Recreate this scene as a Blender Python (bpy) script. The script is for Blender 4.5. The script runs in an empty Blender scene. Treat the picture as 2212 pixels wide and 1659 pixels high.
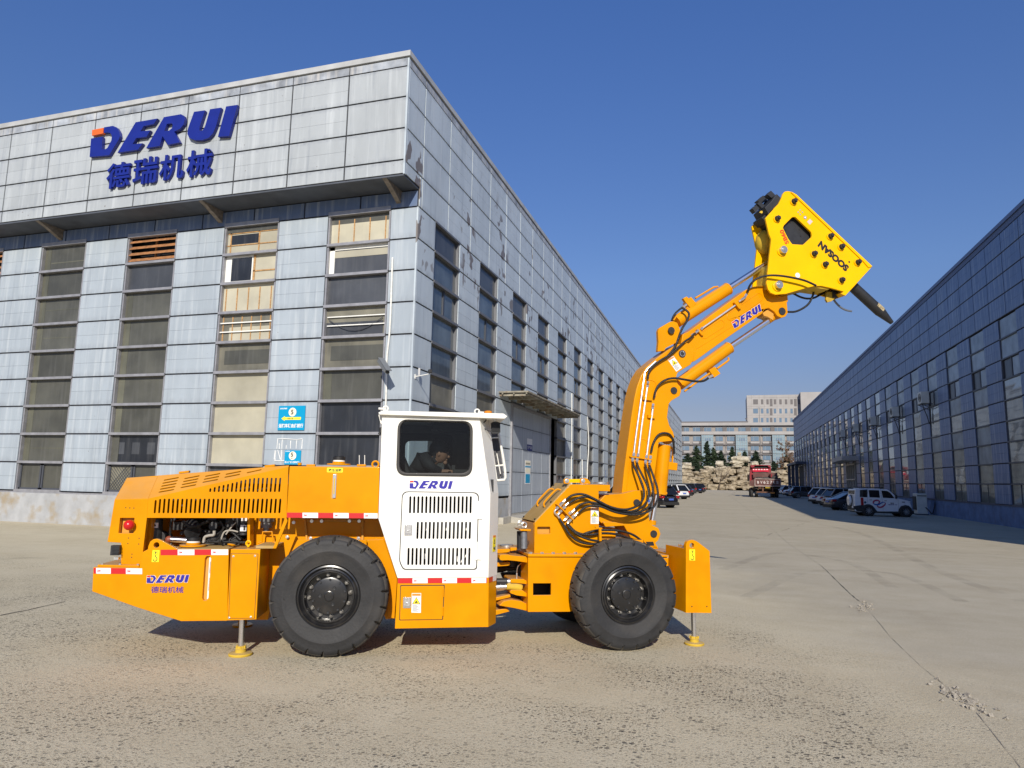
import bpy, math, random
from mathutils import Vector, Matrix
from mathutils.geometry import tessellate_polygon,delaunay_2d_cdt
PI=math.pi
SC=bpy.context.scene; COL=SC.collection
rnd=random.Random(7)
# ------------------------------------------------------------------ camera
FPX=1488.88; CAMH=1.7; YAW=.302; PITCH=.1364; ROLL=.0192
def _axes():
    cy,sy=math.cos(YAW),math.sin(YAW)
    F=Vector((-sy,cy,0)); R=Vector((cy,sy,0)); U=Vector((0,0,1))
    F2=F*math.cos(PITCH)+U*math.sin(PITCH); U2=U*math.cos(PITCH)-F*math.sin(PITCH)
    return R*math.cos(ROLL)+U2*math.sin(ROLL), U2*math.cos(ROLL)-R*math.sin(ROLL), F2
CR,CU,CF=_axes(); CC=Vector((0,0,CAMH))
cam=bpy.data.cameras.new('camera'); camo=bpy.data.objects.new('camera',cam); COL.objects.link(camo)
cam.sensor_width=36; cam.lens=FPX/2212*36; cam.clip_start=.1; cam.clip_end=4000
M=Matrix.Identity(4)
for i in range(3): M[i][0]=CR[i]; M[i][1]=CU[i]; M[i][2]=-CF[i]; M[i][3]=CC[i]
camo.matrix_world=M; SC.camera=camo
# ------------------------------------------------------------------ light
SUN_EL=math.radians(28.5); SUN_AZ=math.radians(18.0)   # light travels (-sin az, cos az) on the ground
w=bpy.data.worlds.new("World"); SC.world=w; w.use_nodes=True
nt=w.node_tree; bg=nt.nodes['Background']; sk=nt.nodes.new('ShaderNodeTexSky'); sk.sky_type='NISHITA'
sk.sun_disc=False; sk.sun_elevation=SUN_EL; sk.sun_rotation=math.atan2(math.sin(SUN_AZ),-math.cos(SUN_AZ))
sk.altitude=300; sk.air_density=1.0; sk.dust_density=.15; sk.ozone_density=5.0
tc=nt.nodes.new('ShaderNodeTexCoord'); sx=nt.nodes.new('ShaderNodeSeparateXYZ'); nt.links.new(tc.outputs['Generated'],sx.inputs[0])
cr_=nt.nodes.new('ShaderNodeValToRGB'); nt.links.new(sx.outputs[2],cr_.inputs[0]); E_=cr_.color_ramp.elements   # dusty winter air: tints the sky by height
E_[0].position=0.0; E_[0].color=(.36,.36,.50,1); E_[1].position=1.0; E_[1].color=(.65,.88,1.2,1)
for p_,c_ in ((.10,(.60,.46,.47)),(.28,(.77,.75,.84)),(.60,(.74,.89,1.2))):
    q_=E_.new(p_); q_.color=(*c_,1)
mx=nt.nodes.new('ShaderNodeMix'); mx.data_type='RGBA'; mx.blend_type='MULTIPLY'; mx.inputs[0].default_value=1; nt.links.new(sk.outputs[0],mx.inputs[6]); nt.links.new(cr_.outputs[0],mx.inputs[7]); nt.links.new(mx.outputs[2],bg.inputs[0]); bg.inputs[1].default_value=.124
sl=bpy.data.lights.new('sun','SUN'); sl.energy=5.0; sl.angle=math.radians(.53); sl.color=(1,.925,.80)
so=bpy.data.objects.new('sun',sl); COL.objects.link(so)
sd=Vector((-math.sin(SUN_AZ)*math.cos(SUN_EL),math.cos(SUN_AZ)*math.cos(SUN_EL),-math.sin(SUN_EL)))
so.rotation_euler=sd.to_track_quat('-Z','Y').to_euler(); so.location=(5,-10,20)
vs=SC.view_settings; vs.view_transform='Standard'; vs.look='None'; vs.exposure=0.0; vs.gamma=1; vs.use_curve_mapping=False
SC.cycles.max_bounces=6; SC.cycles.transparent_max_bounces=12
# ------------------------------------------------------------------ pixel -> place
def crop(x0,y0,s): return lambda x,y:((x0+x/s)*.5400390625,(y0+y/s)*.5400390625)
def ident(x,y): return (x,y)
c1=crop(350,1780,1.8434); c2=crop(1000,1780,1.8434); c3=crop(1450,1580,1.6586); c4=crop(1950,1780,1.8432)
c5=crop(2400,1400,2.0733); c6=crop(2550,1050,2.7657); c7=crop(2950,700,2.5529); c8=crop(2600,1500,1.4786)
cF=crop(800,800,1.5078); cS=crop(1500,600,1.0367); cB=crop(2600,1550,3.16); cL=crop(340,400,3.4563)
cW=crop(1560,1640,4.424); cH=crop(1950,2080,4.1475); cT=crop(1060,2120,3.19); cM=crop(2150,1880,4.148)
cE=crop(520,2030,3.6867); cK=crop(2950,740,4.74); cP=crop(1060,1580,5.53); cG=crop(2680,1680,4.0963)
cN=crop(2200,2120,3.1911); cU=crop(2620,1880,6.1444); cJ=crop(3380,1900,5.8211); cD=crop(1950,1700,3.686); cR=crop(400,2300,3.16)
def ray(u,v): return CF+CR*((u-1106)/FPX)-CU*((v-829.5)/FPX)
def gnd(u,v,z=0.):
    r=ray(u,v); return CC+r*((z-CAMH)/r.z)
class Pl:
    """plane in the world: origin, e1, e2; n = e1 x e2 points to the viewer side"""
    def __init__(s,o,e1,e2): s.o=Vector(o); s.e1=Vector(e1).normalized(); s.e2=Vector(e2).normalized(); s.n=s.e1.cross(s.e2)
    def p2(s,c,x,y):
        u,v=c(x,y); r=ray(u,v); t=(s.o-CC).dot(s.n)/r.dot(s.n); d=CC+r*t-s.o
        return (d.dot(s.e1),d.dot(s.e2))
    def p3(s,c,x,y): a=s.p2(c,x,y); return s.w(*a)
    def px(s,c,pts): return [s.p2(c,*p) for p in pts]
    def w(s,a,b,d=0.): return s.o+s.e1*a+s.e2*b+s.n*d
    def off(s,d): return Pl(s.o-s.n*d,s.e1,s.e2)       # d metres further away
    @staticmethod
    def three(a,b,c):
        a,b,c=Vector(a),Vector(b),Vector(c); e1=(b-a).normalized(); e2=(c-a); e2=(e2-e1*e2.dot(e1)).normalized()
        return Pl(a,e1,e2)
# ------------------------------------------------------------------ mesh helpers
class MB:
    def __init__(s): s.v=[]; s.f=[]; s.m=[]; s.mi=0; s.a=[]
    def add(s,vs,fs):
        b=len(s.v); s.a.append((b,len(s.f))); s.v+=[Vector(v) for v in vs]
        for f in fs: s.f.append([b+i for i in f]); s.m.append(s.mi)
    def box(s,x0,x1,y0,y1,z0,z1,T=None):
        vs=[Vector((x,y,z)) for z in (z0,z1) for y in (y0,y1) for x in (x0,x1)]
        if T: vs=[T(v) for v in vs]
        s.add(vs,[(0,2,3,1),(4,5,7,6),(0,1,5,4),(2,6,7,3),(0,4,6,2),(1,3,7,5)])
    def obox(s,c,ax,ay,az):
        c=Vector(c); vs=[c+ax*i+ay*j+az*k for k in(-1,1) for j in(-1,1) for i in(-1,1)]
        s.add(vs,[(0,2,3,1),(4,5,7,6),(0,1,5,4),(2,6,7,3),(0,4,6,2),(1,3,7,5)])
    def bar(s,a,b,w,h=None,up=(0,0,1)):
        a,b=Vector(a),Vector(b); d=(b-a); L=d.length; d/=L; u=Vector(up); r=d.cross(u)
        if r.length<1e-4: r=d.cross(Vector((1,0,0)))
        r.normalize(); u=r.cross(d); s.obox((a+b)/2,d*L/2,r*w/2,u*(h or w)/2)
    def plate(s,pl,outer,t,holes=(),d=0.,pw=None):
        """outline (2-D in pl), thickness t going away from the viewer, front at offset d"""
        def area(p): return sum(p[i][0]*p[(i+1)%len(p)][1]-p[(i+1)%len(p)][0]*p[i][1] for i in range(len(p)))
        loops=[list(outer) if area(outer)>0 else list(outer)[::-1]]+[list(h)[::-1] if area(h)>0 else list(h) for h in holes]
        allp=[p for l in loops for p in l]; n=len(allp)
        if holes:
            ee=[];b_=0
            for l in loops:
                ee+=[(b_+i,b_+(i+1)%len(l)) for i in range(len(l))]; b_+=len(l)
            ov,oe,of,orv,_,_=delaunay_2d_cdt([Vector(p[:2]) for p in allp],ee,[],1,1e-7)
            mp={}
            for i,src in enumerate(orv):
                mp[i]=src[0] if src else None
            def inside(c,l):
                k=False
                for i in range(len(l)):
                    (x1_,y1_),(x2_,y2_)=l[i][:2],l[i-1][:2]
                    if (y1_>c[1])!=(y2_>c[1]) and c[0]<(x2_-x1_)*(c[1]-y1_)/(y2_-y1_)+x1_: k=not k
                return k
            cen=lambda f_:(sum(ov[i][0] for i in f_)/len(f_),sum(ov[i][1] for i in f_)/len(f_))
            of=[f_ for f_ in of if inside(cen(f_),loops[0]) and not any(inside(cen(f_),h_) for h_ in loops[1:])]
            if all(mp[i] is not None for f_ in of for i in f_) : tr=[tuple(mp[i] for i in f_) for f_ in of]
            else: tr=tessellate_polygon([[Vector((p[0],p[1],0)) for p in l] for l in loops])
        elif len(outer)>4:
            tr=tessellate_polygon([[Vector((p[0],p[1],0)) for p in l] for l in loops])
        else: tr=[tuple(range(len(outer)))]
        fr=[];vsx=[pl.w(p[0],p[1],d) for p in allp]+[pl.w(p[0],p[1],d-t) for p in allp]
        for q in tr:
            q=list(q); A=area([allp[i] for i in q])
            if abs(A)<1e-12: continue
            if A<0:q=q[::-1]
            fr.append(q)
            if t: fr.append([i+n for i in q[::-1]])
        if t:
            b=0
            for l in loops:
                k=len(l)
                for i in range(k): j=(i+1)%k; fr.append((b+i,b+i+n,b+j+n,b+j))
                b+=k
        s.add(vsx,fr)
    def cyl(s,a,b,r,n=20,r2=None,cap=True):
        a,b=Vector(a),Vector(b); d=(b-a).normalized(); u=d.orthogonal().normalized(); w=d.cross(u); r2=r if r2 is None else r2
        vs=[a+(u*math.cos(2*PI*i/n)+w*math.sin(2*PI*i/n))*r for i in range(n)]+[b+(u*math.cos(2*PI*i/n)+w*math.sin(2*PI*i/n))*r2 for i in range(n)]
        fs=[(i,(i+1)%n,n+(i+1)%n,n+i) for i in range(n)]
        if cap: fs+=[tuple(range(n))[::-1],tuple(range(n,2*n))]
        s.add(vs,fs)
    def lathe(s,o,d,prof,n=32,a0=0,arc=2*PI):
        """prof: list of (along, radius)"""
        o=Vector(o); d=Vector(d).normalized(); u=d.orthogonal().normalized(); w=d.cross(u); k=len(prof); vs=[]
        full=arc>6.28; nn=n if full else n+1
        for i in range(nn):
            a=a0+arc*i/n; e=u*math.cos(a)+w*math.sin(a)
            vs+=[o+d*p[0]+e*p[1] for p in prof]
        fs=[]
        for i in range(n):
            j=(i+1)%nn
            for q in range(k-1): fs.append((i*k+q,j*k+q,j*k+q+1,i*k+q+1))
        s.add(vs,fs)
    def tube(s,path,r,n=8,cap=True,rr=None):
        P=[Vector(p) for p in path]; vs=[]; fs=[]; d=(P[1]-P[0]).normalized(); u=d.orthogonal().normalized()
        for i,p in enumerate(P):
            if 0<i<len(P)-1: d=(P[i+1]-P[i-1]).normalized()
            elif i: d=(P[i]-P[i-1]).normalized()
            u=(u-d*u.dot(d)).normalized(); w=d.cross(u); q=rr[i] if rr else r
            vs+=[p+(u*math.cos(2*PI*k/n)+w*math.sin(2*PI*k/n))*q for k in range(n)]
        for i in range(len(P)-1):
            for k in range(n): fs.append((i*n+k,i*n+(k+1)%n,(i+1)*n+(k+1)%n,(i+1)*n+k))
        if cap: fs+=[tuple(range(n))[::-1],tuple(range((len(P)-1)*n,len(P)*n))]
        s.add(vs,fs)
    def sphere(s,c,r,n=12,m=8,sc=(1,1,1)):
        c=Vector(c); vs=[];fs=[]
        for i in range(m+1):
            t=PI*i/m
            for k in range(n): vs.append(c+Vector((math.sin(t)*math.cos(2*PI*k/n)*sc[0],math.sin(t)*math.sin(2*PI*k/n)*sc[1],math.cos(t)*sc[2]))*r)
        for i in range(m):
            for k in range(n): fs.append((i*n+k,(i+1)*n+k,(i+1)*n+(k+1)%n,i*n+(k+1)%n))
        s.add(vs,fs)
    def torus(s,c,nrm,R,r,n=20,m=8):
        c=Vector(c); d=Vector(nrm).normalized(); u=d.orthogonal().normalized(); w=d.cross(u)
        P=[c+(u*math.cos(2*PI*i/n)+w*math.sin(2*PI*i/n))*R for i in range(n)]; vs=[];fs=[]
        for i in range(n):
            e=(P[i]-c).normalized()
            vs+=[P[i]+(e*math.cos(2*PI*k/m)+d*math.sin(2*PI*k/m))*r for k in range(m)]
        for i in range(n):
            for k in range(m): fs.append((i*m+k,((i+1)%n)*m+k,((i+1)%n)*m+(k+1)%m,i*m+(k+1)%m))
        s.add(vs,fs)
    def parts(s,name,mat,parent,k,**kw):
        o=None                                                             # every k shapes become one object
        for i in range(0,len(s.a),k):
            v0,f0=s.a[i]; v1,f1=s.a[i+k] if i+k<len(s.a) else (len(s.v),len(s.f))
            q=MB(); q.v=s.v[v0:v1]; q.f=[[j-v0 for j in f] for f in s.f[f0:f1]]; q.m=s.m[f0:f1]; o=q.build(name,mat,parent,**kw)
        return o
    def build(s,name,mat,parent=None,local=False,bev=0,smooth=35,label=None):
        me=bpy.data.meshes.new(name); base=Vector((0,0,0))
        if parent is not None and not local: base=ROOTLOC.get(parent.name,Vector((0,0,0)))
        me.from_pydata([tuple(v-base) for v in s.v],[],s.f)
        mats=mat if isinstance(mat,(list,tuple)) else [mat]
        for m in mats: me.materials.append(m)
        if len(mats)>1: me.polygons.foreach_set('material_index',s.m)
        me.validate(); me.update()
        if smooth: me.shade_smooth(); me.set_sharp_from_angle(angle=math.radians(smooth))
        o=bpy.data.objects.new(name,me); COL.objects.link(o)
        if parent is not None: o.parent=parent; ROOTLOC[o.name]=base
        if bev:
            b=o.modifiers.new('bevel','BEVEL'); b.width=bev; b.segments=2; b.limit_method='ANGLE'; b.angle_limit=math.radians(40); b.harden_normals=True
        if label: o['label']=label
        return o
ROOTLOC={}
def tag(o,label=None,cat=None,group=None,kind=None):
    if label:o['label']=label
    if cat:o['category']=cat
    if group:o['group']=group
    if kind:o['kind']=kind
    return o
def empty(name,loc,label=None,cat=None,group=None,rz=0):
    o=bpy.data.objects.new(name,None); COL.objects.link(o); o.location=loc; o.rotation_euler=(0,0,rz); o.empty_display_size=.3
    ROOTLOC[o.name]=Vector(loc); return tag(o,label,cat,group)
def copy_tree(o,parent=None):
    c=o.copy(); COL.objects.link(c); c.parent=parent
    for ch in list(o.children): copy_tree(ch,c)
    return c
def rrect(x0,x1,y0,y1,r,n=4):
    P=[]
    for cx,cy,a in ((x1-r,y1-r,0),(x0+r,y1-r,90),(x0+r,y0+r,180),(x1-r,y0+r,270)):
        for i in range(n+1): t=math.radians(a+90*i/n); P.append((cx+r*math.cos(t),cy+r*math.sin(t)))
    return P
def slot(a,b,r,n=3):
    """capsule from a to b (2-D)"""
    ang=math.atan2(b[1]-a[1],b[0]-a[0]); P=[]
    for i in range(n+1): t=ang-PI/2+PI*i/n; P.append((b[0]+r*math.cos(t),b[1]+r*math.sin(t)))
    for i in range(n+1): t=ang+PI/2+PI*i/n; P.append((a[0]+r*math.cos(t),a[1]+r*math.sin(t)))
    return P
def circ(c,r,n=16): return [(c[0]+r*math.cos(2*PI*i/n),c[1]+r*math.sin(2*PI*i/n)) for i in range(n)]
def roundpoly(P,r,n=4):
    out=[]; k=len(P)
    for i in range(k):
        a,b,c=Vector(P[i-1]),Vector(P[i]),Vector(P[(i+1)%k]); rr=r[i] if isinstance(r,(list,tuple)) else r
        u=(a-b);w_=(c-b); q=min(rr,u.length*.45,w_.length*.45)
        if q<=1e-6: out.append(tuple(b)); continue
        p0=b+u.normalized()*q; p2=b+w_.normalized()*q
        for j in range(n+1):
            t=j/n; out.append(tuple(p0*(1-t)**2+b*2*t*(1-t)+p2*t*t))
    return out
def cat(P,n=6):
    """Catmull-Rom through points"""
    P=[Vector(p) for p in P]; out=[]
    for i in range(len(P)-1):
        a=P[i-1] if i else P[0]*2-P[1]; b=P[i]; c=P[i+1]; d=P[i+2] if i+2<len(P) else c*2-b
        for j in range(n):
            t=j/n; out.append(.5*((2*b)+(c-a)*t+(2*a-5*b+4*c-d)*t*t+(3*b-a-3*c+d)*t**3))
    return out+[P[-1]]
def text_mesh(mb,body,pl,x,y,h,width=None,depth=.004,bold=0.0,shear=0,align='LEFT',rot=0,d=0.,spacing=1):
    """letters laid on plane pl with lower-left at (x,y), cap height h"""
    cu=bpy.data.curves.new('lettering','FONT'); cu.body=body; cu.size=1; cu.shear=shear; cu.space_character=spacing; cu.offset=bold; cu.extrude=.5; cu.resolution_u=3
    o=bpy.data.objects.new('lettering',cu); COL.objects.link(o)
    me=bpy.data.meshes.new_from_object(o.evaluated_get(bpy.context.evaluated_depsgraph_get()))
    xs=[v.co.x for v in me.vertices]; ys=[v.co.y for v in me.vertices]; x0,x1,y0,y1=min(xs),max(xs),min(ys),max(ys)
    sy=h/(y1-y0); sx=width/(x1-x0) if width else sy; cr,sr=math.cos(rot),math.sin(rot)
    vs=[]
    for v in me.vertices:
        a=(v.co.x-x0)*sx; b=(v.co.y-y0)*sy; vs.append(pl.w(x+a*cr-b*sr,y+a*sr+b*cr,d+(v.co.z+.5)*depth))
    mb.add(vs,[tuple(p.vertices) for p in me.polygons])
    bpy.data.objects.remove(o); bpy.data.curves.remove(cu); bpy.data.meshes.remove(me)
# ------------------------------------------------------------------ materials
def mat(name,col,rough=.6,metal=0.,noise=0.,nscale=8.,bump=0.,bscale=60.,coat=0.,alpha=1.,spec=None,island=0.,streak=0.,streakcol=(.2,.2,.2),emit=None,dirt=0.,dirtcol=(.1,.08,.06),dscale=2.5):
    m=bpy.data.materials.new(name); m.use_nodes=True; n=m.node_tree; L=n.links; P=n.nodes['Principled BSDF']
    P.inputs['Roughness'].default_value=rough; P.inputs['Metallic'].default_value=metal; P.inputs['Coat Weight'].default_value=coat; P.inputs['Coat Roughness'].default_value=.06
    if spec is not None: P.inputs['Specular IOR Level'].default_value=spec
    P.inputs['Base Color'].default_value=(*col,1)
    if emit: P.inputs['Emission Color'].default_value=(*col,1); P.inputs['Emission Strength'].default_value=emit
    if alpha<1: P.inputs['Alpha'].default_value=alpha
    if noise or bump or island or streak or dirt:
        g=n.nodes.new('ShaderNodeNewGeometry'); cur=None
        def noisetex(scale,vec=None,detail=4):
            t=n.nodes.new('ShaderNodeTexNoise'); t.inputs['Scale'].default_value=scale; t.inputs['Detail'].default_value=detail; L.new(vec or g.outputs['Position'],t.inputs['Vector']); return t.outputs['Fac']
        def ramp(f,a,b,lo,hi):
            r=n.nodes.new('ShaderNodeMapRange'); r.inputs[1].default_value=a; r.inputs[2].default_value=b; r.inputs[3].default_value=lo; r.inputs[4].default_value=hi; L.new(f,r.inputs[0]); return r.outputs[0]
        def mixc(f,a,b,typ='MIX'):
            x=n.nodes.new('ShaderNodeMix'); x.data_type='RGBA'; x.blend_type=typ
            if isinstance(f,float): x.inputs[0].default_value=f
            else: L.new(f,x.inputs[0])
            for i,c in ((6,a),(7,b)):
                if isinstance(c,tuple): x.inputs[i].default_value=(*c,1)
                else: L.new(c,x.inputs[i])
            return x.outputs[2]
        cur=col
        if noise: cur=mixc(ramp(noisetex(nscale),.3,.7,0.,1.),tuple(c*(1-noise) for c in col),tuple(min(1,c*(1+noise)) for c in col))
        if island: cur=mixc(ramp(g.outputs['Random Per Island'],0,1,0.,island),cur,(0.,0.,0.))
        if streak:
            mp=n.nodes.new('ShaderNodeMapping'); mp.inputs['Scale'].default_value=(1,1,.08); L.new(g.outputs['Position'],mp.inputs[0])
            cur=mixc(ramp(noisetex(7,mp.outputs[0],5),.5,.75,0.,streak),cur,streakcol)
        if dirt: cur=mixc(ramp(noisetex(dscale,None,7),.52,.7,0.,dirt),cur,dirtcol)
        if not isinstance(cur,tuple): L.new(cur,P.inputs['Base Color'])
        if bump:
            b=n.nodes.new('ShaderNodeBump'); b.inputs['Strength'].default_value=bump; b.inputs['Distance'].default_value=.01; L.new(noisetex(bscale),b.inputs['Height']); L.new(b.outputs[0],P.inputs['Normal'])
    return m
# ================================================================== MATERIALS OF THE PLACE
def panel_mat(name,col,peel=0.):
    m=mat(name,col,rough=.42,spec=.4); n=m.node_tree; L=n.links; P=n.nodes['Principled BSDF']
    g=n.nodes.new('ShaderNodeNewGeometry')
    def N(scale,sz=(1,1,1),det=5,rough=.6):
        mp=n.nodes.new('ShaderNodeMapping'); mp.inputs['Scale'].default_value=sz; L.new(g.outputs['Position'],mp.inputs[0])
        t=n.nodes.new('ShaderNodeTexNoise'); t.inputs['Scale'].default_value=scale; t.inputs['Detail'].default_value=det; t.inputs['Roughness'].default_value=rough; L.new(mp.outputs[0],t.inputs['Vector']); return t.outputs['Fac']
    def R(f,a,b,lo=0.,hi=1.):
        r=n.nodes.new('ShaderNodeMapRange'); r.inputs[1].default_value=a; r.inputs[2].default_value=b; r.inputs[3].default_value=lo; r.inputs[4].default_value=hi; L.new(f,r.inputs[0]); return r.outputs[0]
    def X(f,a,b):
        x=n.nodes.new('ShaderNodeMix'); x.data_type='RGBA'; L.new(f,x.inputs[0])
        for i,c in ((6,a),(7,b)):
            if isinstance(c,tuple): x.inputs[i].default_value=(*c,1)
            else: L.new(c,x.inputs[i])
        return x.outputs[2]
    def MUL(a,b):
        x=n.nodes.new('ShaderNodeMath'); x.operation='MULTIPLY'; L.new(a,x.inputs[0]); L.new(b,x.inputs[1]); return x.outputs[0]
    c=X(R(g.outputs['Random Per Island'],0,1,0,.5),col,tuple(k*.84 for k in col))
    c=X(R(N(.9,(1,1,.35)),.35,.7,0,.45),c,tuple(min(1,k*1.28+.03) for k in col))
    c=X(R(N(6,(1,1,.05),6),.5,.8,0,.55),c,(.62,.66,.68))           # pale chalky runs
    c=X(R(N(5,(1.3,1.3,.07),6),.56,.8,0,.55),c,(.16,.19,.24))      # dark runs
    # grime gathering above the joints: height inside one 0.9285 m row
    sp=n.nodes.new('ShaderNodeSeparateXYZ'); L.new(g.outputs['Position'],sp.inputs[0])
    a=n.nodes.new('ShaderNodeMath'); a.operation='SUBTRACT'; L.new(sp.outputs[2],a.inputs[0]); a.inputs[1].default_value=1.011
    d=n.nodes.new('ShaderNodeMath'); d.operation='DIVIDE'; L.new(a.outputs[0],d.inputs[0]); d.inputs[1].default_value=.9285
    fr=n.nodes.new('ShaderNodeMath'); fr.operation='FRACT'; L.new(d.outputs[0],fr.inputs[0])
    c=X(MUL(R(fr.outputs[0],.0,.22,1,0),R(N(7,(1,1,.3),6),.35,.75,0,.75)),c,(.2,.22,.25))
    c=X(MUL(R(fr.outputs[0],.9,1.,0,1),R(N(5,(1,1,.3),6),.4,.8,0,.6)),c,(.13,.15,.2))
    if peel:
        zr=R(sp.outputs[2],6.2,8.6,0,1); z2=R(sp.outputs[2],11.6,12.8,1,0)
        k=MUL(MUL(zr,z2),R(N(2.1,(1,1,.8),2,.5),  .60,.625,0,1)); k=MUL(k,R(N(.25,(1,1,1),2,.5),.48,.52,0,peel))
        c=X(k,c,(.16,.13,.11))
    c=X(R(N(11,(1,1,1),3,.5),.745,.77,0,.9),c,(.10,.06,.04))
    L.new(c,P.inputs['Base Color'])
    b=n.nodes.new('ShaderNodeBump'); b.inputs['Strength'].default_value=.25; b.inputs['Distance'].default_value=.03; L.new(N(1.3,(1,1,1),2),b.inputs['Height']); L.new(b.outputs[0],P.inputs['Normal'])
    return m
def glass_mat(name,col,rough=.06,noise=.25,bump=.05,bs=1.2,spec=.5,coat=.35):
    m=mat(name,col,rough=.5,noise=noise,nscale=1.4,coat=coat,spec=spec,bump=bump,bscale=bs,island=.35,streak=.35,streakcol=tuple(c*.6+.09 for c in col)); P=m.node_tree.nodes['Principled BSDF']
    P.inputs['Coat Roughness'].default_value=rough; P.inputs['Coat IOR'].default_value=1.6
    return m
MP_front=panel_mat('blue_grey_steel_panel',(.335,.385,.435))
MP_side=panel_mat('weathered_steel_panel',(.47,.535,.585),peel=.9)
MP_right=panel_mat('blue_steel_panel',(.10,.155,.29))
M_joint=mat('black_joint_sealant',(.03,.032,.04),.8)
M_alu=mat('aluminium_mullion',(.34,.34,.36),.45,.4,noise=.15,nscale=5)
M_darkframe=mat('dark_window_frame',(.06,.065,.08),.5)
G_olive=glass_mat('dusty_olive_glass',(.085,.085,.07))
G_dark=glass_mat('dark_glass',(.015,.018,.025),.04,.4)
G_grey=glass_mat('grey_glass',(.06,.065,.075))
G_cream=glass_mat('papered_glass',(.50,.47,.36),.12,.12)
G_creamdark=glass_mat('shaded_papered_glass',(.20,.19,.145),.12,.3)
G_mirror=glass_mat('mirror_glass',(.16,.19,.19),.03,.5,.22,.5,coat=1.); G_mirror.node_tree.nodes['Principled BSDF'].inputs['Coat IOR'].default_value=2.3
G_curtain=glass_mat('net_curtain_glass',(.26,.32,.37),.08,.35,.1,.6)
G_side=glass_mat('side_window_glass',(.09,.11,.12),.05,.5,.15,.6,coat=.8)
M_wood=mat('bare_timber',(.42,.24,.10),.8,noise=.3,nscale=20)
M_rust=mat('rusty_louvre',(.33,.15,.06),.7,noise=.35,nscale=9)
M_white=mat('white_painted_metal',(.78,.78,.74),.4,noise=.06,nscale=4)
M_pipe=mat('white_pvc_pipe',(.68,.68,.64),.5,noise=.12,nscale=12)
M_render=mat('stained_render_plinth',(.36,.37,.38),.9,noise=.12,nscale=3,bump=.5,bscale=30,dirt=.8,dirtcol=(.30,.24,.15),dscale=2.2)
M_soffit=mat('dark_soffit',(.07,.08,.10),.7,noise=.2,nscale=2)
M_black=mat('black_rubber',(.012,.012,.013),.55)
M_chrome=mat('chromed_steel',(.85,.85,.87),.24,1.)
M_steel=mat('zinc_steel',(.74,.74,.73),.3,.85,noise=.15,nscale=40)
M_blue=mat('signal_blue_paint',(.008,.018,.21),.4,noise=.08,nscale=3)
M_orange=mat('orange_sign_face',(.75,.13,.02),.45)
M_red=mat('red_plastic',(.55,.012,.012),.25)
M_concrete=mat('pale_concrete',(.40,.38,.33),.9,noise=.15,nscale=3,bump=.4,bscale=25,dirt=.4,dscale=1.5)
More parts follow.
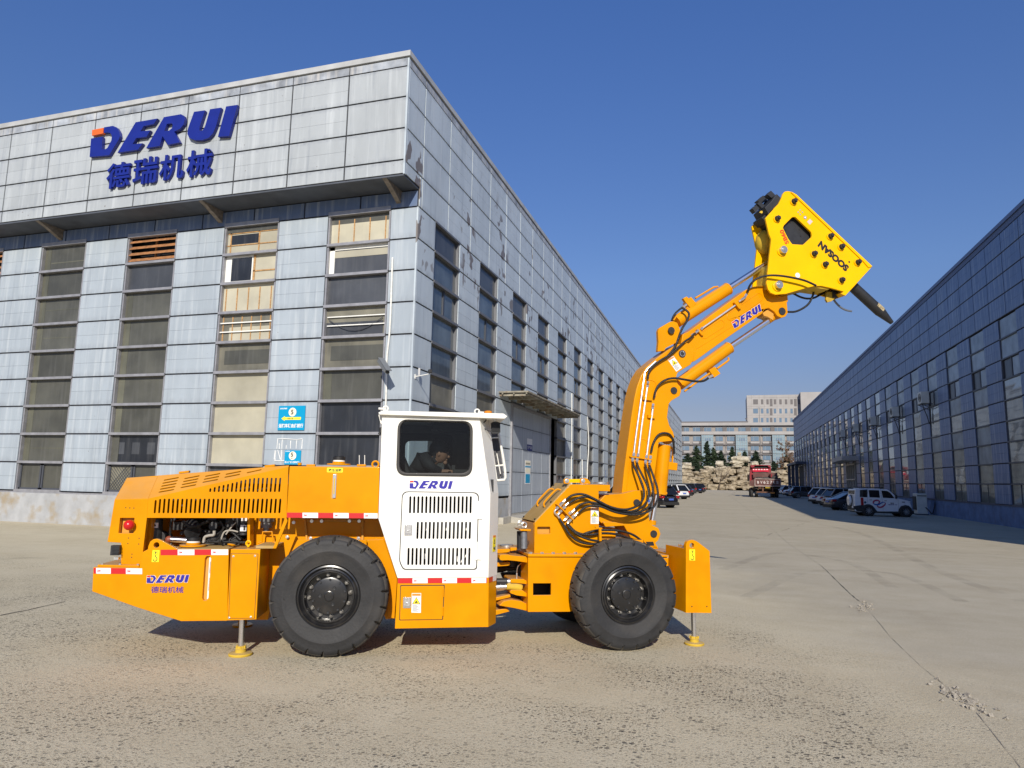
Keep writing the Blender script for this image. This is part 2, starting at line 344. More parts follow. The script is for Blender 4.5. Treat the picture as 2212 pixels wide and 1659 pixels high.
# ================================================================== GROUND
def ground_mat():
    m=bpy.data.materials.new('worn_concrete_yard'); m.use_nodes=True; n=m.node_tree; L=n.links; P=n.nodes['Principled BSDF']; P.inputs['Roughness'].default_value=.92; P.inputs['Specular IOR Level'].default_value=.2
    g=n.nodes.new('ShaderNodeNewGeometry').outputs['Position']
    def mp(sz,rot=0):
        q=n.nodes.new('ShaderNodeMapping'); q.inputs['Scale'].default_value=sz; q.inputs['Rotation'].default_value=(0,0,rot); L.new(g,q.inputs[0]); return q.outputs[0]
    def N(scale,vec=None,det=5,rough=.55,dist=0):
        t=n.nodes.new('ShaderNodeTexNoise'); t.inputs['Scale'].default_value=scale; t.inputs['Detail'].default_value=det; t.inputs['Roughness'].default_value=rough; t.inputs['Distortion'].default_value=dist; L.new(vec or g,t.inputs['Vector']); return t
    def R(f,a,b,lo=0.,hi=1.):
        r=n.nodes.new('ShaderNodeMapRange'); r.inputs[1].default_value=a; r.inputs[2].default_value=b; r.inputs[3].default_value=lo; r.inputs[4].default_value=hi; L.new(f,r.inputs[0]); return r.outputs[0]
    def MT(op,a,b=None):
        x=n.nodes.new('ShaderNodeMath'); x.operation=op
        for i,c in enumerate((a,b)):
            if c is None: continue
            if isinstance(c,(int,float)): x.inputs[i].default_value=c
            else: L.new(c,x.inputs[i])
        return x.outputs[0]
    def X(f,a,b,bt='MIX'):
        x=n.nodes.new('ShaderNodeMix'); x.data_type='RGBA'; x.blend_type=bt
        if isinstance(f,float): x.inputs[0].default_value=f
        else: L.new(f,x.inputs[0])
        for i,c in ((6,a),(7,b)):
            if isinstance(c,tuple): x.inputs[i].default_value=(*c,1)
            else: L.new(c,x.inputs[i])
        return x.outputs[2]
    sp=n.nodes.new('ShaderNodeSeparateXYZ'); L.new(g,sp.inputs[0]); gx,gy=sp.outputs[0],sp.outputs[1]
    big=N(.35,None,4).outputs['Fac']; mid=N(2.2,None,6,.65).outputs['Fac']; fine=N(38,None,4,.7).outputs['Fac']; fine2=N(160,None,2,.6).outputs['Fac']
    c=X(R(big,.3,.7),(.44,.385,.29),(.57,.51,.395))
    c=X(R(mid,.35,.72,0,.55),c,(.64,.585,.48))
    c=X(R(fine,.35,.7,0,.35),c,(.27,.23,.17))
    c=X(R(N(90,mp((.5,1.4,1),.3),3,.7).outputs['Fac'],.5,.68,0,.5),c,(.30,.26,.20))
    c=X(R(fine2,.45,.75,0,.5),c,(.70,.64,.53))
    # long brushed, tyre-polished sweeps further back
    sw=N(.5,mp((.22,1.6,1),.31),6,.6).outputs['Fac']; c=X(R(sw,.45,.75,0,.35),c,(.62,.575,.48))
    # exposed aggregate where the skin of the slab has worn away (in front and round the machine)
    wob=N(1.1,None,5,.6).outputs['Fac']; wob2=N(.45,None,3,.5).outputs['Fac']
    side=MT('ADD',MT('ADD',MT('MULTIPLY',gx,-.93),MT('MULTIPLY',gy,-.30)),MT('MULTIPLY',wob2,3.4))     # left of the slab joint
    lim=MT('ADD',MT('MULTIPLY',gy,-1.),MT('MULTIPLY',wob,5.))
    mask=MT('MULTIPLY',R(side,-2.6,-.6,0,1),R(lim,-9.5,-5,0,1)); mask=MT('MULTIPLY',mask,R(wob,.32,.55,.25,1))
    def peb(scale,thr,seed,sz=(1,1,1)):
        q=n.nodes.new('ShaderNodeMapping'); q.inputs['Location'].default_value=(seed,seed*1.7,0); q.inputs['Scale'].default_value=sz; L.new(g,q.inputs[0])
        dv=N(9,q.outputs[0],3,.6).outputs['Color']; va=n.nodes.new('ShaderNodeMix'); va.data_type='VECTOR'; va.inputs[0].default_value=.05; L.new(q.outputs[0],va.inputs[4]); L.new(dv,va.inputs[5])
        v=n.nodes.new('ShaderNodeTexVoronoi'); v.voronoi_dimensions='2D'; v.inputs['Scale'].default_value=scale; L.new(va.outputs[1],v.inputs['Vector'])
        s2=n.nodes.new('ShaderNodeSeparateColor'); L.new(v.outputs['Color'],s2.inputs[0])
        pick=R(s2.outputs[0],thr,thr+.04,0,1); sizev=MT('MULTIPLY',s2.outputs[1],.26); d=MT('SUBTRACT',v.outputs['Distance'],sizev)
        return MT('MULTIPLY',R(d,.06,.13,1,0),pick),s2.outputs[2]
    p1,c1_=peb(25,.42,3.); p2,c2_=peb(46,.32,9.); p3,_=peb(95,.25,5.)
    dens=MT('MULTIPLY',R(N(.9,mp((.6,1.3,1),.5),4,.6).outputs['Fac'],.36,.56,.25,1),R(N(.28,None,3,.5).outputs['Fac'],.33,.52,.45,1))
    pm=MT('MULTIPLY',mask,dens)
    c=X(MT('MULTIPLY',p3,MT('MULTIPLY',pm,.9)),c,(.10,.085,.065))
    c=X(MT('MULTIPLY',p2,MT('MULTIPLY',pm,1.)),c,X(R(c2_,.3,1),(.055,.05,.045),(.32,.28,.21)))
    c=X(MT('MULTIPLY',p1,MT('MULTIPLY',pm,1.)),c,X(R(c1_,.4,1),(.05,.048,.048),(.38,.32,.24)))
    pit=N(70,None,3,.7).outputs['Fac']; c=X(MT('MULTIPLY',R(pit,.64,.72,0,.8),MT('MULTIPLY',R(mask,0,1,.25,1),1.)),c,(.07,.06,.05))
    # brown stains and oil spots
    st=N(.7,None,5,.6).outputs['Fac']; c=X(R(st,.6,.75,0,.3),c,(.30,.235,.15))
    ol=N(.33,None,3,.5).outputs['Fac']; c=X(R(ol,.68,.74,0,.45),c,(.17,.15,.13))
    # hairline cracks
    cv=N(1.3,None,6,.6).outputs['Color']; va=n.nodes.new('ShaderNodeMix'); va.data_type='VECTOR'; va.inputs[0].default_value=.4; L.new(g,va.inputs[4]); L.new(cv,va.inputs[5])
    v=n.nodes.new('ShaderNodeTexVoronoi'); v.voronoi_dimensions='2D'; v.feature='DISTANCE_TO_EDGE'; v.inputs['Scale'].default_value=.13; L.new(va.outputs[1],v.inputs['Vector'])
    cr=MT('MULTIPLY',R(v.outputs['Distance'],.0,.0018,1,0),R(wob,.45,.6,0,.8)); c=X(cr,c,(.08,.07,.06))
    tint=n.nodes.new('ShaderNodeMix'); tint.data_type='RGBA'; tint.blend_type='MULTIPLY'; tint.inputs[0].default_value=1; L.new(c,tint.inputs[6])
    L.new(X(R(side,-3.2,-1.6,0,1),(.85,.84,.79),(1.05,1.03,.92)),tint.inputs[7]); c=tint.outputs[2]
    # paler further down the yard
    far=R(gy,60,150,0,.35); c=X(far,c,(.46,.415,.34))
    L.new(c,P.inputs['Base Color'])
    b=n.nodes.new('ShaderNodeBump'); b.inputs['Strength'].default_value=.7; b.inputs['Distance'].default_value=.012
    hgt=MT('ADD',MT('MULTIPLY',fine,.6),MT('MULTIPLY',MT('MULTIPLY',p1,pm),-.8)); hgt=MT('ADD',hgt,MT('MULTIPLY',pit,.5)); L.new(hgt,b.inputs['Height']); L.new(b.outputs[0],P.inputs['Normal'])
    return m
M_ground=ground_mat()
mb=MB(); mb.add([(-900,-900,0),(900,-900,0),(900,1500,0),(-900,1500,0)],[(0,1,2,3)])
tag(mb.build('ground',M_ground,smooth=0),kind='structure')
# slab joints: thin dirty strips lying on the yard
M_crack=mat('dirt_filled_joint',(.075,.065,.055),.95,noise=.4,nscale=20)
def joint(name,pts,wd,seed,m=M_crack,rag=.5):
    r=random.Random(seed); P=[gnd(*p) for p in pts]; path=[]
    for a,b in zip(P,P[1:]):
        k=max(2,int((b-a).length/.12))
        for i in range(k): path.append(a.lerp(b,i/k))
    path.append(P[-1]); L_,R_=[],[]
    for i,p in enumerate(path):
        d=(path[min(i+1,len(path)-1)]-path[max(i-1,0)]); d.z=0; d.normalize(); s=Vector((-d.y,d.x,0)); jx=r.uniform(-1,1)*wd*rag*.6
        q=wd*(1+r.uniform(-rag,rag)); L_.append(p+s*(q/2+jx)); R_.append(p-s*(q/2-jx))
    m_=MB(); n=len(path); m_.add([(v.x,v.y,.004) for v in L_+R_],[(i,i+1,n+i+1,n+i) for i in range(n-1)])
    return tag(m_.build(name,m,smooth=0),kind='structure')
M_faint=mat('faint_joint',(.26,.23,.18),.95,noise=.4,nscale=9)
joint('slab_joint',[(1640,1118),(1700,1172),(1775,1223)],.006,33,M_faint,rag=.99)
joint('slab_joint',[(1775,1223),(1835,1282),(1870,1310)],.010,3,rag=.95)
joint('slab_joint',[(1870,1310),(1925,1378),(1990,1440),(2065,1500)],.0035,13,M_faint,rag=.99)
joint('slab_joint',[(2110,1540),(2150,1590),(2205,1659)],.0035,14,M_faint,rag=.99)
joint('slab_joint',[(1560,1060),(1600,1088),(1640,1118)],.012,4,M_faint)
joint('slab_joint',[(0,1330),(60,1318),(140,1300)],.02,5)
joint('slab_joint',[(1700,1172),(1900,1176),(2212,1210)],.012,9)
# faint tyre marks swept over the slab
M_mark=bpy.data.materials.new('tyre_mark_film'); M_mark.use_nodes=True; _n=M_mark.node_tree; _t=_n.nodes.new('ShaderNodeBsdfTransparent'); _m=_n.nodes.new('ShaderNodeMixShader'); _z=_n.nodes.new('ShaderNodeTexNoise'); _z.inputs['Scale'].default_value=1.5; _g=_n.nodes.new('ShaderNodeNewGeometry'); _n.links.new(_g.outputs['Position'],_z.inputs['Vector'])
_r=_n.nodes.new('ShaderNodeMapRange'); _r.inputs[1].default_value=.35; _r.inputs[2].default_value=.75; _r.inputs[4].default_value=.15; _n.links.new(_z.outputs['Fac'],_r.inputs[0]); _n.links.new(_r.outputs[0],_m.inputs[0]); _n.links.new(_t.outputs[0],_m.inputs[1]); _n.links.new(_n.nodes['Principled BSDF'].outputs[0],_m.inputs[2]); _n.nodes['Principled BSDF'].inputs['Base Color'].default_value=(.09,.08,.07,1); _n.nodes['Principled BSDF'].inputs['Roughness'].default_value=.9; _n.links.new(_m.outputs[0],_n.nodes['Material Output'].inputs[0])
for i_,(pts_,w_) in enumerate([([(1560,1230),(1680,1195),(1830,1215),(1930,1270)],.22),([(1610,1290),(1750,1235),(1930,1240),(2080,1300)],.20),([(1700,1120),(1850,1150),(2020,1230),(2212,1300)],.24),([(1530,1066),(1570,1072),(1590,1062)],.5)]):
    q_=cat([gnd(*p) for p in pts_],10); L1=[];L2=[]
    for k_,p_ in enumerate(q_):
        d_=(q_[min(k_+1,len(q_)-1)]-q_[max(k_-1,0)]).normalized(); s_=Vector((-d_.y,d_.x,0)); L1.append(p_+s_*w_/2); L2.append(p_-s_*w_/2)
    m_=MB(); m_.add([(v.x,v.y,.0025+.0004*i_) for v in L1+L2],[(i,i+1,len(q_)+i+1,len(q_)+i) for i in range(len(q_)-1)]); tag(m_.build('tyre_mark',M_mark,smooth=0),kind='structure')
# broken pieces of the slab edge on the right
M_chip=mat('broken_concrete',(.30,.27,.22),.95,noise=.35,nscale=60,bump=.6,bscale=120)
mb=MB(); r_=random.Random(11)
for k in range(150):
    t=r_.gauss(0,1); u=2082+t*26+r_.uniform(-8,8); v=1512+t*13+r_.gauss(0,7)
    if k>110: u=1868+r_.gauss(0,9); v=1310+r_.gauss(0,7)
    p=gnd(u,v); s=r_.uniform(.008,.026)
    a=Vector((r_.uniform(-1,1),r_.uniform(-1,1),r_.uniform(-.3,.3))).normalized(); b=a.orthogonal().normalized(); c=a.cross(b)
    mb.obox(p+Vector((0,0,s*.3)),a*s*r_.uniform(.5,1),b*s*r_.uniform(.4,.8),c*s*.45)
tag(mb.build('gravel',M_chip,smooth=0),'scatter of broken concrete chips along the slab crack','rubble',kind='stuff')
# ================================================================== BUILDINGS
ROW=.9285; Z0=1.011
XC=-8.2765; YF=17.2; YB=138.8; XR=12.035; YRF=14.4
class Wall:
    """vertical wall frame: o + e*s along, out = normal towards the yard"""
    def __init__(s,o,e,out): s.o=Vector(o); s.e=Vector(e); s.out=Vector(out)
    def T(s,v): return s.o+s.e*v[0]+s.out*v[1]+Vector((0,0,v[2]))   # (along, outward, z)
def wbox(mb,W,a0,a1,d0,d1,z0,z1): mb.box(a0,a1,d0,d1,z0,z1,T=W.T)
BK=[MB()]
def panels(mb,W,a0,a1,z0,z1,split=True,g=.024):
    zm=(z0+z1)/2; wbox(BK[0],W,a0,a1,-.1,-.004,z0,z1)
    if split and z1-z0>.6:
        wbox(mb,W,a0+g,a1-g,0,.03,z0+g,zm-.0025); wbox(mb,W,a0+g,a1-g,0,.03,zm+.0025,z1-g)
    else: wbox(mb,W,a0+g,a1-g,0,.03,z0+g,z1-g)
def zk(k,z0=Z0): return z0+k*ROW
# ---- left hall
hallL=empty('factory_hall',((XC-12),(YF+YB)/2,0),'long pale grey panelled factory hall on the left with the blue company lettering','factory hall')
mb=MB()
mb.box(XC-30,XC-.7,YF+.7,YB,0,13.2); mb.box(XC-30,XC-.02,YF-.94,YF+.7,9.95,13.25)
mb.build('wall',M_joint,hallL,smooth=0)
WF=Wall((XC,YF,0),(-1,0,0),(0,-1,0)); WS=Wall((XC,0,0),(0,1,0),(1,0,0))
mb=MB()
for k in range(0,9): panels(mb,WF,0,.85,zk(k),zk(k+1),False)
winF=[(.85,2.9),(4.63,6.62),(8.47,10.47),(12.25,14.24),(16.05,18.05),(19.85,21.85)]; pan=[(2.9,4.63),(6.62,8.47),(10.47,12.25),(14.24,16.05),(18.05,19.85)]
mb.build('cladding_column',MP_front,hallL,smooth=0)
for a,b in pan:
    mb=MB()
    for k in range(9): panels(mb,WF,a,b,zk(k),zk(k+1))
    mb.build('cladding_column',MP_front,hallL,smooth=0)
al=[0,1.85,3.75,5.55,7.5,9.4,11.3,13.2,15.1,17,18.9,20.8,22.8]
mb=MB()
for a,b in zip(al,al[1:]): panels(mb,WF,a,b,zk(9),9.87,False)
mb.build('shade_toned_cladding',panel_mat('shade_toned_panel',(.10,.15,.27)),hallL,smooth=0)  # same panels as below; shade under the overhang put into a darker blue
# fascia on the front, 0.96 m in front of the wall
WFa=Wall((XC,YF-.96,0),(-1,0,0),(0,-1,0)); PF=Pl(WFa.T((0,0,0)),(1,0,0),(0,0,1))
fx=[0]+[-PF.p2(crop(0,180,1.3012),x,y)[0] for x,y in [(1825,110),(1532,170),(1255,225),(990,265),(745,315),(508,355),(283,400),(70,440)]]
st=fx[-1]-fx[-2]; fx+= [fx[-1]+st*i for i in range(1,5)]
mb=MB(); zf=[9.93,10.34,11.27,12.2,13.12]
for i,(a,b) in enumerate(zip(fx,fx[1:])):
    for c,d in zip(zf,zf[1:]): panels(mb,WFa,a,b,c,d,split=(i>0))
mb.build('fascia',panel_mat('pale_fascia_panel',(.375,.405,.425)),hallL,smooth=0)  # slightly paler base colour than the front wall panels
mb=MB()
for i,(a,b) in enumerate(zip(fx,fx[1:])): wbox(mb,WFa,a+.015,b-.015,0,.03,13.135,13.36)
for y0 in [YF-.93]+[YF+.17+1.98*i for i in range(62)]: wbox(mb,WS,y0+.015,min(y0+1.965 if y0>YF-.5 else YF+.155,YB),0,.03,13.135,13.36)
mb.build('gutter_strip',mat('stained_gutter_strip',(.33,.36,.40),.5,noise=.4,nscale=2.2,streak=.6,streakcol=(.62,.6,.56)),hallL,smooth=0)
mb=MB(); wbox(mb,WFa,-.07,fx[-1],-.9,.07,13.40,13.56); wbox(mb,WS,YF-.055,YB+.1,-.9,.07,13.40,13.56)
mb.build('coping',mat('coping_metal',(.42,.43,.43),.5,noise=.15,nscale=2),hallL,smooth=0)
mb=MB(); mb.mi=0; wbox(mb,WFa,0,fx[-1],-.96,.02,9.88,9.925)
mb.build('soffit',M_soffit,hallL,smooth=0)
mb=MB()
for s in (.6,6.8,13.4,20.2):
    for q in (0,1): pass
    vs=[WFa.T((s-.07,0,9.88)),WFa.T((s-.07,-.96,9.88)),WFa.T((s-.07,-.96,9.5)),WFa.T((s-.07,-.25,9.8)),WFa.T((s+.07,0,9.88)),WFa.T((s+.07,-.96,9.88)),WFa.T((s+.07,-.96,9.5)),WFa.T((s+.07,-.25,9.8))]
    mb.add(vs,[(0,1,2,3),(7,6,5,4),(2,6,7,3),(1,5,6,2),(3,7,4,0)])
mb.parts('bracket',mat('rusty_white_bracket',(.20,.17,.14),.7,noise=.3,nscale=9),hallL,1,smooth=0)
# front windows, bay by bay; rows from the sill up
O,D,Gy,C,Cd='O','D','G','C','c'
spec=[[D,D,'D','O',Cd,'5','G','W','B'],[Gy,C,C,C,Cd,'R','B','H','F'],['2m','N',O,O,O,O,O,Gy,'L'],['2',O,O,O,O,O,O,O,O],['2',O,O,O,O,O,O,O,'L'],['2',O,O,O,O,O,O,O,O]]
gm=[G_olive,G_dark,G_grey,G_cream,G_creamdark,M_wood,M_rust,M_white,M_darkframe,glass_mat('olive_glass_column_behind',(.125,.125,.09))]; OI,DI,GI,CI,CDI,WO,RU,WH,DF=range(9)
def cell(mb,W,a,b,z,t,r):
    z1=z+.045; z2=z+ROW-.035; a1=a+.05; b1=b-.05; D0=-.10
    def q(aa,bb,zz0,zz1,mi,d=D0): mb.mi=mi; mb.add([W.T((aa,d,zz0)),W.T((bb,d,zz0)),W.T((bb,d,zz1)),W.T((aa,d,zz1))],[(0,1,2,3) if False else (3,2,1,0)])
    def bx(aa,bb,zz0,zz1,mi,d0=D0,d1=D0+.02): mb.mi=mi; wbox(mb,W,aa,bb,d0,d1,zz0,zz1)
    L_=b1-a1
    if t in (O,D,Gy,C,Cd):
        q(a1,b1,z1,z2,{O:OI,D:DI,Gy:GI,C:CI,Cd:CDI}[t])
        if t==O:
            bx(b1-.14*L_,b1-.02,z1,z2,9,D0,D0+.006)
            if r.random()<.5: zz=z1+r.uniform(.15,.7); bx(a1+.1,b1-.3,zz,zz+.035,9,D0,D0+.004)
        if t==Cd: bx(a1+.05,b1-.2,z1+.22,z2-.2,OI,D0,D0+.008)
    elif t=='N':
        q(a1,b1,z1,z2,DI); bx(b1-.28,b1,z1,z2,OI)
        for k in range(3): bx(a1+.2+k*.6,a1+.5+k*.6,z1+.25,z1+.62,GI,D0,D0+.004)
    elif t in('2','2m'):
        m_=(a1+b1)/2
        for aa,bb in ((a1,m_-.02),(m_+.02,b1)):
            q(aa+.06,bb-.06,z1+.05,z2-.05,CDI if t=='2m' and aa>a1 else OI)
            for e in ((aa,aa+.06,z1,z2),(bb-.06,bb,z1,z2),(aa,bb,z1,z1+.05),(aa,bb,z2-.05,z2)): bx(*e,DF,D0,D0+.04)
        if t=='2m':
            for k in range(-4,9):
                for sg in (1,-1):
                    p0=Vector((m_+.1+k*.11,D0+.03,z1+.05)); 
                    x0=m_+.1+k*.11; x1=x0+sg*.72
                    lo,hi=m_+.08,b1-.07; zz0=z1+.05; zz1=z2-.05; t0=0.;t1=1.
                    for bound,sgn in ((lo,1),(hi,-1)):
                        f0=sgn*(x0-bound); f1=sgn*(x1-bound)
                        if f0<0 and f1<0: t0=2; break
                        if f0<0: t0=max(t0,f0/(f0-f1))
                        if f1<0: t1=min(t1,f0/(f0-f1))
                    if t0<t1:
                        A=W.T((x0+(x1-x0)*t0,D0+.03,zz0+(zz1-zz0)*t0)); B=W.T((x0+(x1-x0)*t1,D0+.03,zz0+(zz1-zz0)*t1)); mb.mi=GI; mb.bar(A,B,.012)
    elif t=='L':
        q(a1,b1,z1,z2,DI,-.5)
        for k in range(4):
            zz=z1+.1+k*.21; mb.mi=RU; c=(a1+b1)/2; mb.add([W.T((a1,-.02,zz-.04)),W.T((b1,-.02,zz-.04)),W.T((b1,-.12,zz+.07)),W.T((a1,-.12,zz+.07)),W.T((a1,-.02,zz-.055)),W.T((b1,-.02,zz-.055)),W.T((b1,-.12,zz+.055)),W.T((a1,-.12,zz+.055))],[(0,1,2,3),(7,6,5,4),(0,4,5,1)])
        bx((a1+b1)/2-.03,(a1+b1)/2+.03,z1,z2,RU,-.2,-.16)
    elif t=='B':   # papered with battens
        q(a1,b1,z1,z2-.22 if z>8 else z2,CI)
        if z>8: q(a1,b1,z2-.22,z2,OI)
        for k in range(5 if z<8 else 4): x=a1+.14+k*(L_-.25)/(4 if z<8 else 3.3); bx(x,x+.03,z1,z2-.1,WO)
    elif t=='F':
        q(a1,b1,z1,z2,CI); bx(a1+.75,b1-.12,z1+.32,z1+.62,DI,D0,D0+.006); bx(a1,b1-.02,z1+.66,z1+.70,WO); bx(a1+.7,a1+.74,z1,z2-.15,WO); bx(a1,b1,z1+.27,z1+.30,WO); bx(b1-.14,b1-.1,z1,z2-.1,WO); q(a1,b1,z2-.16,z2,OI,D0+.03)
    elif t=='H':
        q(a1,b1,z1,z2,CI); bx(b1-1.0,b1,z1,z2,WH,D0,D0+.01); bx(b1-.96,b1-.22,z1+.06,z2-.06,DI,D0+.01,D0+.018); bx(a1,b1-1.02,z1+.32,z1+.36,WO); bx(a1+.8,a1+.86,z1,z2,WO)
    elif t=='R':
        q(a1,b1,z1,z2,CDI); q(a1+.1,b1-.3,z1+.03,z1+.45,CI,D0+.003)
        for k in range(6): x=a1+.1+k*.34; bx(x,x+.03,z1,z2-.08,WO)
        for zz in (z1+.28,z1+.56): bx(a1,b1,zz,zz+.035,WH,D0+.03,D0+.06)
    elif t=='W':
        q(a1,b1,z1,z2,GI); bx(b1-.16,b1,z1,z2,WH); bx(a1,b1,z2-.10,z2,WH); bx(a1+.03,b1-.1,z2-.33,z2-.13,CI,D0,D0+.01); bx(a1,a1+.04,z1,z2,WO)
    elif t=='5':
        q(a1,b1,z1,z2,CDI); q(a1+.1,b1,z1+.04,z1+.42,GI,D0+.003)
        for zz in (z1+.3,z1+.56): bx(a1,b1-.05,zz,zz+.03,WH,D0+.03,D0+.06)
        P_=[W.T((a1+.1+i*(L_-.2)/8,D0+.05,z1+.5-.35*math.sin(PI*i/8))) for i in range(9)]; mb.mi=DF; mb.tube(P_,.012,5)
r_=random.Random(5)
for (a,b),sp_ in zip(winF,spec):
    mb=MB()
    for k in range(9): 
        wbox(mb,WF,a,b,-.12,.055,zk(k)-.035,zk(k)+.045)
    for e in (a,b-.05): wbox(mb,WF,e,e+.05,-.12,.012,zk(0),zk(9)+.03)
    wbox(mb,WF,a,b,-.12,.05,zk(9)-.03,zk(9)+.1)
    fr_=mb.build('window',M_alu,hallL,smooth=0)
    mb=MB()
    for k,t in enumerate(sp_): cell(mb,WF,a,b,zk(k),t,r_)
    mb.build('pane',gm,fr_,smooth=0)
mb=MB(); wbox(mb,WF,-.04,30,-.02,.06,.945,.99); 
mb.build('sill',M_alu,hallL,smooth=0)
mb=MB(); wbox(mb,WF,-.06,30,-.02,.09,0,.945); wbox(mb,WS,YF-.085,26.2,-.02,.057,0,.945); wbox(mb,WS,33.2,YB,-.02,.06,0,.945)
mb.build('plinth',M_render,hallL,smooth=0)
# street side of the left hall
DOOR=(26.45,32.95)
mb=MB()
for k in range(0,13):
    z0_,z1_=zk(k),zk(k+1)
    if k>=9: 
        z0_=[9.37,10.30,11.27,12.2][k-9]; z1_=[10.30,11.27,12.2,13.12][k-9]
        ys=[YF-.93 if z0_>10 else YF,YF+.17]+[YF+.17+1.98*i+1.98 for i in range(62)]
        for i,(a,b) in enumerate(zip(ys,ys[1:])):
            if a<YB: panels(mb,WS,a,min(b,YB),z0_,z1_,split=i>1)
    else:
        panels(mb,WS,YF,18.4,z0_,z1_,False)
        for i in range(30):
            a=20.4+4*i; b=a+2
            if a>YB: break
            if a<DOOR[1] and b>DOOR[0] and k<4: continue
            panels(mb,WS,a,min(b,YB),z0_,z1_)
panels(mb,WS,YF-.93,YF,9.93,10.30,False); mb.box(XC-.024,XC+.027,YF-.987,YF-.905,9.93,13.36); mb.box(XC-.024,XC+.027,YF-.027,YF+.024,.99,9.36)
mb.build('cladding',MP_side,hallL,smooth=0); BK[0].build('cladding_joint',M_joint,hallL,smooth=0); BK[0]=MB()
gs=[G_side,G_dark,G_grey,G_cream,G_creamdark,M_white,M_darkframe]
r_=random.Random(21)
for i in range(30):
    a=18.4+4*i; b=a+2
    if a>YB-1: break
    ks=[k for k in range(9) if not(k<4 and a<DOOR[1] and b>DOOR[0])]
    mb=MB()
    for k in ks: wbox(mb,WS,a,b,-.12,.05,zk(k)-.035,zk(k)+.045)
    for e in (a,b-.05): wbox(mb,WS,e,e+.05,-.12,.012,zk(ks[0]),zk(9))
    wbox(mb,WS,a,b,-.12,.04,zk(9)-.03,zk(9)+.03)
    fr_=mb.build('window',mat('street_window_frame',(.16,.165,.18),.5,.3) if i==0 else bpy.data.materials['street_window_frame'],hallL,smooth=0)
    mb=MB()
    for k in ks:
        z1=zk(k)+.045; z2=zk(k+1)-.035
        typ=0 if k!=8 else 2
        if k in(3,2): typ=r_.choice([4,0,4])
        if k==1: typ=r_.choice([4,4,0])
        mb.mi=typ; mb.add([WS.T((a+.05,-.08,z1)),WS.T((b-.05,-.08,z1)),WS.T((b-.05,-.08,z2)),WS.T((a+.05,-.08,z2))],[(0,1,2,3)])
        if k==7:
            mb.mi=3 if r_.random()<.55 else 2; wbox(mb,WS,a+.5,b-.06,-.1,-.092,z1+.45,z2)
            mb.mi=5; wbox(mb,WS,b-.4,b-.06,-.1,-.085,z1,z2-.1)
        if k==6:
            mb.mi=1; wbox(mb,WS,a+.08,a+.95,-.1,-.09,z1,z2); mb.mi=4; wbox(mb,WS,a+1.05,b-.1,-.1,-.09,z1+.03,z2-.03); mb.mi=6; wbox(mb,WS,a+.95,a+1.05,-.1,-.05,z1,z2)
        if k==0: mb.mi=6; wbox(mb,WS,a+.96,a+1.04,-.1,-.05,z1,z2)
        if k==5:
            mb.mi=5
            for zz in (z1+.3,z1+.58): wbox(mb,WS,a+.06,b-.06,-.099,-.085,zz,zz+.02)
    mb.build('pane',gs,fr_,smooth=0)
# sliding door, its frame and the canopy above
mb=MB(); ds=[0,.31,1.01,1.97,2.93,3.85,4.62]
for i in range(4):
    for a,b in zip(ds[1:],ds[2:]): wbox(mb,WS,DOOR[0]+.12+i*1.6,DOOR[0]+.12+(i+1)*1.6-.03,-.02,.02,a+.012,b-.012)
dr=mb.build('door',panel_mat('grey_door_panel',(.36,.40,.45)),hallL,smooth=0)
mb=MB(); wbox(mb,WS,DOOR[0]-.06,DOOR[0]+.08,-.02,.1,.2,4.72); wbox(mb,WS,DOOR[1]-.06,DOOR[1]+.04,-.02,.06,.2,4.72); wbox(mb,WS,DOOR[0],DOOR[1],-.02,.08,4.62,4.72); mb.build('door_frame',M_alu,dr,smooth=0)
mb=MB(); wbox(mb,WS,26.2,33.2,-.02,.03,0,.31); wbox(mb,WS,25.0,33.6,0,.25,0,.24)
mb.add([WS.T(p) for p in [(26.0,.25,.24),(33.4,.25,.24),(33.4,1.9,.01),(26.0,1.9,.01),(26,.25,0),(33.4,.25,0)]],[(0,1,2,3),(0,3,4),(1,5,2)])
mb.build('door_ramp',M_concrete,hallL,smooth=0)
cn=MB(); wbox(cn,WS,24.8,34.5,0,1.2,4.94,5.0)
for s in range(9): wbox(cn,WS,24.9+s*1.19,24.98+s*1.19,0,1.1,4.82,4.94)
for d in (.15,.6,1.1): wbox(cn,WS,24.8,34.5,d,d+.05,4.88,4.93)
cn.build('canopy',mat('rusty_canopy',(.27,.25,.20),.8,noise=.35,nscale=4,dirt=.7,dirtcol=(.2,.11,.05),dscale=5),hallL,smooth=0)
# ---- right hall
hallR=empty('factory_hall',(XR+12,(YRF+YB)/2,0),'long blue panelled factory hall on the right standing in its own shade','factory hall')
mb=MB(); mb.box(XR+.12,XR+26,YRF+.12,YB,0,13.35); mb.build('wall',M_joint,hallR,smooth=0)
WR=Wall((XR,0,0),(0,1,0),(-1,0,0)); WRf=Wall((XR,YRF,0),(1,0,0),(0,-1,0))
ZR=.948
def zr(k): return ZR+k*ROW
mb=MB(); zft=[9.34,10.32,11.25,12.17,13.08]
y=YRF; ys=[YRF]+[15+2*i for i in range(62)]
for a,b in zip(ys,ys[1:]):
    if a>YB: break
    for c,d in zip(zft,zft[1:]): panels(mb,WR,a,min(b,YB),c,d,g=.03)
def entrR(a,b,k): return (73<a<89 and k<4 and False) or (74.5<b and a<80 and k<3) or (123<b and a<129 and k<4)
for i in range(-1,28):
    a=36+4*i-8; b=a+2
for i in range(0,32):
    a=YRF-.4+ -0+ (16-14)+4*i; a=16+4*i; b=a+2
    if a>YB: break
    for k in range(9):
        if not entrR(a,b,k): panels(mb,WR,a,min(b,YB),zr(k),zr(k+1),g=.03)
for i in range(9): 
    for k in range(0,13):
        panels(mb,WRf,i*2,i*2+2,zr(k),zr(k+1))
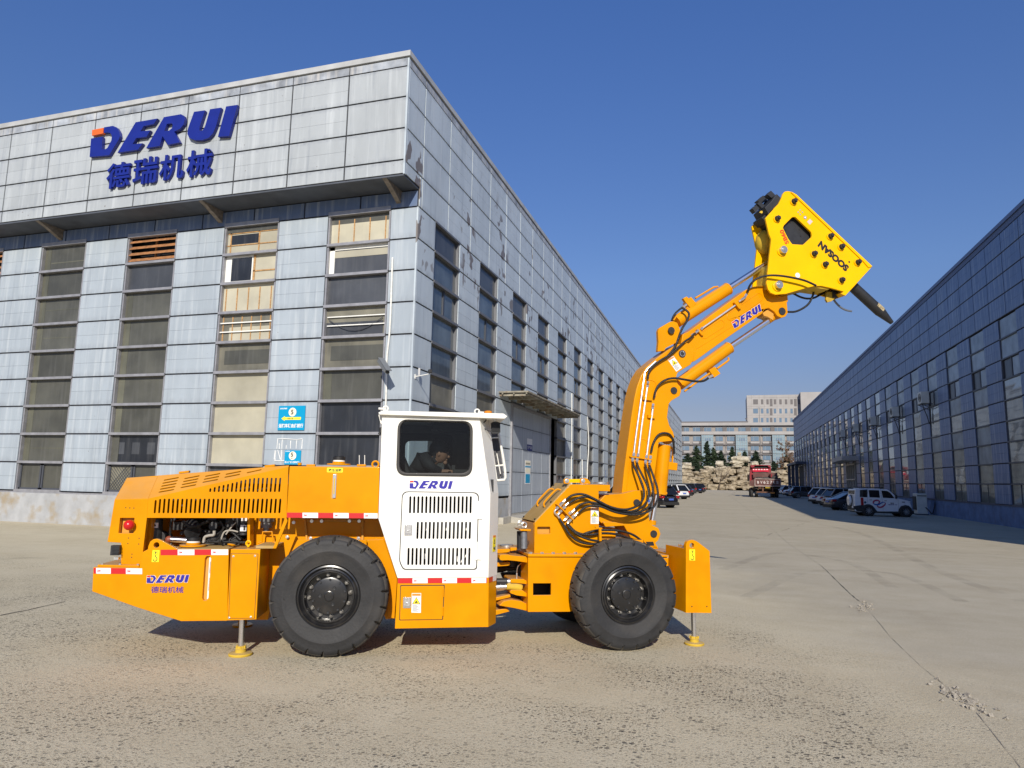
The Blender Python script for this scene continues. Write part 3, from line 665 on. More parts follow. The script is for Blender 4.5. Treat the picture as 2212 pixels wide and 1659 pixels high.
mb.build('cladding',MP_right,hallR,smooth=0); BK[0].build('cladding_joint',M_joint,hallR,smooth=0); BK[0]=MB()
mb=MB(); wbox(mb,WR,YRF-.05,YB,0,.03,13.1,13.34); mb.build('gutter_strip',mat('dark_gutter_strip',(.10,.13,.22),.6),hallR,smooth=0)
mb=MB(); wbox(mb,WR,YRF-.1,YB+.1,-.8,.08,13.36,13.54); wbox(mb,WRf,-.1,20,-.8,.08,13.36,13.54); mb.build('coping',mat('blue_coping',(.10,.13,.24),.45),hallR,smooth=0)
mb=MB(); wbox(mb,WR,YRF-.05,YB,-.02,.06,0,.9); wbox(mb,WRf,0,18,-.02,.05,0,.9); mb.build('plinth',mat('blue_rendered_plinth',(.13,.19,.33),.85,noise=.2,nscale=2,dirt=.5,dirtcol=(.1,.1,.12),bump=.3,bscale=30),hallR,smooth=0)
mb=MB(); wbox(mb,WR,YRF-.05,YB,-.02,.09,.9,.945); mb.build('sill',mat('dark_sill',(.09,.09,.12),.6),hallR,smooth=0)
gr=[G_mirror,G_dark,G_curtain,M_darkframe,glass_mat('murky_green_glass',(.10,.12,.105),.05,.5,.2,.6,coat=.8)]
r_=random.Random(31)
for i in range(0,32):
    a=14+4*i; b=a+2
    if a<YRF: a=YRF+.05
    if a>YB-1: break
    ks=[k for k in range(9) if not entrR(a,b,k)]
    mb=MB()
    for k in ks: wbox(mb,WR,a,b,-.12,.034,zr(k)-.03,zr(k)+.035)
    for e in (a,b-.04): wbox(mb,WR,e,e+.04,-.12,.0,zr(ks[0]),zr(9))
    fr_=mb.build('window',bpy.data.materials['dark_window_frame'],hallR,smooth=0)
    mb=MB()
    for k in ks:
        z1=zr(k)+.035; z2=zr(k+1)-.03; t=0
        if a<60 and k>=6: t=2
        elif a<60 and r_.random()<.3: t=2
        if k<3 and r_.random()<.55: t=4
        elif t==0 and r_.random()<.2: t=4
        if k==6:
            mb.mi=1; mb.add([WR.T(p) for p in [(a+.04,-.05,z1),(b-.04,-.05,z1),(b-.04,-.05,z2),(a+.04,-.05,z2)]],[(3,2,1,0)])
            mb.mi=3; wbox(mb,WR,a+.9,a+1.05,-.05,-.01,z1,z2); mb.mi=2 if a<60 else 0; wbox(mb,WR,a+.1,a+.85,-.05,-.03,z1+.04,z2-.04)
        else:
            # panes sit a little out of true, as the broken reflections show
            j=[.075+r_.uniform(-.006,.006) for _ in range(4)]
            mb.mi=t; mb.add([WR.T(p) for p in [(a+.04,-.1+j[0],z1),(b-.04,-.1+j[1],z1),(b-.04,-.1+j[2],z2),(a+.04,-.1+j[3],z2)]],[(3,2,1,0)])
        if k==0: mb.mi=3; wbox(mb,WR,a+.96,a+1.02,-.05,-.01,z1,z2)
    mb.build('pane',gr,fr_,smooth=0)
# entrance with canopy (right hall, middle) and dark porch (far end)
mb=MB(); P0,P1=74.6,80.0
for q in range(5): wbox(mb,WR,P0+.1+q*1.25,P0+.2+q*1.25,-.05,.1,.1,3.9)
wbox(mb,WR,P0,P1+.2,-.05,.12,2.2,2.32); wbox(mb,WR,P0,P1+.2,-.05,.12,3.7,3.8)
mb.build('door',mat('pale_door_frame',(.42,.40,.36),.5,.3),hallR,smooth=0)
mb=MB(); pts=[(72.5,0),(72.5,1.5)]+[(72.5+13.5*i/10,1.5-.9*(i/10)**2) for i in range(1,11)]+[(86,0)]
n_=len(pts); mb.add([WR.T((p[0],p[1],4.05)) for p in pts]+[WR.T((p[0],p[1],4.45)) for p in pts],[tuple(range(n_))[::-1],tuple(range(n_,2*n_))]+[(i,(i+1)%n_,n_+(i+1)%n_,n_+i) for i in range(n_)])
for q in range(4): mb.cyl(WR.T((72.48,.3+q*.3,4.25)),WR.T((72.44,.3+q*.3,4.25)),.06,10)
mb.build('canopy',mat('grey_canopy',(.40,.38,.35),.6,noise=.15),hallR)
mb=MB(); wbox(mb,WR,118,135,0,1.6,4.9,5.25)
for q in (120,127,134): wbox(mb,WR,q,q+.5,1.0,1.5,0,4.9)
mb.build('porch',mat('dark_porch',(.05,.06,.09),.6),hallR,smooth=0)
# ---- lettering on the left hall: traced letter outlines
DERUI={'red':[[(135,435),(290,405),(285,480),(132,512)]],
'D':[[(120,552),(278,527),(268,700),(315,700),(345,682),(400,580),(408,520),(390,480),(345,466),(295,474),(300,398),(420,378),(475,400),(510,460),(518,520),(505,560),(370,782),(100,806)]],
'E':[[(735,328),(1035,277),(985,352),(845,382),(800,455),(938,440),(885,528),(740,548),(692,630),(832,618),(765,705),(485,748)]],
'R':[[(1125,258),(1360,218),(1400,240),(1412,290),(1395,360),(1345,420),(1265,460),(1345,605),(1180,640),(1105,520),(1065,655),(880,685)],[(1165,352),(1230,342),(1248,365),(1235,410),(1195,445),(1130,450)]],
'U':[[(1540,185),(1690,165),(1650,290),(1615,400),(1615,445),(1640,455),(1670,425),(1690,390),(1760,150),(1912,128),(1840,390),(1800,480),(1740,545),(1650,575),(1550,575),(1475,545),(1448,490),(1455,420)]],
'I':[[(1982,112),(2140,90),(2020,520),(1868,530)]]}
Pr=PF.off(-.05)
DN={k:[Pr.px(cL,l) for l in v] for k,v in DERUI.items()}
lx0=min(p[0] for v in DN.values() for l in v for p in l); lx1=max(p[0] for v in DN.values() for l in v for p in l); ly0=min(p[1] for v in DN.values() for l in v for p in l); ly1=max(p[1] for v in DN.values() for l in v for p in l)
DN={k:[[((p[0]-lx0)/(lx1-lx0),(p[1]-ly0)/(ly1-ly0)) for p in l] for l in v] for k,v in DN.items()}
def logo(mbb,mbr,pl,q00,q10,q01,t=.003,d=.001,pad=0.):
    """letters mapped on plane pl: lower left q00, lower right q10, upper left q01 (2-D)"""
    for k,v in DN.items():
        tgt=mbr if k=='red' else mbb
        L_=[[(q00[0]+(q10[0]-q00[0])*a+(q01[0]-q00[0])*b,q00[1]+(q10[1]-q00[1])*a+(q01[1]-q00[1])*b) for a,b in l] for l in v]
        tgt.plate(pl,L_[0],t,L_[1:],d=d+t)
sgn=empty('company_lettering',PF.w(-8.5,11.6),'raised blue company letters with orange block and four characters on the fascia','lettering')
mb,mr=MB(),MB(); logo(mb,mr,PF.off(-.03),(lx0,ly0),(lx1,ly0),(lx0,ly1),t=.1,d=.02)
mb.build('letter',M_blue,sgn,smooth=30); mr.build('orange_block',M_orange,sgn,smooth=0)
for ch,(x0,y0,x1,y1) in zip('德瑞机械',((298,870,635,1240),(665,795,1015,1185),(1030,755,1380,1130),(1405,690,1770,1080))):
    m_=MB(); a=Pr.p2(cL,(x0+x1)/2,y1-15); b=Pr.p2(cL,(x0+x1)/2,y0+12); wd=Pr.p2(cL,x1,(y0+y1)/2)[0]-Pr.p2(cL,x0,(y0+y1)/2)[0]
    text_mesh(m_,ch,PF.off(-.05),a[0]-wd*.47,a[1],b[1]-a[1],width=wd*.94,depth=.08,bold=.016); m_.build('character',M_blue,sgn,smooth=30)
# ---- things on the left hall
def on_front(c,x,y,d=0.): return Pl((XC,YF-.035-d,0),(1,0,0),(0,0,1)).p2(c,x,y)
PFw=Pl((XC,YF-.035,0),(1,0,0),(0,0,1))
def sign(name,label,quad,body):
    P=[PFw.p2(*q) for q in quad]; x0=min(p[0] for p in P);x1=max(p[0] for p in P);z0=min(p[1] for p in P);z1=max(p[1] for p in P)
    e=empty(name,PFw.w((x0+x1)/2,z0),label,'sign'); body(e,x0,x1,z0,z1); return e
M_cyan=mat('cyan_sign_face',(.0,.30,.55),.35); M_yel=mat('yellow_sign_ink',(.9,.75,.05),.4); M_ink=mat('black_ink',(.015,.013,.012),.5); M_wink=mat('white_ink',(.8,.8,.78),.5); M_pale=mat('pale_disc',(.85,.80,.62),.5)
def s1(e,x0,x1,z0,z1):
    w_,h=x1-x0,z1-z0; P=PFw
    m=MB(); m.plate(P,[(x0,z0),(x1,z0),(x1,z1),(x0,z1)],.02,d=.03); m.build('sign_board',M_cyan,e,smooth=0)
    m=MB(); m.plate(P,circ((x0+w_*.53,z0+h*.74),h*.18,24),.003,d=.034); m.build('speed_disc',M_pale,e,smooth=0)
    m=MB(); text_mesh(m,'5',P,x0+w_*.475,z0+h*.64,h*.2,depth=.002,d=.035,bold=.03)
    text_mesh(m,'限速5公里',P,x0+w_*.36,z0+h*.455,h*.05,depth=.002,d=.036,spacing=1.2); m.build('black_print',M_ink,e,smooth=0)
    m=MB(); a=z0+h*.48; m.plate(P,[(x0+w_*.12,a),(x0+w_*.25,a+h*.1),(x0+w_*.25,a+h*.055),(x0+w_*.86,a+h*.055),(x0+w_*.86,a-h*.055),(x0+w_*.25,a-h*.055),(x0+w_*.25,a-h*.1)],.002,d=.033); m.build('arrow',M_yel,e,smooth=0)
    m=MB(); text_mesh(m,'运输车辆由此前行',P,x0+w_*.04,z0+h*.10,h*.17,width=w_*.92,depth=.002,d=.033,bold=.03); mr_=MB(); logo(m,m,P,(x0+w_*.06,z0+h*.86),(x0+w_*.32,z0+h*.86),(x0+w_*.06,z0+h*.92),t=.002,d=.032); m.build('white_print',M_wink,e,smooth=0)
sign('speed_sign','larger cyan sign with a 5 disc and yellow arrow on the front wall',[(cP,330,245),(cP,905,250),(cP,290,775),(cP,875,780)],s1)
def s2(e,x0,x1,z0,z1):
    w_,h=x1-x0,z1-z0; P=PFw
    m=MB(); m.plate(P,[(x0,z0),(x1,z0),(x1,z1),(x0,z1)],.02,d=.03); m.build('sign_board',M_cyan,e,smooth=0)
    m=MB(); m.plate(P,circ((x0+w_*.5,z0+h*.62),h*.3,24),.003,d=.034); m.build('speed_disc',M_pale,e,smooth=0)
    m=MB(); text_mesh(m,'5',P,x0+w_*.4,z0+h*.54,h*.3,depth=.002,d=.035,bold=.03); text_mesh(m,'km',P,x0+w_*.41,z0+h*.4,h*.09,depth=.002,d=.035); m.build('black_print',M_ink,e,smooth=0)
    m=MB(); text_mesh(m,'进入厂区 注意减速',P,x0+w_*.03,z0+h*.09,h*.15,width=w_*.93,depth=.002,d=.033,bold=.025); logo(m,m,P,(x0+w_*.05,z0+h*.89),(x0+w_*.32,z0+h*.89),(x0+w_*.05,z0+h*.96),t=.002,d=.032); m.build('white_print',M_wink,e,smooth=0)
sign('speed_sign','smaller cyan 5 km speed sign just above the orange hood, below the arrow sign',[(cP,455,1225),(cP,805,1225),(cP,440,1530),(cP,790,1540)],s2)
# leftover white adhesive of a removed sign
m=MB()
def stroke(pts,wd):
    Q=[PFw.p2(cP,*p) for p in pts]; m.tube([PFw.w(a,b,.004) for a,b in Q],wd,6,rr=[wd*rnd.uniform(.7,1.35) for _ in Q])
for pts in [[(265,1190),(275,1080),(285,975)],[(275,970),(420,965),(560,975),(700,985),(830,970)],[(375,1190),(378,1080),(390,980)],[(565,1190),(568,1090),(572,1010)],[(690,1190),(695,1100),(705,1000)],[(815,1190),(822,1080),(830,980)],[(320,1190),(318,1120),(320,1070)],[(470,1190),(475,1110)],[(245,1230),(228,1320),(222,1460)],[(215,1450),(330,1455),(440,1450)],[(370,1215),(368,1330),(362,1440)],[(285,1215),(310,1310),(345,1430)],[(225,1225),(215,1330),(205,1420)]]: stroke(pts,.011)
tag(m.build('adhesive_residue',M_wink),'white smears of old adhesive on the wall beside the small cyan sign','wall marks')
# conduit on the front corner, cameras
e=[on_front(cF,1165,350),on_front(cF,1150,760),on_front(cF,1130,970),on_front(cF,1124,1250)]
m=MB(); m.tube(cat([PFw.w(a,b,.04) for a,b in e]+[PFw.w(e[-1][0]-.02,.2,.04)],5),.028,8); tag(m.build('conduit',M_pipe),'white plastic conduit running up the front wall near its corner','pipe')
cc=empty('security_camera',PFw.w(*on_front(cF,1160,1020)),'larger grey bullet camera on the front wall beside the white conduit','security camera')
A=PFw.w(*on_front(cF,1128,980),.42); B=PFw.w(*on_front(cF,1192,1055),.62); m=MB(); d=(B-A).normalized(); up=Vector((0,0,1)); rr_=d.cross(up).normalized(); uu=rr_.cross(d)
m.obox((A+B)/2,(B-A)/2,rr_*.075,uu*.06); m.build('housing',mat('grey_camera_shell',(.20,.21,.22),.4,.3),cc,bev=.02)
m=MB(); m.obox((A+B)/2+uu*.075+d*.03,(B-A)*.55,rr_*.09,uu*.008); m.build('sunshield',bpy.data.materials['grey_camera_shell'],cc,bev=.004)
m=MB(); m.cyl(B,B+d*.04,.05,14); m.build('lens',M_black,cc)
m=MB(); m.tube([PFw.w(*on_front(cF,1140,1040),0),(A+B)/2-uu*.1,(A+B)/2-uu*.05],.02,8); m.build('bracket',bpy.data.materials['grey_camera_shell'],cc)
PSw=Pl((XC+.04,YF,0),(0,1,0),(0,0,1))
cc=empty('security_camera',PSw.w(.25,4.35,.03),'small white bracket camera on the street side just round the corner','security camera')
a=PSw.p2(cF,1300,1065); A=PSw.w(a[0],a[1],0); m=MB(); m.obox(A,Vector((.01,0,0)),Vector((0,.04,0)),Vector((0,0,.06))); m.tube([A,A+Vector((.2,.0,.03)),A+Vector((.42,-.02,.06))],.014,8); m.build('bracket',M_white,cc)
m=MB(); H_=A+Vector((.46,-.05,.13)); m.obox(H_,Vector((.04,.03,0)),Vector((-.03,.04,0)),Vector((0,0,.05))); m.build('housing',M_black,cc,bev=.012)
m=MB(); m.obox(A+Vector((.1,.02,.14)),Vector((.03,0,0)),Vector((0,.02,0)),Vector((0,0,.1))); m.build('antenna_box',mat('pale_grey_plastic',(.5,.5,.5),.5),cc,bev=.01)
# pipes on the street side
for i,(y,za,zb,lab) in enumerate([(37.6,.0,6.5,'white pipe on the street side nearest the big sliding door'),(42.2,0,5.6,'second white pipe from the sliding door on the street side'),(40.6,0,2.9,'short bent white pipe between the two tall ones')]):
    m=MB(); m.tube(cat([WS.T((y,.08,za)),WS.T((y+.05,.08,(za+zb)*.4)),WS.T((y+(.35 if i==1 else -.02),.1,(za+zb)*.7)),WS.T((y+.02,.08,zb))],6),.03,8); tag(m.build('pipe',M_pipe),lab,'pipe',group='white pipes on the left hall')
# AC unit on the street side of the left hall (far), AC units on the right hall
def ac(W,y,z,label,group):
    e=empty('air_conditioner',W.T((y,.1,z-.1)),label,'air conditioner',group)
    m=MB(); wbox(m,W,y-.45,y+.45,.18,.62,z,z+.72); m.build('casing',M_acw,e,bev=.02)
    m=MB(); c=W.T((y-.1,.625,z+.36)); m.torus(c,W.out,.25,.012,18,6); 
    for q in range(4): m.torus(c,W.out,.06+q*.05,.005,14,4)
    m.build('fan_grille',M_black,e)
    m=MB(); 
    for q in (-.38,.38): m.bar(W.T((y+q,.0,z-.03)),W.T((y+q,.66,z-.03)),.04); m.bar(W.T((y+q,.02,z-.35)),W.T((y+q,.6,z-.04)),.03)
    wbox(m,W,y+.42,y+.5,.2,.5,z+.1,z+.35); m.build('bracket',M_darkframe,e)
    m=MB(); m.tube(cat([W.T((y+.45,.3,z+.2)),W.T((y+.75,.25,z-.1)),W.T((y+.55,.12,z-.7)),W.T((y+.25,.08,z-1.2)),W.T((y+.05,.05,z-.6))],5),.025,6); m.build('hose',M_black,e)
M_acw=mat('off_white_casing',(.60,.60,.54),.5,noise=.1,nscale=3)
for y,z,lab in [(47.6,6.72,'nearest of the five wall air conditioners on the blue hall'),(55.4,6.62,'second nearest wall air conditioner on the blue hall'),(63.2,6.62,'middle one of the five wall air conditioners on the blue hall'),(71.3,6.66,'fourth wall air conditioner along the blue hall'),(79.0,6.66,'farthest wall air conditioner on the blue hall, above the entrance canopy')]: ac(WR,y,z,lab,'air conditioners on the blue hall')
ac(WS,60.5,5.6,'lone air conditioner on the left hall, seen just beside the boom','air conditioners on the left hall')
e=empty('air_conditioner',(11.25,48.2,0),'tall floor-standing white unit on the ground against the blue wall','air conditioner')
m=MB(); m.box(10.95,11.5,47.6,48.5,.06,1.28); m.build('casing',M_acw,e,bev=.02)
m=MB(); m.box(10.98,11.47,47.585,47.6,1.12,1.16); m.box(10.9,10.95,47.7,48.4,.3,1.1); m.build('grille',M_black,e)
m=MB(); m.box(10.9,11.55,47.55,48.55,0,.06); m.build('base',M_darkframe,e)
m=MB(); m.tube(cat([Vector((11.4,47.58,.45)),Vector((11.5,47.4,.3)),Vector((11.7,47.5,.1)),Vector((11.9,47.8,.4)),Vector((12,47.8,.9))],5),.03,6); m.build('hose',M_black,e)
# posters and sign on the sliding door
def poster(name,label,y0,y1,z0,z1,items):
    e=empty(name,WS.T(((y0+y1)/2,.03,z0)),label,'poster'); P=Pl(WS.T((y0,.024,z0)),(0,1,0),(0,0,1)); w_,h=y1-y0,z1-z0
    m=MB(); m.plate(P,[(0,0),(w_,0),(w_,h),(0,h)],.004,d=.005); m.build('sheet',M_wink,e,smooth=0)
    for (a,b,c,d,mm) in items:
        m=MB(); m.plate(P,[(a*w_,c*h),(b*w_,c*h),(b*w_,d*h),(a*w_,d*h)],.001,d=.008); m.build('printed_band',mm,e,smooth=0)
    return e,P,w_,h
e,P,w_,h=poster('door_sign','small white and blue workshop name sign high on the sliding door',28.84,29.7,2.93,3.45,[(0,1,0,.5,M_blue)])
m=MB(); text_mesh(m,'生产车间',P,.08*w_,.12*h,.28*h,width=.84*w_,depth=.002,d=.01); m.build('white_print',M_wink,e,smooth=0)
e,P,w_,h=poster('notice_poster','long notice poster with yellow pictures and blue lower part on the sliding door',28.6,29.45,1.48,2.5,[(.08,.92,.04,.42,M_cyan),(.0,1,.70,.76,M_cyan),(.06,.94,.48,.66,M_pale),(.06,.94,.80,.97,M_pale)])
m=MB()
for q in range(5): m.plate(P,[((.1+q*.17)*w_,.82*h),((.2+q*.17)*w_,.82*h),((.2+q*.17)*w_,.9*h),((.1+q*.17)*w_,.9*h)],.001,d=.010)
m.build('black_print',M_ink,e,smooth=0)
m=MB(); text_mesh(m,'5',Pl(WS.T((49.2,.03,1.9)),(0,1,0),(0,0,1)),0,0,.5,depth=.003,bold=.0); tag(m.build('bay_number',mat('blue_stencil',(.05,.12,.4),.6),smooth=0),'blue stencilled number on the left hall wall by the second bay','wall marks')
# ================================================================== THE MACHINE
def paint(name,col,rough=.32,dirt=.25,dirtcol=None):
    m=mat(name,col,rough=rough,noise=.06,nscale=3,coat=.04,spec=.16,dirt=dirt,dirtcol=dirtcol or tuple(c*.6 for c in col),dscale=3.2,bump=.10,bscale=4)
    n=m.node_tree; L=n.links; P=n.nodes['Principled BSDF']; src=P.inputs['Base Color'].links[0].from_socket
    g=n.nodes.new('ShaderNodeNewGeometry'); s=n.nodes.new('ShaderNodeSeparateXYZ'); L.new(g.outputs['True Normal'],s.inputs[0])       # dust lies on the upward faces
    r=n.nodes.new('ShaderNodeMapRange'); L.new(s.outputs[2],r.inputs[0]); r.inputs[1].default_value=.55; r.inputs[2].default_value=.95; r.inputs[4].default_value=.6
    t=n.nodes.new('ShaderNodeTexNoise'); t.inputs['Scale'].default_value=7; t.inputs['Detail'].default_value=5; L.new(g.outputs['Position'],t.inputs['Vector'])
    k=n.nodes.new('ShaderNodeMath'); k.operation='MULTIPLY_ADD'; L.new(t.outputs['Fac'],k.inputs[0]); k.inputs[1].default_value=1.2; k.inputs[2].default_value=.3
    q=n.nodes.new('ShaderNodeMath'); q.operation='MULTIPLY'; L.new(r.outputs[0],q.inputs[0]); L.new(k.outputs[0],q.inputs[1])
    x=n.nodes.new('ShaderNodeMix'); x.data_type='RGBA'; L.new(q.outputs[0],x.inputs[0]); L.new(src,x.inputs[6]); x.inputs[7].default_value=(.42,.33,.20,1); 
    # fine handling scratches and rubbed spots
    t2=n.nodes.new('ShaderNodeTexNoise'); t2.inputs['Scale'].default_value=26; t2.inputs['Detail'].default_value=6; t2.inputs['Roughness'].default_value=.7; L.new(g.outputs['Position'],t2.inputs['Vector'])
    r2=n.nodes.new('ShaderNodeMapRange'); L.new(t2.outputs['Fac'],r2.inputs[0]); r2.inputs[1].default_value=.66; r2.inputs[2].default_value=.74; r2.inputs[4].default_value=.35
    y=n.nodes.new('ShaderNodeMix'); y.data_type='RGBA'; L.new(r2.outputs[0],y.inputs[0]); L.new(x.outputs[2],y.inputs[6]); y.inputs[7].default_value=(col[0]*.5,col[1]*.5,col[2]*.5+.01,1); L.new(y.outputs[2],P.inputs['Base Color'])
    return m
OR=paint('orange_yellow_paint',(.68,.268,.0)); ORd=paint('dusty_orange_paint',(.62,.30,.05),.6,.8,(.45,.33,.17)); DUST=mat('dusty_top_plate',(.42,.27,.09),.75,noise=.15,nscale=5,dirt=.6,dirtcol=(.36,.28,.17),dscale=5)
YE=paint('lemon_yellow_paint',(.88,.475,.0),.3,.1); YD=paint('scuffed_yellow_paint',(.60,.40,.04),.6,1.,(.24,.17,.06))
WP=paint('white_cab_paint',(.80,.79,.73),.35,.10,(.62,.58,.48)); TREAD=mat('dusty_tread',(.06,.054,.047),.9,noise=.4,nscale=7,dirt=.7,dirtcol=(.13,.115,.09),dscale=4,bump=.3,bscale=40)
RUB=mat('tyre_rubber',(.019,.019,.020),.66,noise=.3,nscale=5,dirt=.6,dirtcol=(.05,.045,.04),dscale=3,bump=.25,bscale=40)
RIM=mat('black_wheel_paint',(.012,.012,.013),.28,noise=.2,nscale=9,dirt=.5,dirtcol=(.05,.045,.04),dscale=9,coat=.3); RIM.node_tree.nodes['Principled BSDF'].inputs['Specular IOR Level'].default_value=.6
BK_=mat('black_casting',(.02,.021,.024),.5,noise=.2,nscale=20); HOS=mat('hydraulic_hose',(.012,.012,.013),.45,noise=.4,nscale=90,bump=.5,bscale=160); INT=mat('cab_interior_grey',(.16,.16,.16),.8,noise=.15); INTD=mat('cab_interior_black',(.02,.02,.022),.7)
TR=mat('reflective_red_tape',(.55,.015,.02),.35); TW=mat('reflective_white_tape',(.78,.78,.80),.35); BLU=mat('decal_blue',(.022,.014,.30),.4); RDD=mat('decal_red',(.70,.03,.01),.4); YL=mat('decal_yellow',(.95,.80,.02),.4); ORD=mat('decal_orange',(.85,.25,.03),.4)
ENG=mat('oily_engine_metal',(.045,.045,.048),.45,.4,noise=.5,nscale=14); HALO=mat('decal_film',(.78,.70,.62),.4); PINB=mat('dark_oiled_pin',(.035,.034,.035),.5,.3,noise=.2,nscale=30); GREYP=mat('grey_phosphate_pin',(.20,.21,.23),.5,.5,noise=.2,nscale=30)
WNUT=mat('oiled_wheel_nut',(.28,.27,.25),.35,.8,noise=.3,nscale=60,dirt=.6,dirtcol=(.06,.05,.04),dscale=20)
Z=Vector((0,0,1))
A0=gnd(708,1421); B0=gnd(1340,1407); AR=math.radians(23.5); AF=math.radians(31)
PR=Pl(A0,(math.cos(AR),math.sin(AR),0),Z); PN=Pl(B0,(math.cos(AF),math.sin(AF),0),Z)
MACH=empty('rock_breaker',(A0+B0)/2,'orange articulated rock breaking machine with white cab and raised boom','construction machine')
def P_(name,m,fn,parent=None,bev=0,smooth=35,label=None,each=0):
    mb=MB(); res=fn(mb)
    if each: return mb.parts(name,m,parent or MACH,each,bev=bev,smooth=smooth,label=label)
    if isinstance(res,list) and len(res)>1 and len(mb.a)%len(res)==0:      # a row of equal pieces: one object each
        k=len(mb.a)//len(res); o=None
        for i in range(len(res)):
            v0,f0=mb.a[i*k]; v1,f1=mb.a[(i+1)*k] if (i+1)*k<len(mb.a) else (len(mb.v),len(mb.f))
            q=MB(); q.v=mb.v[v0:v1]; q.f=[[j-v0 for j in f] for f in mb.f[f0:f1]]; q.m=mb.m[f0:f1]; o=q.build(name,m,parent or MACH,bev=bev,smooth=smooth,label=label)
        return o
    return mb.build(name,m,parent or MACH,bev=bev,smooth=smooth,label=label)
def pt(name,m,pl,c,pts,t,d=0.,holes=(),parent=None,bev=.004,rad=None,label=None):
    o=pl.px(c,pts); 
    if rad: o=roundpoly(o,rad)
    mb=MB(); mb.plate(pl,o,t,[pl.px(c,h) if isinstance(h[0],tuple) and h[0][0]>20 else h for h in holes],d=d)
    return mb.build(name,m,parent or MACH,bev=bev,label=label)
def addplate(mb,pl,c,pts,t,d=0.,holes=(),rad=None,same=False):
    """traced outline at depth -d behind pl; same=True repeats the outline traced on pl itself further back"""
    o=(pl if same else pl.off(-d)).px(c,pts)
    if rad:o=roundpoly(o,rad)
    mb.plate(pl,o,t,[h for h in holes],d=d)
def hexnut(mb,p,n,r,h):
    mb.cyl(p,Vector(p)+n*h,r,6)
def bolt(mb,pl,c,x,y,r,d=0.,h=.012,wash=True):
    p=pl.p3(c,x,y)+pl.n*d
    if wash: mb.cyl(p,p+pl.n*.003,r*1.5,12)
    mb.cyl(p,p+pl.n*h,r,6)
def pxm(pl,c,x,y,dpx): a=pl.p2(c,x,y); b=pl.p2(c,x+dpx,y); return math.hypot(a[0]-b[0],a[1]-b[1])
def slotpx(pl,c,a,b,rpx,n=3):
    return slot(pl.p2(c,*a),pl.p2(c,*b),pxm(pl,c,a[0],a[1],rpx),n)
def tape(pl,c,bounds,y0,y1,first=0,d=.0,slope=0.):
    x00=bounds[0]
    for i,(a,b) in enumerate(zip(bounds,bounds[1:])):
        f=lambda x: (x-x00)*slope
        red=(i+first)%2==0
        mb=MB(); addplate(mb,pl,c,[(a,y0+f(a)),(b,y0+f(b)),(b,y1+f(b)),(a,y1+f(a))],.001,d=d+.0025)
        o=mb.build('reflective_strip',TR if red else TW,MACH,smooth=0,label='red reflective strip' if red else 'white reflective strip')
        if not red and b-a>60:
            m_=MB(); h=abs(y1-y0); xx=a+(b-a)*.08; yy=y0+f(a)+h*.33; q=pl.p2(c,xx,yy+h*.35); q2=pl.p2(c,xx,yy); text_mesh(m_,'3M',pl,q[0],q[1],q2[1]-q[1],depth=.0005,d=d+.0027,bold=.03); m_.build('red_print',RDD,o,smooth=0)
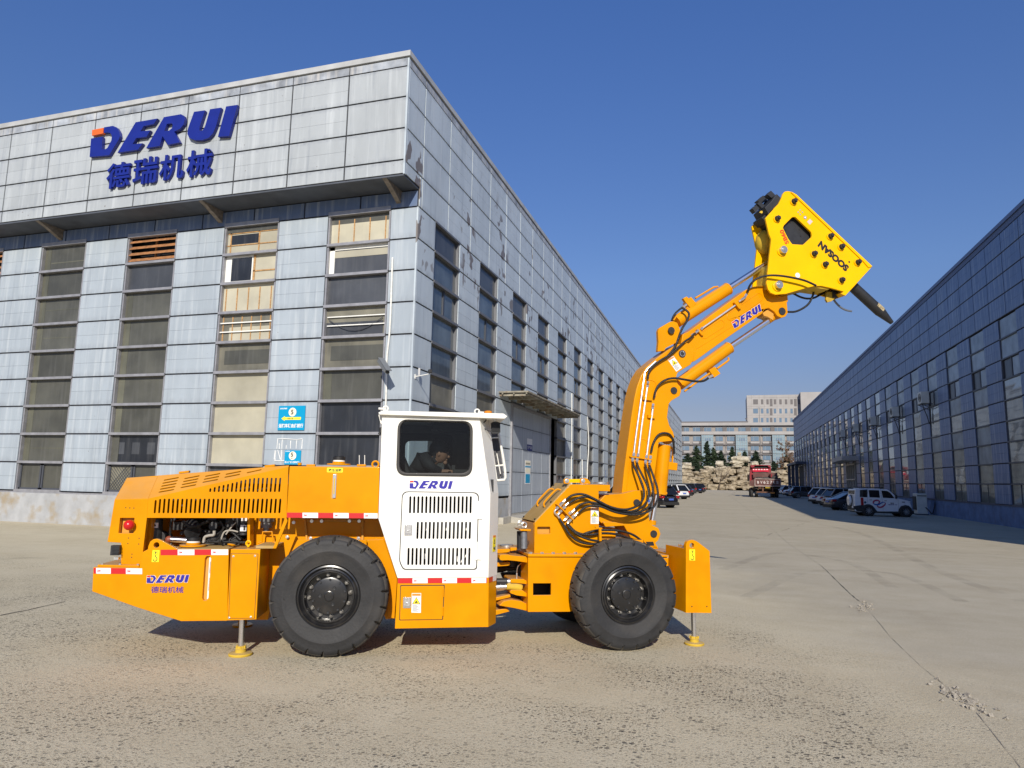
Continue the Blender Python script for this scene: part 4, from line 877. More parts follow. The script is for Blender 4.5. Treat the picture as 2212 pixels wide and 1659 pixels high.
# ---------------------------------------------------------------- wheels
def wheel(pl,c,ctr,D,parent,label,phase=0.,rot=0.):
    x,zc=pl.p2(c,*ctr); R=D/2; zc=R+.002; W_=.33
    wh=None; s=R/.545; n=pl.n*-1; O_=.06
    prof=[(.075,.268),(.045,.283),(.020,.295),(.014,.33),(.004,.385),(-.003,.41),(-.003,.416),(.001,.425),(.001,.475),(.004,.492),(.009,.505),(.018,.520),(.032,.532),(.06,.541),(.11,.544),(.165,.545),(.22,.544),(.26,.541),(.29,.532),(.308,.517),(.32,.497),(.33,.46),(.325,.40),(.30,.335),(.26,.27)]
    gd=[0,0,0,0,0,0,0,0,0,.010,.022,.034,.038,.036,.03,.012,.03,.036,.038,.032,.018,.004,0,0,0]
    N=22*18; mb=MB(); vs=[]; O=pl.w(x,zc,.05); u=pl.e1; v=pl.e2
    for i in range(N):
        a=2*PI*i/N
        e=u*math.cos(a)+v*math.sin(a)
        for j,(y,r) in enumerate(prof):
            sh=(y-.165)/.165; ph=(i/18+phase-abs(sh)*.42+(.5 if sh>0 else 0))%1
            g=gd[j] if ph<.125 else 0
            vs.append(O+n*(y*s)+e*((r-g)*s))
    k=len(prof); fs=[]
    for i in range(N):
        i2=(i+1)%N
        for j in range(k-1): fs.append((i*k+j,i*k+j+1,i2*k+j+1,i2*k+j))
    mb.add(vs,fs); mb.m=[1 if 11<=(q%(k-1))<=19 else 0 for q in range(len(fs))]
    for a,ch in ((196,'R'),(190,'I'),(184.5,'M'),(150,'G'),(143.5,'U'),(137,'A'),(130.5,'R'),(124,'D')):
        aa=math.radians(a+rot); ta=aa-PI/2; r0=.385*s; cx=x+r0*math.cos(aa); cz=zc+r0*math.sin(aa); text_mesh(mb,ch,pl,cx,cz,.036*s,depth=.004,d=-.004*s+.05,bold=.02,rot=ta)
    tyre=mb.build('tyre',[RUB,TREAD],parent,smooth=28,label=label)
    mb=MB(); mb.lathe(O,n,[(.05*s,.285*s),(.028*s,.283*s),(.024*s,.27*s),(.04*s,.262*s),(.05*s,.25*s),(.044*s,.238*s),(.03*s,.232*s),(.03*s,.222*s),(.06*s,.217*s),(.12*s,.214*s),(.125*s,.16*s),(.085*s,.156*s),(.075*s,.165*s),(.07*s,.150*s),(.068*s,.03*s),(.060*s,.046*s),(.054*s,.046*s),(.052*s,.040*s),(.058*s,.038*s),(.058*s,.0*s)],64)
    rim=mb.build('rim',RIM,tyre,smooth=30)
    mb=MB()
    for q in range(12):
        a=2*PI*q/12+.12+rot*.02; p=O+n*.122*s+(u*math.cos(a)+v*math.sin(a))*.188*s; mb.cyl(p,p-n*.006*s,.019*s,16); mb.cyl(p-n*.006*s,p-n*.035*s,.0145*s,6); mb.cyl(p-n*.03*s,p-n*.045*s,.008*s,10)
    mb.parts('wheel_nut',WNUT,rim,3)
    mb=MB()
    for q in range(10):
        a=2*PI*q/10+.3; p=O+n*.07*s+(u*math.cos(a)+v*math.sin(a))*.150*s; mb.cyl(p,p-n*.014*s,.0105*s,6)
    for q in range(3):
        a=2*PI*q/3+1.0+rot*.01; p=O+n*.069*s+(u*math.cos(a)+v*math.sin(a))*.083*s; mb.torus(p,n,.014*s,.003*s,14,5); mb.cyl(p,p-n*.005*s,.008*s,8)
    mb.build('hub_bolts',BK_,rim)
    # axle stub to the inside
    mb=MB(); mb.cyl(O+n*.2*s,O+n*.62,.13*s,20); mb.build('axle',ENG,MACH)
    return tyre
wheel(PR,cT,(812,880),1.115,MACH,'rear tyre facing the camera',0.1,0)
wheel(PN,cN,(985,843),1.10,MACH,'front tyre facing the camera',.35,-20)
def farwheel(pl,c,ctr,D,off):
    p2=pl.off(off); x,_=pl.p2(c,*ctr); mb=MB(); O=pl.w(x,D/2,-off); mb.lathe(O,-pl.n,[(0,.2),(0,.47),(.03,.525),(.15,D/2),(.3,.525),(.33,.47),(.33,.2)],96)
    mb.build('tyre',RUB,MACH,label='tyre on the far side')
farwheel(PR,cT,(812,880),1.115,1.3); farwheel(PN,cN,(985,843),1.10,1.3)
# ---------------------------------------------------------------- rear tank and bumper
tb=[(42,900),(380,905),(405,790),(440,771),(1042,771),(1030,1297),(690,1300),(370,1200),(32,1080)]
pt('fuel_tank',OR,PR,c1,tb,.46,bev=.006,holes=[slotpx(PR,c1,(888,838),(868,1128),22)])
P_('fuel_tank',OR,lambda m:addplate(m,PR,c1,[(380,905),(405,790),(440,771),(1042,771),(1030,1297),(690,1300),(370,1200)],.46,d=-1.14,same=True),bev=.006,label='fuel tank on the far side')
P_('bumper',OR,lambda m:addplate(m,PR,c1,[(42,900),(395,905),(395,1206),(370,1200),(32,1080)],.68,d=-.46,same=True),bev=.006)
P_('tank_lid',DUST,lambda m:addplate(m,PR,c1,[(668,765),(1040,765),(1040,771),(668,771)],.45,d=-.006),bev=0)
def f(m): addplate(m,PR,c1,[(440,800),(448,745),(462,712),(485,695),(512,691),(545,703),(668,771),(668,800)],.04,d=.001,holes=[circ(PR.p2(c1,508,738),pxm(PR,c1,508,738,21),20)])
P_('lifting_lug',OR,f,bev=.004)
gp=PR.off(.035)
P_('gauge_recess',ORd,lambda m:addplate(m,gp,c1,[(840,800),(930,800),(915,1160),(830,1160)],.01))
P_('level_gauge',M_white,lambda m:addplate(m,PR.off(.012),c1,[(898,828),(927,828),(908,1137),(880,1137)],.02),bev=.002)
P_('gauge_tube',M_steel,lambda m:(addplate(m,PR.off(.010),c1,[(903,858),(916,858),(911,945),(897,945)],.004),addplate(m,PR.off(.010),c1,[(897,978),(910,978),(902,1075),(889,1075)],.004)),smooth=0)
tape(PR,c1,[45,63,172,283,403],906,948,0,slope=.012)
tape(PR,cE,[452,703,950,1197,1447],622,703,0,slope=-.004)
def derui(pl,c,ll,lr,ul,parent=None,halo=True,d=.0025):
    a,b,e=pl.p2(c,*ll),pl.p2(c,*lr),pl.p2(c,*ul)
    if halo:
        hx=((b[0]-a[0])*.008,(b[1]-a[1])*.008); hy=((e[0]-a[0])*.05,(e[1]-a[1])*.05)
        m=MB(); r=MB(); 
        for sx,sy in ((1,1),(-1,1),(1,-1),(-1,-1)): 
            o=(sx*hx[0]+sy*hy[0],sx*hx[1]+sy*hy[1]); logo(m,m,pl,(a[0]+o[0],a[1]+o[1]),(b[0]+o[0],b[1]+o[1]),(e[0]+o[0],e[1]+o[1]),t=.0004,d=d-.0006)
        hl=m.build('decal_edge',HALO,MACH,smooth=0)
    m,r=MB(),MB(); logo(m,r,pl,a,b,e,t=.0012,d=d); m.build('blue_letters',BLU,MACH,smooth=0); r.build('red_block',RDD,MACH,smooth=0)
derui(PR,c1,(437,1019),(748,1014),(440,962))
def chinese(pl,c,x0,y0,x1,y1,body='德瑞机械'):
    a=pl.p2(c,x0,y1); b=pl.p2(c,x0,y0); w_=pl.p2(c,x1,y1)[0]-a[0]; m=MB(); text_mesh(m,body,pl,a[0],a[1],b[1]-a[1],width=w_,depth=.001,d=.0025,bold=.006); m.build('blue_characters',BLU,MACH,smooth=0)
chinese(PR,c1,467,1042,707,1090)
def hooklabel(pl,c,quad,d=.002):
    m=MB(); addplate(m,pl,c,quad,.001,d=d+.001); o=m.build('lifting_point_label',YL,MACH,smooth=0)
    P=[pl.p2(c,*q) for q in quad]; x0=min(p[0] for p in P);x1=max(p[0] for p in P);y0=min(p[1] for p in P);y1=max(p[1] for p in P); w_=x1-x0;h=y1-y0
    m=MB(); cx=(x0+x1)/2; yy=y0+h*.76
    m.torus(pl.w(cx,yy,d+.002),pl.n,w_*.30,w_*.02,20,4); m.plate(pl,[(cx-.05*w_,yy-.18*w_),(cx+.05*w_,yy-.18*w_),(cx+.05*w_,yy+.03*w_),(cx+.16*w_,yy+.03*w_),(cx,yy+.22*w_),(cx-.16*w_,yy+.03*w_),(cx-.05*w_,yy+.03*w_)],.001,d=d+.0022)
    pts=[(cx,y0+.56*h),(cx+.02*w_,y0+.46*h),(cx+.18*w_,y0+.36*h),(cx+.26*w_,y0+.25*h),(cx+.16*w_,y0+.13*h),(cx,y0+.08*h),(cx-.2*w_,y0+.12*h),(cx-.28*w_,y0+.24*h)]
    m.tube(cat([pl.w(a,b,d+.001) for a,b in pts],4),w_*.055,6); m.build('black_symbol',M_ink,o,smooth=0)
hooklabel(PR,c1,[(480,775),(532,775),(525,863),(472,863)])
# ---------------------------------------------------------------- rear stabiliser housing, legs
pt('stabiliser_housing',OR,PR,c1,[(1056,768),(1275,768),(1245,1287),(1026,1295)],.45,bev=.005)
P_('stabiliser_housing',OR,lambda m:addplate(m,PR,c1,[(1056,768),(1275,768),(1245,1287),(1026,1295)],.45,d=-1.15,same=True),bev=.005,label='stabiliser housing on the far side')
P_('cover_plate',OR,lambda m:addplate(m,PR,c1,[(1062,800),(1256,805),(1229,1276),(1042,1276)],.004,d=.004),bev=.0015)
P_('cover_gap',M_black,lambda m:addplate(m,PR,c1,[(1059,797),(1259,802),(1232,1279),(1039,1279)],.002,d=.002),smooth=0)
P_('cover_bolt',M_steel,lambda m:[bolt(m,PR,c1,x,y,.0065,.004,.008) for x,y in ((1077,820),(1236,817),(1205,1267),(1046,1273))])
def leg(pl,c,top,bot,off,r,scale=1.,lab=None,mat_=None):
    a=pl.off(off).p2(c,*top); g=pl.off(off).p2(c,*bot); a=(a[0],a[1]); L=MB(); p0=pl.w(a[0],a[1]+.06,-off); p1=pl.w(g[0],.05,-off); L.cyl(p0,p1,r,24); o=L.build('stabiliser_leg',M_chrome,MACH,label=lab)
    m=MB(); q=pl.w(g[0],0,-off); m.lathe(q,Z,[(0,.001),(0,.105*scale),(.012,.11*scale),(.022,.105*scale),(.028,.06*scale),(.03,.05*scale),(.055,.048*scale),(.058,.052*scale),(.062,.052*scale),(.066,.04*scale),(.085,.04*scale),(.085,.001)],28)
    for k in range(6): t=k*PI/3; m.cyl(q+Vector((math.cos(t)*.042,math.sin(t)*.042,.06)),q+Vector((math.cos(t)*.042,math.sin(t)*.042,.088)),.008,6)
    m.build('foot_pad',YD if mat_ is None else mat_,o)
leg(PR,c1,(1140,1290),(1128,1545),.13,.026); leg(PR,c1,(1140,1290),(1128,1545),1.42,.026,lab='rear stabiliser leg on the far side',mat_=OR)
# ---------------------------------------------------------------- hood end
PH=PR.off(.07)
pt('hood_end',OR,PH,c1,[(146,715),(199,402),(447,396),(438,535),(410,775),(398,888),(246,884),(246,722)],.05,holes=[PH.px(c1,[(240,538),(345,538),(338,650),(228,650)])],bev=.004)
P_('hood_end_body',OR,lambda m:addplate(m,PH,c1,[(146,715),(199,402),(447,396),(438,535),(410,775),(398,888),(246,884),(246,722)],1.2,d=-.13,same=True),bev=.004)
P_('lamp_recess',ORd,lambda m:(addplate(m,PR,c1,[(232,530),(345,530),(338,660),(222,660)],.06,d=-.13),))
P_('hood_flange',OR,lambda m:addplate(m,PR,c1,[(75,882),(380,888),(378,904),(72,898)],.4,d=-.012),bev=.003)
P_('flange_bolt',M_steel,lambda m:[m.cyl(PR.p3(c1,x,y)-PR.n*dd,PR.p3(c1,x,y)-PR.n*dd+Z*.012,.012,6) for x,y,dd in ((97,884,.03),(228,886,.03),(362,889,.03),(140,872,.3))])
cR_=PR.p3(c1,296,592)-PR.n*.03
P_('indicator_lamp',M_red,lambda m:m.sphere(cR_,pxm(PR,c1,296,592,40),20,14))
P_('lamp_base',YE,lambda m:addplate(m,PR,c1,[(300,558),(338,558),(338,628),(300,628)],.04,d=-.07))
P_('rivet',M_ink,lambda m:[m.cyl(PH.p3(c1,x,y),PH.p3(c1,x,y)+PH.n*.002,.005,8) for x,y in ((282,462),(312,464),(342,465),(302,686),(381,688),(298,726),(378,730),(325,828),(328,805))])
# chamfers
a_,b_=PH.p3(c1,199,402),PH.p3(c1,447,396); PCh=Pl.three(a_,b_,PR.off(.30).p3(c1,290,242))
P_('hood_end_chamfer',OR,lambda m:addplate(m,PCh,c1,[(199,402),(447,396),(520,225),(290,241)],.02),bev=.004)
P_('hood_end_top',OR,lambda m:addplate(m,PR,c1,[(199,402),(447,396),(520,226),(290,242)],1.0,d=-.305),bev=.004)
# slotted engine cover
PV=PR.off(.068); sl1=[slotpx(PV,c1,(495+32.83*i+8,402 if i>1 else 412-8*i),(495+32.83*i,497),7.2) for i in range(29)]
tops=[320,311,302,295,288,280,272,262,256,248,244,242,242,242,242,242,242]
sl2=[slotpx(PV,c1,(906+32*i+4*(i/6 if i<6 else 1),tops[i]+5),(904+31.8*i,341),6.8) for i in range(17)]
pt('engine_cover',OR,PV,c1,[(438,537),(447,396),(1482,160),(1467,539)],.012,holes=sl1+sl2,bev=.002)
PC2=Pl.three(PV.p3(c1,447,396),PV.p3(c1,1482,160),PR.off(.30).p3(c1,520,225))
sl3=[]
for n_,x0,y0,x1,y1 in ((5,563,258,672,240),(4,715,246,825,227),(3,868,229,978,210),(2,1020,214,1132,194),(1,1175,203,1282,182)):
    for i in range(n_): sl3.append(slotpx(PC2,c1,(x0-9.3*i+5,y0+22*i),(x1-8.5*i-5,y1+22*i),6.2))
pt('engine_cover_chamfer',OR,PC2,c1,[(447,396),(520,225),(1486,150),(1482,160)],.012,holes=sl3,bev=.002)
q=[PR.off(.30).p3(c1,520,225),PR.off(.30).p3(c1,1486,150)]
P_('engine_cover_top',OR,lambda m:m.add([q[0],q[1],q[1]-PR.n*1.0,q[0]-PR.n*1.0,q[0]-Z*.02,q[1]-Z*.02,q[1]-PR.n-Z*.02,q[0]-PR.n-Z*.02],[(0,1,2,3),(7,6,5,4),(0,4,5,1),(2,6,7,3)]),bev=0)
P_('slot_shade_sheet',INTD,lambda m:(m.add([p+v for p,v in zip((q[0],q[1],q[1]-PR.n*1.0,q[0]-PR.n*1.0),[Vector((0,0,-.035))-PR.n*.02]*4)],[(0,1,2,3)]),addplate(m,PCh.off(.0) if False else PR,c1,[(520,240),(1478,170),(1478,420),(447,420)],.01,d=-.42,same=True)),smooth=0)  # added black sheets under the cover, giving the slots their dark shade
P_('engine_cover_far_side',OR,lambda m:addplate(m,PR,c1,[(438,537),(447,396),(520,240),(1482,165),(1467,539)],.02,d=-1.3,same=True))
P_('hinge',OR,lambda m:[addplate(m,PR,c1,[(x,y),(x+75,y-8),(x+75,y+8),(x,y+16)],.05,d=-.3) for x,y in ((672,196),(1305,150))],bev=.004)
# engine bay
EB=PR.off(.5)
P_('engine_bay_wall',INTD,lambda m:(addplate(m,PR,c1,[(420,540),(430,400),(520,240),(1480,180),(1480,770),(410,775)],.03,d=-1.25),addplate(m,PR,c1,[(405,560),(440,560),(440,780),(400,780)],.6,d=-.3)),smooth=0)
r_=random.Random(3)
def eng(m):
    for k in range(12):
        x=r_.uniform(560,1150); y=r_.uniform(420,740); p=PR.off(r_.uniform(.45,.7)).p3(c1,x,y); s=r_.uniform(.03,.09)
        m.obox(p,PR.e1*s*r_.uniform(.6,1.4),PR.n*s,Z*s*r_.uniform(.6,1.3))
    for k in range(9):
        x=r_.uniform(500,1160); y=r_.uniform(420,720); p=PR.off(r_.uniform(.3,.45)).p3(c1,x,y); m.cyl(p,p-PR.n*.12,r_.uniform(.02,.06),14)
    m.cyl(PR.off(.35).p3(c1,500,545),PR.off(.35).p3(c1,495,690),.07,20)
    m.cyl(PR.off(.3).p3(c1,1155,545),PR.off(.3).p3(c1,1150,665),.04,18)
    m.cyl(PR.off(.35).p3(c1,780,640),PR.off(.45).p3(c1,760,600),.08,18)
P_('engine',ENG,eng,bev=.006)
def ehose(m):
    for pts,r in [([(1010,600),(960,690),(900,700),(860,720),(850,745)],.012),([(1130,700),(1060,640),(1010,640),(980,700),(1000,745)],.011),([(1170,720),(1060,715),(960,715),(880,712)],.012),([(1090,545),(1100,600),(1110,660),(1060,700)],.009),([(620,545),(612,600),(610,680),(620,735)],.012),([(700,560),(760,600),(820,590),(900,560)],.014),([(640,700),(700,720),(760,730)],.01),([(980,560),(1000,620),(930,670),(880,650)],.01),([(1060,550),(1020,600),(1070,650),(1160,640)],.008)]:
        m.tube(cat([PR.off(.27+.02*math.sin(i*2+len(pts))).p3(c1,*p) for i,p in enumerate(pts)],5),r,7)
P_('engine_hose',HOS,ehose,each=1)
P_('coolant_pipe',mat('pale_hose',(.35,.33,.29),.5),lambda m:(m.tube(cat([PR.off(.25).p3(c1,*p) for p in ((935,632),(930,662),(895,668),(865,680),(855,720))],5),.014,8),m.tube(cat([PR.off(.25).p3(c1,*p) for p in ((985,695),(1010,640),(1060,630),(1110,640))],5),.008,6),m.tube(cat([PR.off(.25).p3(c1,*p) for p in ((1020,660),(1065,600),(1095,570))],5),.007,6)))
P_('exhaust_pipe',M_chrome,lambda m:m.cyl(PR.off(.25).p3(c1,615,695),PR.off(.25).p3(c1,735,703),.028,16))
P_('exhaust_coupling',mat('terracotta_plastic',(.25,.06,.03),.5),lambda m:m.sphere(PR.off(.25).p3(c1,600,697),.035,14,10))
P_('filter_label',TW,lambda m:(addplate(m,PR.off(.275),c1,[(467,573),(523,573),(521,611),(465,611)],.003),addplate(m,PR.off(.255),c1,[(1128,590),(1172,590),(1170,636),(1124,636)],.003),addplate(m,PR.off(.26),c1,[(1135,538),(1178,538),(1177,560),(1134,560)],.003)),smooth=0)
P_('filter_print',M_ink,lambda m:(m.torus(PR.off(.272).p3(c1,488,592),PR.n,.012,.0025,14,4),addplate(m,PR.off(.272),c1,[(488,589),(504,589),(504,596),(488,596)],.002),addplate(m,PR.off(.252),c1,[(1150,596),(1165,596),(1164,630),(1149,630)],.002)),smooth=0)
# filler cap, eye bolts on the tank
def cap(pl,c,cx,yb,rpx,mk,d,h=.05):
    p=pl.off(d).p3(c,cx,yb); r=pxm(pl.off(d),c,cx,yb,rpx)
    P_('filler_flange',OR,lambda m:(m.cyl(p,p+Z*.015,r*1.9,30),m.cyl(p+Z*.015,p+Z*.035,r*1.02,28)),bev=.002)
    P_('filler_neck',M_white,lambda m:m.cyl(p+Z*.035,p+Z*.05,r*.95,28)); P_('filler_cap',M_black,lambda m:(m.cyl(p+Z*.05,p+Z*(.05+h),r,28),m.cyl(p+Z*(.05+h),p+Z*(.056+h),r*.8,28)),bev=.004)
cap(PR,c1,778,745,50,None,.2,.03); cap(PR,c2,655,148,46,None,.4,.035)
P_('eye_bolt',YE,lambda m:(m.torus(PR.off(.15).p3(c1,1186,724),PR.n,.021,.008,20,8),m.cyl(PR.off(.15).p3(c1,1186,752),PR.off(.15).p3(c1,1186,738),.012,10)))
P_('eye_bolt',OR,lambda m:m.torus(PR.off(.2).p3(c1,1062,737),Vector((0,.3,1)),.032,.008,20,8))
P_('shelf',DUST,lambda m:addplate(m,PR,c1,[(1240,742),(1385,742),(1375,764),(1240,764)],.4,d=-.02),bev=.003)
P_('side_bracket',OR,lambda m:addplate(m,PR,c1,[(1467,540),(1455,540),(1366,764),(1390,764),(1475,560)],.03,d=-.0),bev=.003)
P_('valve_post',OR,lambda m:(addplate(m,PR,c1,[(1180,540),(1200,540),(1196,750),(1176,750)],.15,d=-.2),m.tube([PR.off(.3).p3(c1,*p) for p in ((1255,722),(1285,715),(1293,640),(1360,640),(1370,715),(1390,720))],.009,8)),bev=.002)
P_('priming_valve',mat('grey_valve_body',(.18,.18,.18),.5,.3),lambda m:(m.cyl(PR.off(.35).p3(c1,1322,560),PR.off(.35).p3(c1,1320,610),.055,20),m.cyl(PR.off(.35).p3(c1,1320,610),PR.off(.35).p3(c1,1319,640),.03,16),m.cyl(PR.off(.35).p3(c1,1325,538),PR.off(.35).p3(c1,1323,562),.075,22)))
P_('bay_partition',INTD,lambda m:addplate(m,PR,c1,[(1200,540),(1470,540),(1400,770),(1200,770)],.05,d=-.6))
# rear work lamp under the hood end
P_('work_lamp',BK_,lambda m:(m.obox(PR.off(.05).p3(c1,211,775),PR.e1*.038,PR.n*.03,Z*.045),[m.obox(PR.off(.018).p3(c1,211,742+11*k),PR.e1*.036,PR.n*.004,Z*.0025) for k in range(7)]),bev=.006)
P_('lamp_bracket',M_steel,lambda m:m.obox(PR.off(.05).p3(c1,218,835),PR.e1*.02,PR.n*.02,Z*.012))
# ---------------------------------------------------------------- hydraulic oil tank
PT=PR.off(.02)
pt('oil_tank',OR,PT,c2,[(291,156),(957,161),(946,540),(268,536)],1.28,bev=.007,holes=[])
P_('gauge_recess',ORd,lambda m:m.plate(PT,slotpx(PT,c2,(627,222),(613,382),17,5),.002,d=.002))
P_('level_gauge',M_chrome,lambda m:addplate(m,PT,c2,[(613,215),(638,218),(631,391),(607,391)],.012,d=.014),bev=.002)
P_('gauge_tube',YD,lambda m:addplate(m,PT,c2,[(619,245),(628,245),(622,362),(613,362)],.004,d=.017),smooth=0)
P_('tank_label',YL,lambda m:m.plate(PT,roundpoly(PT.px(c2,[(568,167),(686,170),(684,203),(567,201)]),.008),.001,d=.002),smooth=0)
def f(m): a=PT.p2(c2,577,196); b=PT.p2(c2,577,173); w_=PT.p2(c2,675,196)[0]-a[0]; text_mesh(m,'液压油箱',PT,a[0],a[1],b[1]-a[1],width=w_,depth=.001,d=.003,bold=.02)
P_('black_print',M_ink,f,smooth=0)
tape(PT,c2,[272,387,502,615,728,840,941],498,536,0,slope=.008)
def f(m):
    for x in (415,788): addplate(m,PR,c2,[(x,142),(x+65,142),(x+65,158),(x,158)],.05,d=-.3)
    m.cyl(PR.off(.35).p3(c2,367,150),PR.off(.35).p3(c2,367,130),.02,16)
P_('tank_fitting',OR,f,bev=.004)
P_('lifting_ring',OR,lambda m:m.torus(PR.off(.2).p3(c2,925,143),PR.n,.032,.010,20,8))
P_('aerial',M_white,lambda m:[m.cyl(PR.off(.5).p3(c2,x,150),PR.off(.5).p3(c2,x,75),.004,6) for x in (806,846)])
# ---------------------------------------------------------------- chassis side behind the wheel
P_('chassis_side',OR,lambda m:addplate(m,PR,c2,[(30,520),(962,520),(1100,985),(1075,1280),(1000,1285),(900,1000),(700,860),(400,860),(200,1000),(130,1290),(30,1290)],.75,d=-.40),bev=.004)
P_('chassis_frame',ORd,lambda m:(addplate(m,PR,c2,[(398,550),(845,550),(835,706),(412,706),(412,690),(822,690),(830,566),(410,566)],.01,d=-.385),addplate(m,PR,c2,[(398,550),(412,550),(426,700),(412,706)],.03,d=-.37),addplate(m,PR,c2,[(820,550),(835,550),(838,700),(822,706)],.03,d=-.37)),bev=.003)
P_('chassis_bolt',M_steel,lambda m:[bolt(m,PR.off(.37),c2,x,y,.011,0,.014) for x,y in ((455,561),(528,561),(733,561),(805,561),(447,687),(800,687),(322,571),(275,678))])
P_('mud_flap',OR,lambda m:addplate(m,PR,c2,[(985,695),(1085,985),(1065,1280),(1018,1270),(1000,1000),(880,760),(860,700)],.02,d=-.33),bev=.003)
P_('mud_flap',OR,lambda m:addplate(m,PR,c2,[(350,700),(860,700),(860,740),(340,760),(240,900),(172,1000),(172,920),(260,880)],.02,d=-.33),bev=.003)
# ---------------------------------------------------------------- box under the cab
pt('battery_box',OR,PR,c2,[(1088,983),(1762,978),(1757,1343),(1068,1355)],.40,bev=.005)
P_('battery_box_body',OR,lambda m:addplate(m,PR,c2,[(1088,983),(1815,962),(1810,1315),(1080,1350)],.9,d=-.3,same=True),bev=.005)
PBc=Pl.three(PR.p3(c2,1757,1343),PR.off(.24).p3(c2,1812,1312),PR.p3(c2,1762,978))
P_('battery_box_corner',OR,lambda m:addplate(m,PBc,c2,[(1760,978),(1818,960),(1812,1313),(1757,1343)],.02),bev=.002)
tape(PR,c2,[1090,1198,1310,1418,1526,1633,1742,1761],983,1020,0,slope=-.005)
P_('reflective_strip',TR,lambda m:addplate(m,PBc,c2,[(1762,978),(1791,969),(1790,1006),(1761,1016)],.001,d=.003),smooth=0,label='red reflective strip'); P_('reflective_strip',TW,lambda m:addplate(m,PBc,c2,[(1791,969),(1817,960),(1816,998),(1790,1006)],.001,d=.003),smooth=0,label='white reflective strip')
P_('hatch_gap',M_black,lambda m:m.plate(PR,roundpoly(PR.px(c2,[(1108,1033),(1436,1031),(1423,1288),(1100,1293)]),.008),.002,d=.002),smooth=0)
hb=P_('hatch',OR,lambda m:m.plate(PR,roundpoly(PR.px(c2,[(1113,1039),(1430,1037),(1417,1283),(1106,1287)]),.008),.006,d=.008),bev=.002)
def latch(pl,c,q,d,par):
    P_('latch',M_chrome,lambda m:(addplate(m,pl,c,q,.004,d=d+.006,rad=.006),m.obox(pl.p3(c,(q[0][0]+q[1][0])/2,(q[0][1]+q[2][1])/2+3)+pl.n*(d+.009),pl.e1*.010,pl.n*.004,Z*.006)),par,bev=.001)
    P_('latch_recess',M_steel,lambda m:addplate(m,pl,c,[(q[0][0]+9,q[0][1]+8),(q[1][0]-9,q[1][1]+8),(q[2][0]-9,q[2][1]-18),(q[3][0]+9,q[3][1]-18)],.001,d=d+.0075),par,smooth=0)
latch(PR,c2,[(1130,1123),(1187,1123),(1185,1203),(1128,1203)],.008,hb)
P_('hinge',OR,lambda m:[m.cyl(PR.p3(c2,x,y0)+PR.n*.012,PR.p3(c2,x-2,y1)+PR.n*.012,.007,10) for x,y0,y1 in ((1427,1055,1118),(1423,1192,1257))],hb)
def warn(pl,c,quad,d,parent=None,tall=1.):
    """white warning decal: orange head, yellow triangle, print"""
    p=[pl.p2(c,*q) for q in quad]
    def L(u,v): # u right 0..1, v up 0..1 ; quad order ul, ur, lr, ll
        a=Vector(p[3])*(1-u)*(1-v)+Vector(p[2])*u*(1-v)+Vector(p[1])*u*v+Vector(p[0])*(1-u)*v; return (a.x,a.y)
    m=MB(); m.plate(pl,[L(0,0),L(1,0),L(1,1),L(0,1)],.001,d=d+.001); o=m.build('warning_label',M_wink,parent or MACH,smooth=0)
    m=MB(); m.plate(pl,[L(.05,.86),L(.95,.86),L(.95,.97),L(.05,.97)],.0005,d=d+.0015); m.build('orange_header',ORD,o,smooth=0)
    m=MB(); m.plate(pl,[L(.06,.44),L(.94,.44),L(.5,.80)],.0005,d=d+.0014); m.build('black_triangle',M_ink,o,smooth=0)
    m=MB(); m.plate(pl,[L(.15,.465),L(.85,.465),L(.5,.755)],.0005,d=d+.002); m.build('yellow_triangle',YL,o,smooth=0)
    m=MB(); m.plate(pl,[L(.32,.50),L(.66,.50),L(.62,.56),L(.54,.58),L(.5,.66),L(.46,.58),L(.38,.56)],.0005,d=d+.0026)
    for k in range(8): m.plate(pl,[L(.1,.36-.043*k),L(.1+.8*(.6+.4*((k*7)%3)/2),.36-.043*k),L(.1+.8*(.6+.4*((k*7)%3)/2),.375-.043*k),L(.1,.375-.043*k)],.0005,d=d+.0015)
    m.plate(pl,[L(.0,.405),L(1,.405),L(1,.412),L(0,.412)],.0005,d=d+.0015); m.build('black_print',M_ink,o,smooth=0)
warn(PR,c2,[(1193,1091),(1262,1091),(1260,1236),(1190,1234)],.008,hb)
# ---------------------------------------------------------------- cab
CABW=1.15
hole=PR.px(c3,[(258,190),(695,195),(712,520),(245,515)])
win_in=roundpoly(PR.px(cW,[(190,198),(1412,228),(1405,1112),(170,1108)]),.085,6)
win_out=roundpoly(PR.px(cW,[(140,160),(1468,195),(1456,1180),(106,1160)]),.105,6)
ventbig=PR.px(c2,[(1155,370),(1650,375),(1645,900),(1150,900)])
cabside=[(130,127),(775,143),(848,655),(835,1212),(232,1215),(105,820)]
pt('cab_side',WP,PR,c3,cabside,.03,holes=[win_in,ventbig],bev=.004)
PCa=Pl.three(PR.p3(c3,848,655),PR.off(.24).p3(c3,902,645),PR.p3(c3,775,143)); PCb=Pl.three(PR.p3(c3,835,1212),PR.off(.24).p3(c3,893,1195),PR.p3(c3,848,655))
P_('cab_corner_post',WP,lambda m:(addplate(m,PCa,c3,[(775,143),(848,655),(902,645),(840,143)],.03),addplate(m,PCb,c3,[(848,655),(835,1212),(893,1195),(902,645)],.03)),bev=.003)
P_('cab_rear_wall',WP,lambda m:m.add([PR.p3(c3,130,127)-PR.n*a for a in (.03,CABW)]+[PR.p3(c3,105,820)-PR.n*a for a in (CABW,.03)]+[PR.p3(c3,133,127)+PR.e1*.03-PR.n*a for a in (.03,CABW)]+[PR.p3(c3,108,820)+PR.e1*.03-PR.n*a for a in (CABW,.03)],[(0,1,2,3),(7,6,5,4)]),smooth=0)
